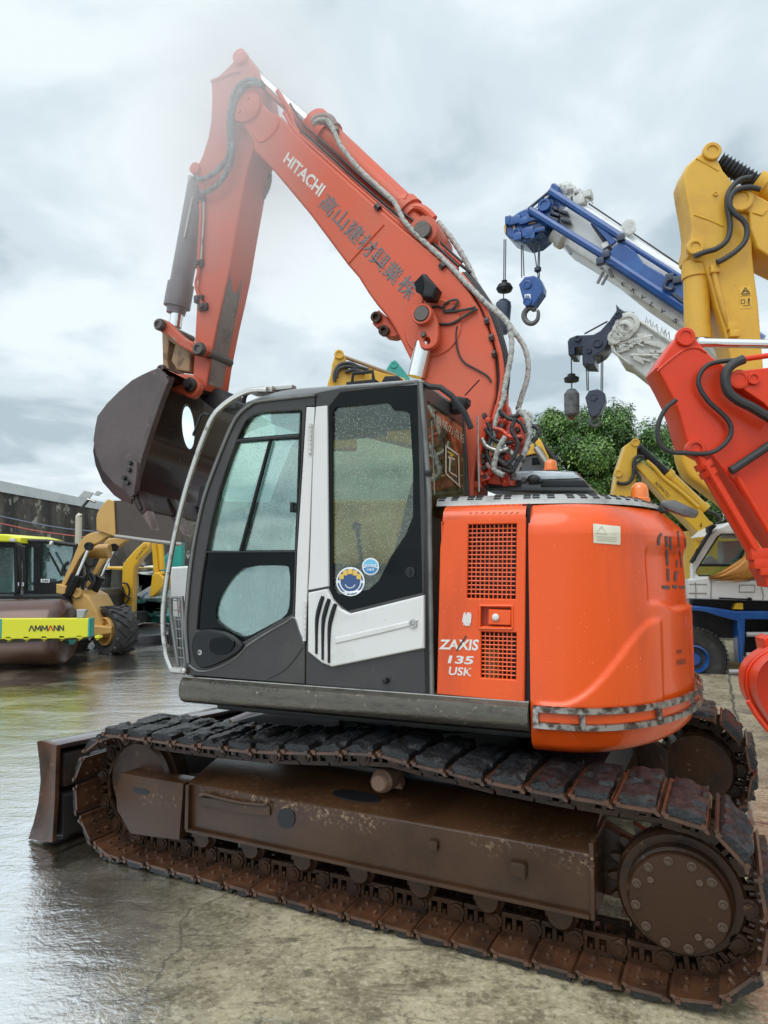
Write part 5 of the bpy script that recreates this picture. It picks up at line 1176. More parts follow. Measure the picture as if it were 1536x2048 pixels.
def wheel(m, c, axis, R, wd, lugs=0, rr=.55):
    """tyre into the collector"""
    m.lathe(c, axis, [(-wd*.35, R*rr), (-wd*.48, R*.80), (-wd*.46, R*.93), (-wd*.34, R*.995), (wd*.34, R*.995), (wd*.46, R*.93), (wd*.48, R*.80), (wd*.35, R*rr)], 48)
    x, y, d = frame_of(Vector(axis))
    for i in range(lugs):
        for s_, o in ((-1, 0), (1, .5)):
            t = 2*math.pi*(i+o)/lugs; e = x*math.cos(t)+y*math.sin(t); tg = d.cross(e)
            m.box(Vector(c)+e*R*1.0+d*(s_*wd*.25), (d*s_+tg*.9).normalized()*wd*.30, (d-tg*.9*s_*1).normalized()*R*.045, e*R*.045)
def hook_block(name, label, pl, sheave, hook, ropes, mat, parent_mat, cr, cat='hook block', extra=None):
    P = pl.hit(*q(cr, sheave)[0]); r = thing(name, label, cat, P); return r
def jagged(cx, cy, rx, ry, n, seed):
    rnd = random.Random(seed); return [(cx+rx*(1+.12*rnd.uniform(-1, 1))*math.cos(2*math.pi*i/n), cy+ry*(1+.12*rnd.uniform(-1, 1))*math.sin(2*math.pi*i/n)) for i in range(n)]

# ------------------------------------------------------------ bright red excavator at the right edge
RP = Plane((3.0, 6.2, 0), .10)
R = Rig('red_excavator', 'bright red-orange excavator arm and bucket beside the orange machine\'s rounded tail', 'excavator', RP, (1500, 1400))
arm_r = R.plate('arm', 'c8', '758,1035 800,965 848,900 862,880 885,870 912,874 932,895 975,950 1012,986 1062,1022 1110,1062 1180,1140 1290,1260 1420,1560 1560,1980 1600,2150 1560,2290 1480,2270 1400,1960 1265,1770 1090,1540 1010,1440 935,1400 905,1400 884,1330 866,1262 840,1190 800,1110', REDPAINT, w=0, t=.40, bev=.02)
MB().tube(spline([R.p('c8', s, -.004) for s in '760,1052 820,1000 880,958 940,945 985,968'.split()], 5), .008, 6).build('weld_seam', REDPAINT, arm_r)
R.boss('pin_boss', 'c8', '887,898', .085, REDPAINT, 0, .03, arm_r); R.boss('pin_boss', 'c8', '930,1408', .085, REDPAINT, 0, .05, arm_r)
bm_ = R.plate('boom', 'c8', '1098,1070 1130,1050 1200,1042 1400,1020 1460,1500 1400,1400 1265,1210 1190,1160 1120,1110', REDPAINT, w=-.10, t=.08, bev=.012, sm=1)
R.plate('machine_body', 'p', '1900,960 2350,960 2350,1200 1880,1200', REDPAINT, w=-.3, t=2.2, bev=.08); R.plate('crawler', 'p', '1860,1240 2400,1240 2430,1320 2400,1480 1880,1480 1850,1340', DARK, w=-.4, t=.5, bev=.1); R.plate('boom_foot', 'p', '1590,735 1700,720 1850,800 2020,1000 1960,1060 1780,900 1610,820', REDPAINT, w=-.08, t=.4, bev=.03); R.plate('slew_base', 'p', '1930,1195 2320,1195 2320,1250 1930,1250', DARK, w=.0, t=1.4, bev=.03)
R.boss('pin_boss', 'c8', '1132,1090', .085, REDPAINT, -.10, .02, bm_); R.boss('pin_boss', 'c8', '1196,1088', .055, REDPAINT, -.10, .03, bm_)
R.rod('cylinder_rod', 'c8', '945,922', '1420,932', .042, CHROME, .18, rings=((.03, 1.25),))
R.rod('cylinder_barrel', 'c8', '1130,1000', '1420,960', .025, REDPAINT, .05)
R.rod('bucket_cylinder', 'c3', '1255,400', '1505,830', .062, REDPAINT, -.02, rings=((.02, 1.3), (.10, 1.25), (.97, 1.3)))
R.rod('cylinder_eye', 'c3', '1222,345', '1262,410', .045, REDPAINT, -.02); R.rod('pipe', 'c3', '1268,405', '1480,770', .022, REDPAINT, -.09)
R.rod('pipe', 'c3', '1402,458', '1545,700', .03, REDPAINT, -.04); R.plate('pipe_clamp', 'c3', '1370,430 1400,425 1420,455 1400,475 1378,455', REDPAINT, w=-.05, t=.06, bev=.008)
m = MB()
for s, k in (('1490,790', .075), ('1500,830', .07), ('1520,860', .06)): c = R.p('c3', s, -.03); m.box(c, RP.r*k, RP.n*.07, UPZ*k*.7)
m.build('cylinder_clamp', REDPAINT, R.root, bevel=.012)
R.plate('link', 'c3', '1490,850 1540,840 1570,900 1560,935 1530,930 1522,900', REDPAINT, w=-.04, t=.2, bev=.01)
R.plate('link', 'c3', '1520,1155 1545,1140 1575,1200 1560,1260 1530,1210', REDPAINT, w=-.04, t=.2, bev=.01)
R.tube('hose', 'c8', '848,1182 800,1222 770,1280 762,1330 775,1385 820,1418 900,1425 960,1428 1020,1418 1075,1375 1098,1325 1085,1278 1050,1240 1000,1195 960,1140 948,1095 965,1050 1005,1018 1080,1005 1150,1003', .021, HOSE, -.07)
R.tube('hose', 'c8', '1155,998 1110,1018 1078,1050 1070,1090 1085,1145 1130,1185 1190,1215 1240,1245 1300,1280', .042, HOSE, -.14)
R.tube('hose', 'c8', '1300,1370 1240,1410 1180,1450 1120,1490 1095,1505', .038, HOSE, -.09)
bkt = R.plate('bucket', 'd3', '800,1460 812,1400 860,1320 940,1255 1051,1190 1200,1130 1300,1300 1250,1990 1100,2100 1051,1965 960,1850 880,1730 830,1640 805,1550', REDPAINT, w=.05, t=.03, bev=.01, sm=1)
m = MB(); oq = q('d3', '1051,1962 960,1850 880,1730 830,1640 803,1550 800,1460 815,1390 860,1320 940,1255 1051,1195 1200,1135')
O3 = spline([Vector((*RP.ab(x, y, .05), 0)) for x, y in oq], 5)
m.strip([[RP.P(p.x, p.y, w) for p in O3] for w in (-.30, -.28, -.2, .08)]); 
m.build('bucket_shell', REDPAINT, R.root); m = MB()
for w in (-.12, -.06): m.tube([RP.P(p.x-.008, p.y, w) for p in O3], .012, 6)
m.build('wear_strip', REDPAINT, R.root)
m = MB(); m.tube([R.p('d3', s, -.3) for s in ('1051,1962', '940,1820', '870,1700')], .02, 8); m.build('cutting_edge', REDPAINT, R.root)

# ------------------------------------------------------------ big dull yellow excavator behind it
YP = Plane((4.0, 9.0, 0), .10)
Y = Rig('yellow_excavator', 'large dull-yellow excavator with raised arm standing behind the bright red arm', 'excavator', YP, (1480, 1300))
ya = Y.plate('arm', 'c8', '985,42 1000,32 1022,32 1036,48 1040,92 1062,138 1105,190 1150,260 1185,330 1196,430 1196,520 1206,620 1222,740 1235,900 1248,1060 1250,1090 1112,1090 1108,1060 1085,940 1058,840 1030,750 1000,640 970,556 935,548 908,520 905,490 915,455 918,400 905,310 888,220 880,165 895,118 938,76', YELDULL, t=.46, bev=.03)
for s in ('928,340 1000,365 1060,392', '938,84 990,110 1040,140'): MB().tube([Y.p('c8', p, -.002) for p in s.split()], .010, 6).build('weld_seam', YELDULL, ya)
Y.boss('pin_boss', 'c8', '1008,55', .12, YELDULL, 0, .04, ya); Y.boss('pin_boss', 'c8', '930,492', .11, YELDULL, 0, .05, ya); Y.boss('pin_boss', 'c8', '1025,247', .03, YELDULL, 0, .02, ya)
yb = Y.plate('boom', 'c8', '1105,262 1120,236 1160,228 1200,240 1265,275 1500,430 1500,640 1265,525 1215,490 1185,400 1180,330 1140,310', YELDULL, w=-.06, t=.55, bev=.03)
Y.boss('pin_boss', 'c8', '1134,272', .17, YELDULL, -.06, .05, yb); Y.plate('boom_pad', 'c8', '1195,330 1240,310 1265,318 1240,345', YELDULL, w=-.075, t=.03, parent=yb)
P0, P1 = Y.p('c8', '1040,98', .2), Y.p('c8', '1225,205', .2); m = MB(); n = 34
m.tube([P0.lerp(P1, i/n) for i in range(n+1)], [.10 if i % 3 else .135 for i in range(n+1)], 18); m.build('rod_bellows', HOSE, Y.root)
Y.rod('arm_cylinder', 'c8', '1215,200', '1400,310', .14, YELDULL, .2, rings=((.04, 1.25),))
Y.rod('bucket_cylinder', 'c8', '937,575', '945,905', .165, YELDULL, .2, bev=.03, rings=((.10, 1.12), (.03, 1.05), (.95, 1.08))); Y.rod('cylinder_eye', 'c8', '930,495', '937,575', .09, M('greasy_grey', (.10, .09, .07), .5), .2)
Y.tube('hose', 'c8', '1190,170 1140,180 1105,210 1083,250 1080,300 1090,360 1092,410 1075,460 1030,495 980,510 930,528', .035, HOSE, -.09); Y.tube('hose', 'c8', '1230,225 1180,215 1120,228 1095,260 1092,300 1115,335 1155,370 1170,410 1160,460 1120,505 1060,545 1032,556', .035, HOSE, -.13)
Y.tube('pipe', 'c8', '1018,600 1040,690 1065,780 1098,870', .035, YELDULL, -.03); Y.rod('pipe', 'c8', '1075,770', '1105,890', .022, YELDULL, -.06)
m = MB()
for s in ('1022,590', '1100,850', '1108,882'): m.box(Y.p('c8', s, -.03), YP.r*.06, YP.n*.05, UPZ*.05)
m.build('pipe_clamp', YELDULL, Y.root, bevel=.01)
Y.plate('warning_label', 'c8', '1133,668 1188,660 1192,708 1136,712', YEL, w=-.004, t=.004, bev=0, parent=ya); Y.plate('warning_label', 'c8', '1134,715 1192,712 1194,765 1138,768', YEL, w=-.004, t=.004, bev=0, parent=ya)
for s, wd in (('1142,702 1161,672 1182,698 1142,702', 1.4), ('1152,695 1160,684 1172,694', 2), ('1142,728 1158,727 1158,745 1142,746 1142,728', 1.2), ('1164,737 1170,737', 1.2), ('1177,720 1177,748', 2.4), ('1172,728 1183,728', 1.2), ('1148,756 1184,753', 1), ('1146,708 1184,705', 1)):
    mark('label_print', stroke(q('c8', s), wd), ya, BLACKINK, ya, .008, cut=None)
yk = Y.plate('bucket', 'c8', '872,1335 866,1400 876,1465 905,1530 960,1572 1030,1625 1090,1672 1150,1720 1220,1790 1300,1820 1330,1500 1200,1320 1050,1300 900,1290', YELDULL, w=.1, t=.35, bev=.05, sm=1)
Y.plate('machine_body', 'p', '1640,800 1900,800 1950,1300 1640,1300', YELDULL, w=.9, t=1.8, bev=.06); Y.plate('crawler', 'p', '1640,1290 2050,1290 2050,1400 1640,1400', DARK, w=-.2, t=.6, bev=.1)

# ------------------------------------------------------------ blue and white truck crane boom
C1 = Plane((3.35, 13.0, 0), .52)
K = Rig('blue_truck_crane', 'truck crane with long white boom and blue folded jib raised against the sky', 'crane', C1, (1440, 900))
wb = K.plate('boom', 'd1', '380,330 440,240 520,200 600,230 900,420 1330,690 1700,930 1700,1330 1540,1290 1330,1060 1200,985 1000,850 800,690 600,560 480,490 400,410', WHITE, w=.30, t=.75, bev=.05)
K.plate('boom_section', 'd1', '500,190 560,175 640,205 900,375 1330,650 1800,960 1800,1160 1330,770 900,470 600,290', WHITE, w=.45, t=.42, bev=.1)
K.tube('boom_rope', 'd1', '640,195 900,370 1330,660 1700,900', .014, DARK, .5, n=1)
K.tube('boom_rope', 'd1', '1330,700 1480,790 1800,1000', .02, DARK, .4, n=1)
jb = K.plate('jib', 'd1', '740,590 800,500 850,450 900,480 960,520 1010,600 1170,690 1205,680 1330,760 1340,890 1290,880 1180,800 960,680 860,640', BLUE, w=.0, t=.22, bev=.02)
def bar(nm, a, b_, r, w, par=None): return K.rod(nm, 'd1', a, b_, r, BLUE, w, seg=8, parent=par or jb)
bar('jib_chord', '375,110', '870,430', .075, .05); bar('jib_chord', '240,240', '760,560', .075, .0); bar('jib_chord', '860,440', '1330,740', .05, .05); bar('jib_chord', '760,560', '1700,1180', .10, .08); bar('jib_chord', '1420,890', '1800,1150', .16, .12)
bar('jib_chord', '660,330', '800,420', .03, .1); K.plate('jib_gusset', 'd1', '650,315 720,345 800,420 830,450 790,480 740,420', BLUE, w=.03, t=.06, parent=jb); K.plate('jib_gusset', 'd1', '600,470 660,490 740,530 780,520 760,560 700,560', BLUE, w=.03, t=.06, parent=jb)
K.rod('jib_strut', 'd1', '670,340', '790,510', .035, DARK, .12); K.plate('strut_block', 'd1', '722,470 770,445 778,480 735,505', CREAM, w=.05, t=.1)
m = MB()
for s in ('860,430', '760,545', '720,590', '1195,700', '1245,720'): m.box(K.p('d1', s, -.02), C1.r*.07, C1.n*.06, UPZ*.06)
m.build('jib_lug', NAVY, jb, bevel=.01)
K.tube('jib_hook', 'd1', '1195,700 1160,745 1165,770 1205,780 1215,760', .03, NAVY, -.05)
K.plate('jib_box', 'd1', '1200,810 1230,800 1320,870 1300,890', NAVY, w=-.03, t=.1, parent=jb)
hd = K.plate('boom_head', 'd1', '60,360 78,320 110,285 170,245 215,225 270,250 300,215 330,165 345,150 385,55 410,52 440,80 430,130 400,200 370,290 345,350 330,390 270,440 200,460 130,440 90,425 66,400', BLUE, w=.12, t=.6, bev=.03)
K.rod('head_strut', 'd1', '225,235', '400,90', .03, NAVY, .1, parent=hd); K.rod('head_strut', 'd1', '240,260', '390,120', .02, CREAM, .08, parent=hd)
for c, r in (('340,210', .13), ('150,400', .09), ('230,400', .12)): K.boss('sheave', 'd1', c, r, BLUE, .10, .06, hd)
for s in ('222,320 268,308 278,325 228,338', '165,400 222,402 225,425 180,422', '60,345 78,335 72,400 64,395', '116,320 128,322 142,385 130,385'): K.plate('marker_stripe', 'd1', s, M('pale_orange_marker', (.62, .38, .15), .5), w=.095, t=.02, bev=0, parent=hd)
m = MB(); rnd = random.Random(5)
for i in range(9): c = K.p('d1', '%f,%f' % (rnd.uniform(90, 320), rnd.uniform(280, 430)), .08); m.box(c, C1.r*rnd.uniform(.04, .12), C1.n*.05, UPZ*rnd.uniform(.03, .09))
m.build('head_plate', BLUE, hd, bevel=.012)
m = MB()
for i in range(10): c = K.p('d1', '%f,%f' % (rnd.uniform(370, 500), rnd.uniform(220, 330)), .2); m.box(c, (C1.r+UPZ*-.6).normalized()*rnd.uniform(.05, .14), C1.n*.08, UPZ*.03)
m.build('head_rollers', NAVY, hd, bevel=.008)
m = MB()
for i in range(16): c = K.p('d1', '%f,%f' % (rnd.uniform(450, 640), 100+rnd.uniform(0, 90)+max(0, 0)), .5); m.box(c, C1.r*rnd.uniform(.04, .12), C1.n*.12, UPZ*rnd.uniform(.03, .08))
for a, b_ in (('450,110', '560,170'), ('480,80', '640,180')): m.cyl(K.p('d1', a, .45), K.p('d1', b_, .45), .03, seg=8)
m.lathe(K.p('d1', '480,95', .45), C1.n, [(0, .16), (.08, .16)], 20)
m.build('head_fittings', CREAM, K.root, bevel=.008)
m = MB()
for s in ('560,130 580,95 610,150', '600,150 610,112 640,170', '630,175 640,142 668,195'): m.tube([K.p('d1', p, .5) for p in s.split()], .012, 6)
m.build('rope_guard', STEEL, K.root)
m = MB(); m.lathe(K.p('d1', '912,352', .4), -C1.n, [(0, .13), (.02, .13), (.02, .09), (.05, .09), (.05, .05)], 24); m.lathe(K.p('d1', '925,375', .4), -C1.n, [(0, .10), (.05, .10)], 20); m.build('rope_roller', CREAM, K.root)
m = MB(); m.lathe(K.p('d1', '440,430', .35), (K.p('d1', '520,480', .35)-K.p('d1', '440,430', .35)), [(-.15, .14), (0, .14), (.0, .18), (.12, .18), (.14, .14)], 18); m.build('boom_foot_roller', CREAM, K.root)
m = MB()
for s in ('490,480 520,540', '740,660 700,740', '770,680 730,750', '780,640 800,700', '700,600 730,640'): m.cyl(K.p('d1', s.split()[0], .3), K.p('d1', s.split()[1], .3), .03, seg=6)
m.build('boom_bracket', M('bracket_grey', (.3, .3, .32), .5), K.root)
for ch, x, y, an in (('C', 880, 745, 33), ('K', 950, 790, 33), ('V', 1010, 835, 33), ('L', 1075, 885, 33), ('V', 1145, 930, 33), ('S', 1235, 995, 33), ('I', 1320, 1050, 33)):
    a = math.radians(an); ux, uy = math.cos(a)*17, math.sin(a)*17; vx, vy = -math.sin(a)*15, math.cos(a)*15*.75
    lay('lettering', text_mesh(ch, .01), [(990+(x+sx*ux+sy*vx)/3.4133, 350+(y+sx*uy+sy*vy)/3.4133) for sx, sy in ((-1, -1), (1, -1), (1, 1), (-1, 1))], wb, BLACKINK, wb, .01)
K.plate('machine_body', 'p', '1560,820 2000,820 2100,1250 1560,1250', WHITE, w=-1.0, t=2.2, bev=.08); K.plate('carrier', 'p', '1560,1250 2300,1250 2300,1330 1560,1330', BLUE, w=-1.2, t=2.4, bev=.08)
m = MB()
for x in (1700, 1850, 2150): wheel(m, C1.hit(x, 1290, -1.0), C1.n, .5, .35)
m.build('wheel', TYRE, K.root)
def hook_set(nm, lab, pl, w, poly, cr, hook, rope_l, mat, plate_px=None, hk=.045, extra=None, sheaves=()):
    P = pl.hit(*q(cr, sheaves[0] if sheaves else hook.split()[0])[0], w); r = thing(nm, lab, 'crane hook', P)
    body = plate('block', pl, q(cr, poly), mat, r, w=w, t=.26, bev=.03)
    for s in sheaves: MB().lathe(pl.hit(*q(cr, s)[0], w), -pl.n, [(-.02, .085), (.03, .085), (.035, .06), (.02, .055), (.02, .01)], 20).build('sheave_pin', mat, body)
    if hook:
        hp = spline([pl.hit(*p, w+.12) for p in q(cr, hook)], 6); k = len(hp)
        MB().tube(hp, [hk*(.65+.6*math.sin(math.pi*min(1, .15+i/(k-1)*.9))) for i in range(k)], 10).build('hook', M('hook_grey', (.10, .10, .10), .4, metal=.4), r)
    for rp in rope_l:
        a, b_ = q(cr, rp); MB().tube([pl.hit(*a, w+.12), pl.hit(*b_, w+.12)], .012, 6).build('rope', M('wire_rope', (.09, .09, .11), .5, metal=.4), r)
    if plate_px: plate('load_plate', pl, q(cr, plate_px), WHITESTK, body, w=w-.006, t=.006, bev=0)
    return r, body
r, bd = hook_set('hook_block', 'blue hook block with white load plate hanging under the blue crane head', C1, .15, '160,745 200,695 262,684 300,700 328,765 325,800 262,890 200,890 180,820', 'd1',
    '262,890 268,920 240,905 205,935 200,975 225,1008 262,1012 290,985 296,940 290,925', ('180,480 182,700', '190,480 198,690', '262,475 295,700', '300,450 292,640', '305,450 302,710'), BLUE, '202,815 242,812 244,845 205,850', sheaves=('222,750', '222,866'))
MB().lathe(C1.hit(*q('d1', '292,645')[0], .27), UPZ, [(-.06, .03), (-.03, .07), (.03, .07), (.06, .03)], 12).build('rope_socket', NAVY, r)
mark('load_print', stroke(q('d1', '210,838 210,824 218,824 218,836 224,836 226,822 236,838'), 1.3), [o for o in bd.children if o.name.startswith('load_plate')][0] if [o for o in bd.children if o.name.startswith('load_plate')] else bd, BLACKINK, r, .004, cut=None)
r2 = thing('auxiliary_hook', 'dark auxiliary hook weight hanging from the outer end of the blue crane head', 'crane hook', C1.hit(*q('d1', '60,900')[0], .2))
m = MB(); m.tube([C1.hit(*p, .2) for p in q('d1', '62,440 58,870')], .012, 6); m.tube([C1.hit(*p, .2) for p in q('d1', '74,440 70,735')], .012, 6); m.build('rope', M('wire_rope', (.1, .1, .1), .5), r2)
c = C1.hit(*q('d1', '65,765')[0], .2); MB().lathe(c, UPZ, [(-.12, .06), (-.09, .14), (-.03, .17), (.05, .13), (.09, .05), (.13, .06)], 20).build('limit_weight', BLACK, r2)
c = C1.hit(*q('d1', '58,920')[0], .2); MB().lathe(c, UPZ, [(-.50, .07), (-.42, .11), (.05, .16), (.14, .15), (.2, .09)], 16).build('hook_weight', NAVY, r2)

# ------------------------------------------------------------ second crane: white boom with a dark head, white and blue carrier below
C2 = Plane((4.2, 10.6, 0), .20)
C2B = Plane((5.2, 15.0, 0), .45)
G = Rig('white_truck_crane', 'white truck crane with dark navy boom head, white cab and blue chassis on big wheels', 'crane', C2, (1440, 1380))
G.pl = C2B
G.plate('boom', 'c8', '545,885 562,862 585,825 612,805 652,802 720,842 832,930 1000,1050 1200,1200 1200,1500 1000,1330 832,1175 720,1092 640,1028 600,1012 575,975', WHITE, t=.8, bev=.05)
gh = G.plate('boom_head', 'c8', '352,915 362,900 392,888 470,884 500,868 545,818 575,775 572,745 590,765 612,778 655,782 655,798 620,806 590,826 562,866 545,890 535,930 510,962 480,980 472,985 474,1022 420,1020 418,962 420,942 386,945 384,976 356,976', NAVY, w=-.08, t=.7, bev=.03)
for s, r_ in (('400,905', .07), ('490,925', .1), ('450,960', .06), ('585,800', .08)): G.boss('sheave', 'c8', s, r_, NAVY, -.09, .05, gh)
G.rod('head_strut', 'c8', '430,882', '535,825', .018, DARK, .1, parent=gh)
for k, (s, r_) in enumerate((('605,870', .23), ('625,840', .26), ('570,900', .16))): G.boss('boom_sheave', 'c8', s, r_, CREAM, -.05, .06)
m = MB(); rnd = random.Random(9)
for i in range(26): x, y = rnd.uniform(560, 790), 0; y = 815+(x-560)*.62+rnd.uniform(-10, 130); c = G.p('c8', '%f,%f' % (x, y), -.04); m.box(c, (C2B.r+UPZ*rnd.uniform(-.8, .2)).normalized()*rnd.uniform(.05, .2), C2B.n*.04, UPZ*rnd.uniform(.02, .06))
for s in ('545,880 560,960', '580,930 740,890', '640,980 770,980', '560,960 640,1025', '660,810 830,925'): a, b_ = s.split(); m.cyl(G.p('c8', a, -.05), G.p('c8', b_, -.05), .035, seg=8)
m.build('boom_fittings', CREAM, G.root, bevel=.006)
m = MB()
for x0 in (705, 735, 775, 790): y0 = 805+(x0-705)*.65; m.tube([G.p('c8', '%f,%f' % p, .2) for p in ((x0, y0+35), (x0+8, y0), (x0+14, y0+30), (x0+24, y0+12), (x0+28, y0+50))], .012, 6)
m.tube([G.p('c8', s, .2) for s in ('655,800', '830,915', '1000,1030')], .014, 6); m.build('rope_guard', STEEL, G.root)
r, bd = hook_set('hook_block', 'dark navy hook block hanging under the white crane head, above the trees', C2B, .1, '432,1170 450,1140 490,1132 520,1150 526,1185 500,1245 470,1262 452,1255', 'c8', '478,1258 485,1275 470,1262 458,1280 465,1298 485,1302 498,1288 495,1272', ('437,1025 442,1140', '446,1025 448,1140', '507,965 505,1150', '514,965 512,1150'), NAVY, hk=.035, sheaves=('470,1172',))
r3 = thing('auxiliary_hook', 'grey auxiliary hook weight under the tip of the white crane head', 'crane hook', C2B.hit(*q('c8', '372,1200')[0], .1))
MB().tube([C2B.hit(*p, .1) for p in q('c8', '370,975 372,1150')], .015, 6).build('rope', M('wire_rope', (.1, .1, .1), .5), r3)
MB().lathe(C2B.hit(*q('c8', '371,1083')[0], .1), UPZ, [(-.10, .05), (-.08, .16), (0, .17), (.05, .09), (.08, .09), (.1, .05)], 18).build('limit_weight', BLACK, r3)
MB().lathe(C2B.hit(*q('c8', '372,1192')[0], .1), UPZ, [(-.32, .13), (-.28, .17), (.18, .17), (.28, .10), (.30, .05)], 18).build('hook_weight', M('weight_grey', (.13, .13, .13), .5, col2=(.05, .05, .05), nscale=8), r3)
MB().tube(spline([C2B.hit(*p, .1) for p in q('c8', '372,1236 382,1250 378,1268 362,1266 360,1250')], 5), .035, 8).build('hook', M('rusty_hook', (.16, .07, .045), .5), r3)
G.pl = C2
cabw = G.plate('crane_cab', 'd3', '365,500 440,330 520,230 600,160 700,110 850,90 950,140 1051,160 1200,160 1200,620 365,640', WHITE, t=.12, bev=.04, holes=['410,560 420,530 600,240 640,215 860,215 985,230 1051,300 1051,560 800,590 440,588'])
G.plate('cab_glass', 'd3', '405,562 418,528 598,236 640,210 862,210 990,226 1060,300 1060,566 800,595 436,592', GL_BG, w=.1, t=.02, bev=0, parent=cabw)
G.plate('cab_back', 'd3', '600,170 1200,160 1200,640 1050,640 1040,260 640,250', WHITE, w=1.3, t=.08, parent=cabw); m = MB(); m.prism([G.p('d3', s, .12) for s in '520,230 600,160 700,110 850,90 1200,120 1200,150 860,120 700,140 610,190'.split()], C2.n*1.2); m.build('cab_roof', WHITE, cabw)
m = MB()
for s in ('400,540 600,235 640,208 860,208 985,222', '400,560 405,580 440,592 800,592', '430,490 860,490', '800,440 850,320'): m.tube([G.p('d3', p, .04) for p in s.split()], .022, 8)
m.build('window_frame', BLACK, cabw)
G.plate('cab_seat', 'd3', '640,280 820,270 830,470 640,480', M('pale_seat', (.4, .42, .38), .7), w=.6, t=.3, bev=.05, parent=cabw); G.plate('cab_papers', 'd3', '470,430 540,400 620,470 560,490 490,480', CREAM, w=.3, t=.1, parent=cabw)
m = MB()
for s in ('365,470 500,250 540,190', '385,450 430,350'): m.tube([G.p('d3', p, -.05) for p in s.split()], .03, 8)
m.build('wiper', BLACK, cabw); G.plate('lamp', 'd3', '520,150 560,128 600,140 570,170 545,205 525,200', BLACK, w=-.1, t=.2, parent=cabw)
tp = []
for x, y in q('d3', '525,605 640,560 760,480 870,400 960,330 1100,250 1200,230'): tp.append([C2.hit(x, y, -.05)])
m = MB(); top = q('d3', '525,600 650,545 770,470 870,395 950,250 1100,230 1250,300'); bot = q('d3', '525,608 650,622 770,628 870,618 950,600 1100,560 1250,560'); rows = []
for i, (a, b_) in enumerate(zip(top, bot)):
    rows.append([C2.hit(a[0]+(b_[0]-a[0])*t, a[1]+(b_[1]-a[1])*t, -.06-.10*math.sin(math.pi*t)*(1 if i else .2)-.05*((i+int(t*8)) % 2)) for t in (j/8 for j in range(9))])
m.strip(rows); tpo = m.build('tarpaulin', TARP, None)
tag(tpo, 'orange tarpaulin draped over the white crane cab beside its window', 'tarpaulin')
sol = tpo.modifiers.new('thickness', 'SOLIDIFY'); sol.thickness = .015
dk = G.plate('deck_panel', 'd3', '340,618 530,605 540,640 800,640 950,625 1051,640 1250,640 1250,815 1000,810 800,805 340,790', WHITE, w=-.08, t=.3, bev=.02)
m = MB()
for s in ('545,620 542,790', '405,640 410,785', '345,660 505,662', '345,740 505,742', '795,668 935,668 932,730 795,730 795,668', '990,680 1010,760 1005,800'): m.tube([G.p('d3', p, -.085) for p in s.split()], .006, 6)
m.build('panel_seam', M('seam_grey', (.2, .2, .2), .6), dk); G.rod('deck_handle', 'd3', '615,785', '885,797', .012, BLACK, -.1, parent=dk); G.boss('deck_knob', 'd3', '885,797', .03, BLACK, -.1, .04, dk)
m = MB(); m.prism([G.p('d3', s, .1) for s in '380,800 1250,820 1250,900 380,870'.split()], C2.n*.4); m.build('chassis_gap', BLACK, G.root)
G.plate('fuel_box', 'd3', '745,885 765,830 830,828 832,888', M('marker_yellow', (.65, .38, .02), .5), w=-.05, t=.15, parent=dk)
ch = G.plate('chassis', 'd3', '300,850 490,862 640,882 770,902 1250,905 1250,975 850,975 850,1130 830,1360 812,1365 780,990 640,955 480,905 300,890', BLUE, w=-.12, t=.35, bev=.02)
G.plate('chassis_side', 'd3', '780,985 850,985 850,1130 840,1300 1250,1300 1250,980', BLACK, w=.3, t=.1)
for y in (1108, 1290, 1440): G.rod('step_rail', 'd3', '%d,%d' % (855 if y < 1400 else 700, y), '1250,%d' % y, .035, M('step_grey', (.4, .38, .38), .5), -.05, seg=8)
wc = G.p('d3', '395,1330', -.05); wr = (G.p('d3', '395,1330', -.05)-G.p('d3', '700,1330', -.05)).length
m = MB(); wheel(m, wc+C2.n*.2, C2.n, wr, .42, 0, .45)
for k in (.80, .86, .90): m.lathe(wc+C2.n*.2, C2.n, [(-.212, wr*k), (-.216, wr*(k+.012)), (-.208, wr*(k+.024))], 48, cap=False)
for i in range(44):
    t = 2*math.pi*i/44; e = C2.r*math.cos(t)+UPZ*math.sin(t); m.box(wc+C2.n*.2+e*wr*.985, C2.n*.21, (UPZ*math.cos(t)-C2.r*math.sin(t))*wr*.035, e*wr*.03)
ty = m.build('wheel', TYRE, G.root, ang=.7)
m = MB(); m.lathe(wc+C2.n*.1, -C2.n, [(0, wr*.45), (.12, wr*.44), (.13, wr*.40), (.06, wr*.36), (.02, wr*.30), (.06, wr*.2), (.10, wr*.18), (.10, wr*.02)], 36); m.build('rim', BLUE, ty)
for dx in (3.2, -3.3, 4.7):
    m = MB(); c = wc+C2.r*dx; wheel(m, c+C2.n*.2, C2.n, wr, .42, 0, .45); o = m.build('wheel', TYRE, G.root)
    MB().lathe(c+C2.n*.1, -C2.n, [(0, wr*.45), (.10, wr*.44), (.02, wr*.3), (.08, wr*.18), (.08, wr*.02)], 32).build('rim', BLUE, o)
m = MB(); m.pbox(C2, C2.ab(*q('d3', '300,1300')[0])[0]-3.2, C2.ab(*q('d3', '1250,1300')[0])[0]+3, .45, .85, .4, 2.0); m.build('axle_frame', DARK, G.root)
G.plate('superstructure', 'p', '1360,1180 1700,1150 1700,1230 1360,1210', WHITE, w=.3, t=2.0, bev=.05)
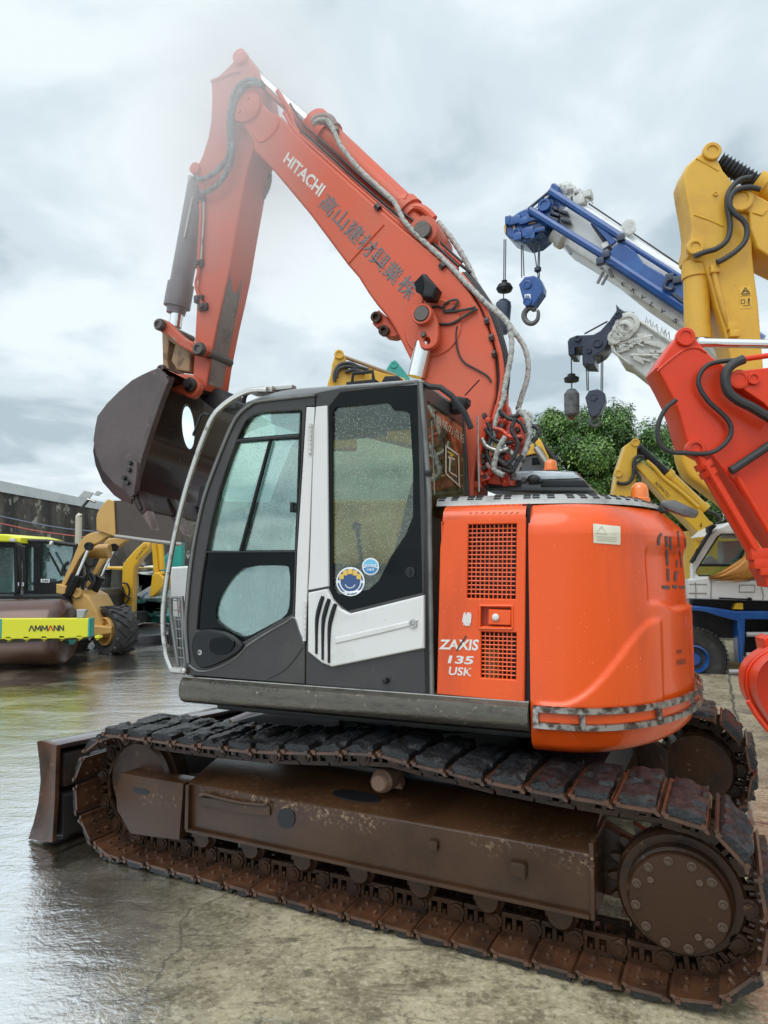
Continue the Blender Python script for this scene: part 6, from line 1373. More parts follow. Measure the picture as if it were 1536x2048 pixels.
# ------------------------------------------------------------ yellow excavators and tops seen behind the house
Y2 = Plane((6.0, 15.0, 0), .12)
Rg = Rig('yellow_excavator', 'bright yellow excavator with lettered boom in front of the trees', 'excavator', Y2, (1400, 1200))
a2 = Rg.plate('arm', 'd2', '190,145 230,118 270,96 295,98 308,115 305,200 298,300 300,400 290,560 300,640 70,640 80,580 108,400 140,300 165,220', YEL, t=.4, bev=.03)
Rg.boss('pin_boss', 'd2', '285,120', .09, YEL, 0, .04, a2); Rg.boss('pin_boss', 'd2', '125,408', .09, YEL, 0, .04, a2)
b2_ = Rg.plate('boom', 'd2', '280,310 300,285 340,290 380,318 460,380 560,460 700,580 800,660 910,760 985,850 1025,880 1000,960 905,1045 860,950 760,850 640,740 560,640 460,530 330,385 290,345', YEL, w=-.03, t=.5, bev=.03)
P0, P1 = Rg.p('d2', '308,165', .2), Rg.p('d2', '575,405', .2); m = MB(); m.tube([P0.lerp(P1, i/40) for i in range(41)], [.09 if i % 3 else .115 for i in range(41)], 14); m.build('rod_bellows', HOSE, Rg.root)
Rg.rod('arm_cylinder', 'd2', '575,410', '930,750', .13, YEL, .2, rings=((.05, 1.2), (.97, 1.2)))
Rg.tube('pipe', 'd2', '390,290 470,360 560,460 700,570 880,730', .04, YEL, -.05); Rg.tube('hose', 'd2', '360,255 310,250 275,290 270,380 265,430 230,490 170,508 110,495', .04, HOSE, -.08); Rg.tube('hose', 'd2', '370,260 330,290 280,330 300,400 330,450 320,500', .03, HOSE, -.08)
Rg.tube('hose', 'd2', '960,760 1030,790 1075,830 1080,870 1040,890', .035, HOSE, -.05)
write('lettering', 'KOMATSU', 'd2', '490,488 618,616 590,638 468,512', b2_, BLACKINK, b2_, bold=.0, off=.01)
mark('danger_mark', [q('d2', '905,870 912,900 895,900'), q('d2', '893,905 915,905 912,915 896,915')], b2_, BLACKINK, b2_, .01, cut=None)
Rg.plate('machine_body', 'p', '1390,1060 1600,1060 1620,1180 1390,1180', YEL, w=.2, t=2.0, bev=.08); Rg.plate('crawler', 'p', '1370,1180 1640,1180 1640,1260 1370,1260', DARK, w=-.2, t=.6, bev=.1)
Y3 = Plane((3.0, 14.0, 0), .3)
Q = Rig('yellow_excavator', 'yellow excavator with dark body half hidden behind the valve block of the orange boom', 'excavator', Y3, (1080, 1200))
Q.plate('machine_body', 'd4', '150,660 440,640 560,628 690,760 700,1000 100,1000 100,700', M('body_grey_dark', (.06, .065, .075), .4, coat=.3), t=1.5, bev=.05)
Q.plate('window', 'd4', '495,680 560,680 600,760 495,765', BLACKGL, w=-.02, t=.03)
Q.plate('roof_panel', 'd4', '180,600 240,590 330,380 300,370 440,640 500,500 560,630 440,645 180,680', YEL, w=-.05, t=.4)
qb = Q.plate('boom', 'd4', '510,470 560,430 600,470 660,600 720,740 716,765 680,770 640,690 590,600', YEL, w=-.4, t=.3, bev=.02); Q.tube('hose', 'd4', '600,500 680,590 750,680 780,760', .05, HOSE, -.2); Q.rod('boom_cylinder', 'd4', '540,560', '690,770', .06, STEEL, -.5)
write('lettering', 'SUMITOMO', 'd4', '600,545 670,660 650,690 582,560', qb, BLACKINK, qb, off=.01)
beacon(*q('d4', '718,822')[0], Y3, -.6, .125, .20, Q.root)
Q.plate('crawler', 'p', '980,1180 1160,1180 1160,1260 980,1260', DARK, w=-.2, t=.6, bev=.1)
Y4 = Plane((-.7, 13.0, 0), -.1)
Z = Rig('yellow_excavator', 'worn yellow excavator showing only its arm top above the grey cab roof', 'excavator', Y4, (700, 1200))
Z.plate('arm', 'c2', '908,75 925,20 932,-30 950,-82 962,-92 985,-88 1000,-70 1010,-30 1020,0 1060,60 1060,400 900,400', YELDULL, t=.4, bev=.02)
Z.boss('pin_boss', 'c2', '968,-78', .09, YELDULL, 0, .04); Z.rod('cylinder_rod', 'c2', '985,-70', '1260,30', .035, M('brown_rod', (.3, .2, .12), .4, metal=.4), .1)
Z.rod('arm_cylinder', 'c2', '1120,-5', '1300,60', .06, YELDULL, .15)
for s in ('955,40 958,10 980,-12 1020,-18 1060,-8', '945,60 946,15 970,-25 1020,-35 1070,-15 1120,0', '1000,10 1050,0 1100,20'): Z.tube('hose', 'c2', s, .035, HOSE, -.06)
Z.plate('boom', 'c2', '1000,0 1060,-5 1160,5 1260,30 1400,120 1400,400 1000,300', YELDULL, w=.05, t=.4, bev=.02); Z.plate('machine_body', 'p', '620,1000 860,1000 860,1190 620,1190', YELDULL, w=.2, t=2, bev=.08); Z.plate('crawler', 'p', '600,1190 900,1190 900,1260 600,1260', DARK, w=-.2, t=.6, bev=.1)
T4 = Plane((.3, 16.0, 0), 0)
Z2 = Rig('teal_excavator', 'teal excavator showing only its arm tip above the grey cab roof', 'excavator', T4, (800, 1200))
Z2.plate('arm', 'c2', '1195,30 1215,-15 1235,-45 1255,-52 1268,-40 1300,0 1330,40 1340,300 1180,300', TEAL, t=.35, bev=.02); Z2.boss('pin_boss', 'c2', '1248,-25', .08, TEAL, 0, .03); Z2.plate('machine_body', 'p', '760,1000 900,1000 900,1190 760,1190', TEAL, w=.2, t=2, bev=.08); Z2.plate('crawler', 'p', '740,1190 920,1190 920,1240 740,1240', DARK, w=-.2, t=.6, bev=.1)

# ------------------------------------------------------------ left side: roller, second roller cab, loader, small diggers
RO = Plane((-5.0, 10.55, 0), 0.0)
r = Rig('road_roller', 'lemon-yellow soil roller with big brown drum and lettered yellow front bar', 'road roller', RO, (60, 1330))
dc = RO.hit(140, 1264, .72); dR = .525
m = MB(); m.lathe(dc, Vector((-1, 0, 0)), [(0, dR*.72), (.02, dR*.80), (.10, dR*.95), (.20, dR), (2.1, dR), (2.15, dR*.95)], 64)
drum = m.build('drum', M('drum_brown_steel', (.085, .034, .023), .30, col2=(.06, .026, .018), nscale=2, metal=.35, stretch=(.3, 2, 2), coat=.3), r.root, ang=.8)
barp = r.plate('front_bar', 'z4', '-80,1345 812,1342 806,1508 600,1522 -80,1530', LEMON, t=.16, bev=.012)
r.plate('bar_end', 'z4', '796,1340 814,1342 808,1508 790,1510', TEAL, w=-.006, t=.17, bev=.006, parent=barp); r.plate('bar_end', 'z4', '-4,1346 16,1346 12,1520 -8,1522', TEAL, w=-.006, t=.05, bev=.006, parent=barp)
m = MB(); m.prism([RO.hit(x, y, .16) for x, y in q('z4', '-80,1520 800,1508 760,1530 -80,1570')], RO.n*.35)
m.build('scraper', M('scraper_dark', (.05, .045, .03), .6), barp)
m = MB()
for i in range(7): c = RO.hit(*q('z4', '%d,%d' % (-70+i*160, 1522-i*3))[0], .05); m.box(c, RO.r*.035, RO.n*.05, UPZ*.02); m.cyl(c+RO.r*-.03+UPZ*-.05, c+RO.r*.06+UPZ*.0, .012, seg=6)
m.build('scraper_bracket', LEMON, barp)
for i, ch in enumerate('ΛMMΛNN'):
    x0, x1 = [(262, 310), (318, 368), (378, 430), (436, 480), (490, 526), (538, 574)][i]; yt, yb_ = 1405-i*.5, 1457-i
    sh_ = {'Λ': [(0, 1), (.5, 0), (1, 1)], 'M': [(0, 1), (.08, 0), (.5, .75), (.92, 0), (1, 1)], 'N': [(0, 1), (0, 0), (1, 1), (1, 0)]}[ch]
    for k, sg in enumerate(stroke([((x0+(x1-x0)*u)/4.518, 940+(yt+(yb_-yt)*v)/4.518) for u, v in sh_], 2.3)): mark('lettering', [sg], barp, REDINK if i == 3 else BLACKINK, barp, .006+.0006*k, cut=None)
hl = r.plate('headlamp', 'z4', '690,1262 775,1262 745,1345 690,1338', M('lamp_grey', (.38, .38, .37), .4), w=.02, t=.12, bev=.015)
m = MB(); m.lathe(dc+Vector((.0, 0, 0)), Vector((1, 0, 0)), [(-.02, .2), (.05, .2), (.06, .12)], 20); m.build('drum_hub', TEAL, r.root)
cb = r.plate('roller_cab', 'z4', '-300,640 130,655 145,700 170,1130 -300,1150', BLACK, w=2.0, t=.08, bev=.008, holes=['-260,700 120,705 130,1105 -260,1110'])
r.plate('cab_glass', 'z4', '-270,690 125,695 136,1112 -270,1118', GL_BG, w=2.1, t=.02, bev=0, parent=cb); r.plate('cab_roof', 'z4', '-300,570 60,580 190,612 190,660 150,655 -300,635', LEMON, w=1.8, t=1.6, bev=.03, parent=cb)
r.plate('roof_lamp', 'z4', '82,616 130,620 132,648 86,645', M('roof_lamp_white', (.6, .6, .58), .4), w=1.75, t=.1, parent=cb); r.plate('cab_door_panel', 'z4', '-260,970 128,975 134,1105 -260,1110', M('door_panel_grey', (.22, .26, .27), .4, coat=.3), w=2.15, t=.02, parent=cb)
r.plate('wing_mirror', 'z4', '160,672 225,690 230,830 175,815', BLACK, w=1.7, t=.1, bev=.02, parent=cb); r.tube('mirror_arm', 'z4', '140,660 180,760 185,860 180,1060 130,1125', .02, BLACK, 1.7, parent=cb); r.plate('number_plate', 'z4', '162,1018 212,1018 212,1048 164,1050', WHITESTK, w=1.95, t=.02, bev=0, parent=cb)
npl = [o for o in bpy.data.objects if o.name.startswith('number_plate')][-1]; write('lettering', '230', 'z4', '168,1022 208,1022 207,1044 169,1046', npl, BLACKINK, npl, bold=.01, off=.006)
r.plate('engine_cover', 'z4', '-300,1130 560,1120 600,1180 600,1330 -300,1330', BLACK, w=1.7, t=3.2, bev=.05)
m = MB()
for dx in (-2.2, .3): wheel(m, RO.hit(60, 1240, 4.2)+RO.r*dx+UPZ*0, Vector((1, 0, 0)), .62, .45, 16)
m.build('wheel', TYRE, r.root)
R2 = Plane((-5.6, 12.6, 0), 0.0)
s2 = Rig('road_roller', 'black-framed machine cab with glass and wiper behind the lemon-yellow roller', 'road roller', R2, (100, 1290))
cb = s2.plate('cab', 'z4', '195,640 360,640 690,678 700,720 660,1000 560,1130 330,1150 210,1130', BLACK, t=.08, bev=.006, holes=['235,700 300,690 300,1090 235,1090', '372,665 660,695 655,760 600,985 480,1010 360,1010'])
s2.plate('cab_glass', 'z4', '365,658 668,690 662,765 606,992 480,1016 355,1016', GL_BG, w=.1, t=.02, bev=0, parent=cb); s2.plate('cab_glass', 'z4', '230,695 305,685 305,1095 230,1095', GL_BG, w=.1, t=.02, bev=0, parent=cb)
s2.tube('wiper', 'z4', '440,740 480,810 560,960', .02, BLACK, -.03, parent=cb); s2.tube('cab_roof_edge', 'z4', '190,638 420,640 700,680', .03, DARK, .0, n=1, parent=cb); s2.rod('roof_lamp', 'z4', '455,665', '475,670', .05, M('roof_lamp_white', (.6, .6, .58), .4), -.05, parent=cb)
npl = s2.plate('number_plate', 'z4', '368,984 448,986 446,1018 370,1016', WHITESTK, w=-.03, t=.02, bev=0, parent=cb); write('lettering', '230', 'z4', '378,990 440,991 438,1012 380,1011', npl, BLACKINK, npl, bold=.02, off=.006)
s2.plate('machine_body', 'z4', '190,1120 650,1110 650,1160 690,1330 190,1330', BLACK, w=.2, t=2.5, bev=.05)
m = MB(); wheel(m, R2.hit(130, 1285, .3), Vector((.9, -.43, 0)), .40, .40, 16); m.build('wheel', TYRE, s2.root, ang=.4)
LP = Plane((-4.9, 12.4, 0), 0.0)
l = Rig('wheel_loader', 'tan-yellow wheel loader with raised arms and a wide brown bucket', 'wheel loader', LP, (220, 1300))
for w, s in ((.0, '545,1045 580,1060 640,950 700,830 760,740 830,680 900,655 970,600 1040,600 1045,560 950,555 870,558 800,572 745,612 700,690 640,840 590,940'), (.9, '765,1050 800,1070 900,900 1000,750 1060,700 1170,620 1060,610 960,620 920,700 900,800 850,900')): l.plate('lift_arm', 'z4', s, TANCAT, w=w, t=.18, bev=.02, sm=1)
l.plate('arm_foot', 'z4', '505,1030 545,1035 600,1050 580,1130 505,1115', TANCAT, w=-.05, t=.3, bev=.02)
l.rod('cross_tube', 'z4', '790,735', '990,735', .13, TANCAT, .4)
for a, b_, c_, w in (('805,690', '690,960', '610,1130', .05), ('1035,700', '900,970', '820,1150', .7)):
    l.rod('cylinder_rod', 'z4', a, b_, .035, CHROME, w); l.rod('lift_cylinder', 'z4', b_, c_, .085, BLACK, w, rings=((.05, 1.2),)); l.boss('arm_pin', 'z4', a, .075, BLACK, w-.1, .05)
bkl = l.plate('bucket', 'z4', '870,545 868,440 874,400 900,352 940,295 975,262 1028,280 1042,560 1038,600 990,585', TANCAT, w=-.05, t=.05, bev=.015)
m = MB(); m.prism([LP.hit(*p, .0) for p in q('z4', '1030,282 1160,268 1536,280 1640,300 1640,680 1536,672 1300,640 1040,600')], LP.n*.05); m.build('bucket_back', M('loader_bucket_brown', (.060, .042, .033), .5, col2=(.035, .026, .022), nscale=3), bkl)
m = MB(); m.tube([LP.hit(*p, -.02) for p in q('z4', '1035,596 1300,632 1640,672')], .035, 8); m.build('bucket_edge', M('edge_grey', (.32, .30, .28), .4), bkl)
fr_ = l.plate('front_frame', 'z4', '615,1180 640,1095 700,1082 740,1110 800,1140 850,1230 925,1385 905,1480 820,1510 700,1400 640,1300', TANCAT, w=.1, t=.9, bev=.04); l.boss('frame_pin', 'z4', '700,1110', .09, TANCAT, .1, .05); l.plate('axle', 'z4', '800,1400 1010,1420 1010,1480 860,1500 800,1500', TANCAT, w=.0, t=.4, bev=.03)
for s in ('700,1000 720,900 760,830 800,900 790,1000', '740,1120 760,1000 820,940 850,1000 800,1080', '620,830 580,870 570,920 600,960', '690,1100 730,980 740,880', '830,1010 790,900 850,850 870,800'): l.tube('hose', 'z4', s, .03, HOSE, .3)
m = MB(); ax = Vector((-.60, -.80, 0)); wc = LP.hit(*q('z4', '1040,1450')[0], .35); wheel(m, wc, ax, .43, .46, 15, .55); wh = m.build('wheel', TYRE, l.root, ang=.4)
m = MB(); m.lathe(wc, ax, [(.10, .25), (.225, .25), (.235, .235), (.19, .20), (.17, .13), (.20, .10), (.24, .07), (.24, .01)], 28); m.build('rim', TANCAT, wh)
m = MB(); wheel(m, wc+Vector((-1.9, 1.2, 0)), ax, .43, .46, 15); wheel(m, wc+Vector((1.1, 2.2, 0)), ax, .43, .46, 15); m.build('rear_wheel', TYRE, l.root)
l.plate('machine_body', 'z4', '500,1150 860,1160 870,1260 840,1330 560,1330', BLACK, w=1.4, t=2.2, bev=.06)
m = MB(); m.prism([LP.hit(*p, 1.1) for p in q('z4', '850,1170 985,1175 975,1235 890,1260')], LP.n*.2); m.build('mudguard', BLACK, l.root)
MP_ = Plane((-4.6, 15.0, 0), 0.0)
mi = Rig('mini_excavator', 'small yellow excavator with canopy and lettered boom between the loader and the guard rail', 'excavator', MP_, (265, 1280))
bm2 = mi.plate('boom', 'z4', '1105,880 1112,850 1140,810 1220,720 1295,652 1362,655 1345,720 1270,800 1215,880 1205,940 1192,1340 1160,1290 1108,1230 1100,1080', YEL, t=.3, bev=.025)
write('lettering', 'KOMATSU', 'z4', '1225,795 1315,672 1335,690 1240,812', bm2, BLACKINK, bm2, bold=.0, off=.01)
mi.plate('arm', 'z4', '1368,655 1405,655 1420,780 1430,920 1385,925', YEL, w=-.3, t=.2, bev=.02); mi.rod('bucket_cylinder', 'z4', '1445,670', '1462,900', .07, YEL, -.2)
mi.plate('bucket', 'z4', '1372,960 1395,920 1440,935 1485,985 1490,1040 1440,1095 1390,1140 1350,1152 1360,1050', YEL, w=-.4, t=.7, bev=.03); mi.plate('bucket_link', 'z4', '1385,925 1480,915 1482,940 1400,950', YEL, w=-.3, t=.3, bev=.02)
for s in ('1110,1020 1150,1030 1170,1090 1160,1150', '1105,1050 1130,1120 1180,1160', '1110,1230 1150,1190 1165,1150', '1120,1220 1165,1240 1175,1290'): mi.tube('hose', 'z4', s, .02, HOSE, -.05)
for s in ('1190,940 1470,930',): pass
m = MB(); m.prism([MP_.hit(*p, .6) for p in q('z4', '905,872 1115,880 1115,905 905,892')], MP_.n*1.2); m.prism([MP_.hit(*p, .6) for p in q('z4', '1190,880 1250,880 1250,895 1190,905')], MP_.n*1.2); m.build('canopy', YEL, mi.root, bevel=.02)
mi.rod('canopy_post', 'z4', '980,900', '965,1170', .07, DARK, .8); mi.plate('machine_body', 'z4', '860,1150 1100,1160 1100,1290 860,1290', M('body_grey_dark', (.06, .065, .075), .4, coat=.3), w=.5, t=1.2, bev=.05)
m = MB(); rnd = random.Random(2)
for i in range(12): c = MP_.hit(*q('z4', '%f,%f' % (rnd.uniform(880, 1080), rnd.uniform(1090, 1200)))[0], .3); m.box(c, MP_.r*rnd.uniform(.05, .14), MP_.n*.1, UPZ*rnd.uniform(.03, .1))
m.build('engine_parts', M('grey_parts', (.22, .21, .2), .5, col2=(.08, .05, .04), nscale=6), mi.root, bevel=.01)
mi.plate('crawler', 'z4', '860,1290 1200,1300 1200,1400 860,1400', DARK, w=.3, t=1.4, bev=.1)
TP = Plane((-4.0, 16.5, 0), 0.0)
te = Rig('teal_excavator', 'teal excavator with white cab standing behind the handrail by the wall', 'excavator', TP, (310, 1270))
te.plate('machine_body', 'z4', '1195,1190 1240,1170 1260,1200 1258,1300 1440,1320 1700,1300 1700,1380 1440,1385 1200,1370', TEAL, t=1.6, bev=.04); te.plate('boom', 'z4', '1430,1000 1425,870 1480,790 1536,730 1640,720 1640,800 1540,840 1500,900 1480,1010', TEAL, w=-.2, t=.35, bev=.03); te.plate('arm', 'z4', '1536,720 1600,650 1640,660 1640,960 1560,960', TEAL, w=-.25, t=.3, bev=.03)
tc_ = te.plate('cab', 'z4', '1195,950 1215,925 1380,935 1400,960 1400,1170 1280,1170 1200,1130', WHITE, w=.1, t=1.3, bev=.04, holes=['1215,950 1255,950 1240,1060 1215,1100', '1265,955 1385,955 1385,1030 1250,1110']); te.plate('cab_glass', 'z4', '1205,945 1390,948 1390,1115 1205,1115', BLACKGL, w=.3, t=.02, parent=tc_)
mark('stripe', [q('z4', '1320,1110 1330,1100 1340,1120 1330,1125'), q('z4', '1280,1150 1310,1115 1316,1122 1290,1160')], tc_, BLUESTK, tc_, .01, cut=None)
te.plate('cab_roof', 'z4', '1275,905 1300,870 1370,862 1400,880 1400,915', WHITE, w=.1, t=1.2, bev=.04, parent=tc_)
m = MB()
for i in range(22): c = TP.hit(*q('z4', '%f,%f' % (rnd.uniform(1260, 1460), rnd.uniform(1180, 1310)))[0], -.1); m.box(c, TP.r*rnd.uniform(.04, .16), TP.n*.12, UPZ*rnd.uniform(.03, .1))
for s in ('1270,1300 1300,1220 1360,1200', '1380,1310 1380,1200 1440,1180'): m.tube([TP.hit(*p, -.15) for p in q('z4', s)], .03, 6)
m.build('engine_parts', M('teal_dark_parts', (.03, .10, .09), .5, col2=(.03, .03, .03), nscale=5), te.root, bevel=.012)
m = MB(); 
for w in (-.3, 1.5): m.prism([TP.hit(*p, w) for p in q('z4', '1225,1405 1440,1395 1480,1420 1480,1480 1440,1485 1225,1485 1210,1440')], TP.n*.45)
te_c = m.build('crawler', M('track_brown', (.09, .06, .045), .5, col2=(.03, .025, .02), nscale=5, bump=.4, bscale=20), te.root, bevel=.04)
WP = Plane((-3.6, 14.0, 0), 0.0)
wt = Rig('white_truck', 'white box truck glimpsed between the handrail and the orange machine\'s cab', 'truck', WP, (355, 1290))
wt.plate('truck_body', 'c1', '1160,800 1275,792 1400,792 1400,1150 1160,1150', WHITE, t=2.5, bev=.05); wt.plate('tail_lamp', 'c1', '1222,1030 1242,1030 1242,1110 1222,1110', M('tail_lamp_red', (.5, .01, .01), .3), w=-.05, t=.06)
m = MB(); wheel(m, WP.hit(362, 1262, .3), Vector((1, 0, 0)), .42, .3); wheel(m, WP.hit(420, 1262, .3)+Vector((1.2, 0, 0)), Vector((1, 0, 0)), .42, .3); m.build('wheel', TYRE, wt.root); wt.plate('bumper', 'c1', '1160,1150 1400,1150 1400,1200 1160,1200', DARK, w=.0, t=.2, bev=.02)
# dark steel plates lying on the yard
m = MB(); pts = [ground_at(*p) for p in q('z4', '1190,1580 1480,1560 1700,1540')]; far_ = [ground_at(*p) for p in q('z4', '1225,1482 1480,1480 1700,1475')]
m.prism([Vector((p.x, p.y, GZ)) for p in pts+far_[::-1]], UPZ*.16); sp_ = m.build('steel_plate', M('plate_dark_steel', (.05, .055, .06), .35, coat=.4, col2=(.03, .03, .035), nscale=4), None, bevel=.02); tag(sp_, 'low dark steel plate lying on the wet yard beside the loader wheel', 'steel plate')

# ------------------------------------------------------------ stained retaining wall, lamp, pipe, lines
WALLM = M('stained_concrete_wall', (.15, .130, .105), .8, col2=(.032, .030, .027), nscale=1.3, amt=(.34, .62), stretch=(.8, .8, .30), col3=(.42, .39, .34), n3scale=2.2, amt3=(.57, .66), bump=.3, bscale=6, detail=10)
CAPM = M('wall_cap_pale', (.72, .75, .76), .6, col2=(.6, .62, .62), nscale=1)
def wall_thing(label, A, B, h, th, cap=True):
    A, B = Vector((*A, GZ)), Vector((*B, GZ)); d = (B-A).normalized(); nn = Vector((-d.y, d.x, 0)); r = thing('retaining_wall', label, 'wall', (A+B)/2)
    m = MB(); m.prism([A, B, B+nn*th, A+nn*th], UPZ*h); m.build('wall_face', WALLM, r, smooth=False)
    if cap: m = MB(); m.prism([A-nn*.05+UPZ*(h+.003), B-nn*.05+UPZ*(h+.003), B+nn*(th+4)+UPZ*(h+.003), A+nn*(th+4)+UPZ*(h+.003)], UPZ*.35); m.build('wall_cap', CAPM, r, smooth=False)
    return r
wall_thing('tall black-stained concrete wall with a pale cap along the left side of the yard', (-12.3, 2), (-12.3, 31), 3.86, .6)
wall_thing('dark stained concrete wall across the back of the yard behind the loader', (-12.2, 31.2), (2.5, 33.0), 4.35, .6, False)
LPp = upright(21)
t_ = thing('floodlight', 'solar floodlight with two panels on a bent pole over the stained wall', 'floodlight', LPp.hit(165, 1060))
MB().tube(spline([LPp.hit(*p) for p in q('z4', '735,420 740,350 775,300 800,270')]+[], 5), .045, 8).build('pole', DARK, t_)
plate('solar_panel', LPp, q('z4', '705,245 760,185 845,205 800,262'), M('panel_back_grey', (.42, .43, .42), .5), t_, t=.06, bev=.01); plate('solar_panel', LPp, q('z4', '845,225 880,185 928,205 880,235'), M('panel_back_grey', (.42, .43, .42), .5), t_, t=.06, bev=.01)
MB().tube([LPp.hit(*p) for p in q('z4', '790,265 830,275 860,290')], .04, 8).build('lamp_head', STEEL, t_)
pp = upright(19)
t_ = MB().tube(spline([pp.hit(*p) for p in q('z4', '690,1200 700,900 708,600 712,430 722,422')], 5), .085, 12).build('vent_pipe', M('cream_pipe', (.55, .50, .40), .5), None); tag(t_, 'cream plastic pipe standing upright before the stained wall', 'pipe')
cp = upright(20)
for s, mt, lb in (('-200,385 0,418 250,470 560,525 900,560 1300,600', M('blue_line', (.10, .14, .20), .5), 'thin blue line strung along the stained wall, upper of two'), ('-200,440 0,482 300,545 560,582 730,602 1100,640', M('red_line', (.45, .07, .05), .5), 'thin red line strung along the stained wall, lower of two')):
    o = MB().tube(spline([cp.hit(*p) for p in q('z4', s)], 5), .018, 6).build('cable', mt, None); tag(o, lb, 'cable')

# ------------------------------------------------------------ trees
LEAF = []
for i, c in enumerate(((.055, .13, .022), (.095, .20, .030), (.19, .30, .06), (.025, .065, .015))):
    LEAF.append(M('leaf_%s' % 'abcd'[i], c, .45, col2=tuple(v*.6 for v in c), nscale=1.5))
BARK = M('bark', (.06, .045, .035), .8, bump=.4, bscale=12)
def tree(label, base, H_, crown, n, seed, size=.30):
    rnd = random.Random(seed); t = thing('tree', label, 'tree', base); B = Vector(base)
    m = MB(); m.tube(spline([B-UPZ*.2, B+Vector((.1, 0, H_*.25)), B+Vector((-.1, .1, H_*.5)), B+Vector((.1, 0, H_*.8))], 5), [.35-.015*i for i in range(16)], 10)
    for i in range(9):
        a = rnd.uniform(0, 6.28); z = H_*rnd.uniform(.3, .6); e = Vector((math.cos(a), math.sin(a), .7))*rnd.uniform(1.2, crown*.75); m.tube([B+UPZ*z, B+UPZ*z+e*.5+UPZ*.2, B+UPZ*z+e], [.14, .09, .04], 6)
    m.build('trunk', BARK, t)
    # crown: leaf clumps scattered through a cloud of lobes
    lobes = []
    for i in range(120):
        a = rnd.uniform(0, 6.28); rr = crown*math.sqrt(rnd.random())*.85; z = H_*(.12+.80*rnd.random()**.8); k = 1-max(0, (z/H_-.70))*1.75
        lobes.append((B+Vector((rnd.gauss(0, .25), rnd.gauss(0, .25), rnd.gauss(0, .3)))+Vector((math.cos(a)*rr*k, math.sin(a)*rr*k, z)), crown*rnd.uniform(.13, .26)))
    bm = bmesh.new()
    for i in range(n):
        li = rnd.randrange(len(lobes)); c, r_ = lobes[li]; tone = ((4, 4, 2, 2), (2, 5, 4, 1), (5, 2, .5, 4), (4, 4, 1, 2))[li % 4]; d = Vector((rnd.gauss(0, 1), rnd.gauss(0, 1), rnd.gauss(0, .9))).normalized(); p = c+d*r_*(rnd.random()**.5)*(1.25 if rnd.random() < .12 else 1)
        nrm = (d+Vector((rnd.uniform(-.8, .8), rnd.uniform(-.8, .8), rnd.uniform(0, .9)))).normalized(); x, y, _ = frame_of(nrm); an = rnd.uniform(0, 6.28); x, y = x*math.cos(an)+y*math.sin(an), y*math.cos(an)-x*math.sin(an)
        mi_ = rnd.choices((0, 1, 2, 3), tone)[0]
        for k in range(3):
            a = an+k*2.1; dx = x*math.cos(a)+y*math.sin(a); dy = y*math.cos(a)-x*math.sin(a); L_ = size*rnd.uniform(.5, 1.1)
            o = p+dx*L_*.2
            f = bm.faces.new([bm.verts.new(v) for v in (o, o+dx*L_*.5+dy*L_*.20, o+dx*L_-UPZ*L_*.12, o+dx*L_*.5-dy*L_*.20)]); f.material_index = mi_
    me = bpy.data.meshes.new('crown'); bm.to_mesh(me); bm.free(); o = link('crown', me, LEAF, t); return t
def tree_at(label, px, Yd, toppx, crownpx, n, seed, **k):
    x = (px-768)/F*Yd; top = upright(Yd).hit(px, toppx); tree(label, (x, Yd, GZ), top.z, crownpx/F*Yd, n, seed, **k)
tree_at('broad leafy green tree behind the orange tail, tallest of the trees', 1180, 30, 812, 150, 60000, 1, size=.19)
tree_at('leafy tree behind the lettered yellow boom, beside the tallest tree', 1365, 33, 850, 120, 30000, 2, size=.2)
tree_at('low dark tree at the end of the tree row nearest the valve block', 1060, 34, 880, 80, 9000, 3, size=.26)
tree_at('tree behind the white crane cab and the red arm', 1480, 36, 880, 100, 10000, 4, size=.26)
# ------------------------------------------------------------ pale volume added round the boom top, standing in for lens blur
def lens_haze():
    m = bpy.data.materials.new('lens_haze_volume'); m.use_nodes = True; t = m.node_tree; t.nodes.clear(); L = t.links.new
    out = N(t, 'ShaderNodeOutputMaterial'); v = N(t, 'ShaderNodeVolumePrincipled'); v.inputs['Color'].default_value = (.95, .96, .97, 1); v.inputs['Anisotropy'].default_value = 0.0
    tc = N(t, 'ShaderNodeTexCoord'); ln = N(t, 'ShaderNodeVectorMath', op='LENGTH'); L(tc.outputs['Object'], ln.inputs[0])
    r = N(t, 'ShaderNodeMapRange'); r.interpolation_type = 'SMOOTHSTEP'; L(ln.outputs['Value'], r.inputs[0]); r.inputs[1].default_value = 0.0; r.inputs[2].default_value = 1.0; r.inputs[3].default_value = LENS_HAZE_D; r.inputs[4].default_value = 0.0
    L(r.outputs[0], v.inputs['Density']); L(v.outputs[0], out.inputs['Volume']); return m
LENS_HAZE_D = 1.0
c = U.P(-1.50, 4.95, .75)
bm = bmesh.new(); bmesh.ops.create_icosphere(bm, subdivisions=3, radius=1.0); me = bpy.data.meshes.new('lens_haze'); bm.to_mesh(me); bm.free()
o = bpy.data.objects.new('lens_haze', me); COL.objects.link(o); o.location = c; o.scale = (1.25, 1.0, 2.1); me.materials.append(lens_haze()); tag(o, kind='stuff')
SC.cycles.volume_step_rate = 1.0; SC.cycles.volume_bounces = 2
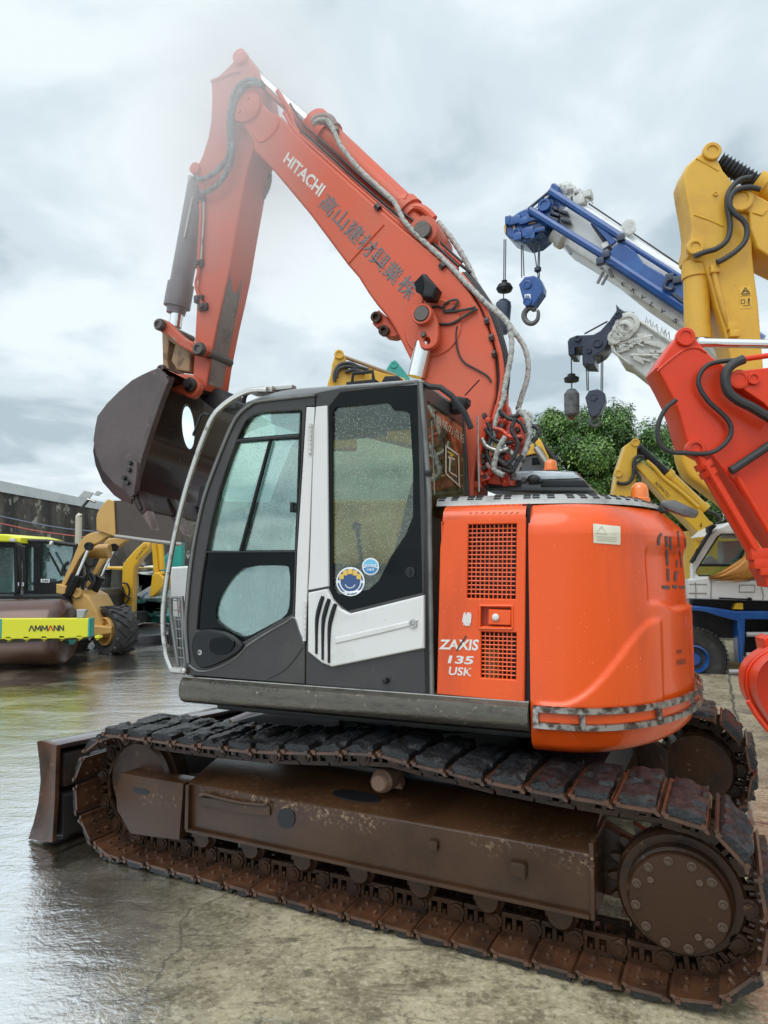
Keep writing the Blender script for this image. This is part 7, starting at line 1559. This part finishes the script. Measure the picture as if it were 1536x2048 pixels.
# ------------------------------------------------------------ every loose piece of a part becomes a part of its own
def split_far(o):
    me = o.data; nv = len(me.vertices)
    if nv == 0 or nv > 60000: return
    par = list(range(nv))
    def fd(a):
        while par[a] != a: par[a] = par[par[a]]; a = par[a]
        return a
    for e in me.edges:
        a, b_ = fd(e.vertices[0]), fd(e.vertices[1])
        if a != b_: par[a] = b_
    isl = {}
    for i in range(nv): isl.setdefault(fd(i), []).append(i)
    if len(isl) < 2 or len(isl) > 400: return
    keys = list(isl); bx = []
    for k in keys:
        co = [me.vertices[i].co for i in isl[k]]
        bx.append(([min(c[j] for c in co) for j in range(3)], [max(c[j] for c in co) for j in range(3)]))
    pp = list(range(len(keys)))
    def f2(a):
        while pp[a] != a: a = pp[a]
        return a
    for i in range(len(keys)):
        for j in range(i):
            g = math.sqrt(sum(max(0, bx[i][0][k]-bx[j][1][k], bx[j][0][k]-bx[i][1][k])**2 for k in range(3)))
            sz = max(max(bx[i][1][k]-bx[i][0][k] for k in range(3)), max(bx[j][1][k]-bx[j][0][k] for k in range(3)))
            if g <= max(.02, .5*sz): pp[f2(i)] = f2(j)
    groups = {}
    for i, k in enumerate(keys): groups.setdefault(f2(i), []).extend(isl[k])
    if len(groups) < 2: return
    base = o.name.split('.')[0]; first = True
    for g in list(groups.values()):
        keep = set(g); bm = bmesh.new(); bm.from_mesh(me); bm.verts.ensure_lookup_table()
        bmesh.ops.delete(bm, geom=[v for v in bm.verts if v.index not in keep], context='VERTS')
        m2 = bpy.data.meshes.new(base); bm.to_mesh(m2); bm.free()
        for mt in me.materials: m2.materials.append(mt)
        if first: new0 = m2; first = False; continue
        n = bpy.data.objects.new(base, m2); COL.objects.link(n); n.parent = o.parent; n.location = o.location
    o.data = new0
for o in list(bpy.data.objects):
    if o.type == 'MESH' and o.parent is not None and o.data.users == 1 and not o.name.startswith(('crown', 'engine_parts', 'boom_fittings', 'head_', 'rope_guard')): split_far(o)

# GROUPS: things of one kind share a phrase
for o in bpy.data.objects:
    k = o.get('category')
    g = {'excavator': 'excavators parked in the yard', 'road roller': 'road rollers parked in the yard', 'crane': 'truck cranes in the yard', 'crane hook': 'hooks hanging from the crane heads', 'tree': 'trees behind the yard', 'wall': 'stained walls round the yard', 'cable': 'lines strung along the stained wall'}.get(k)
    if g: o['group'] = g
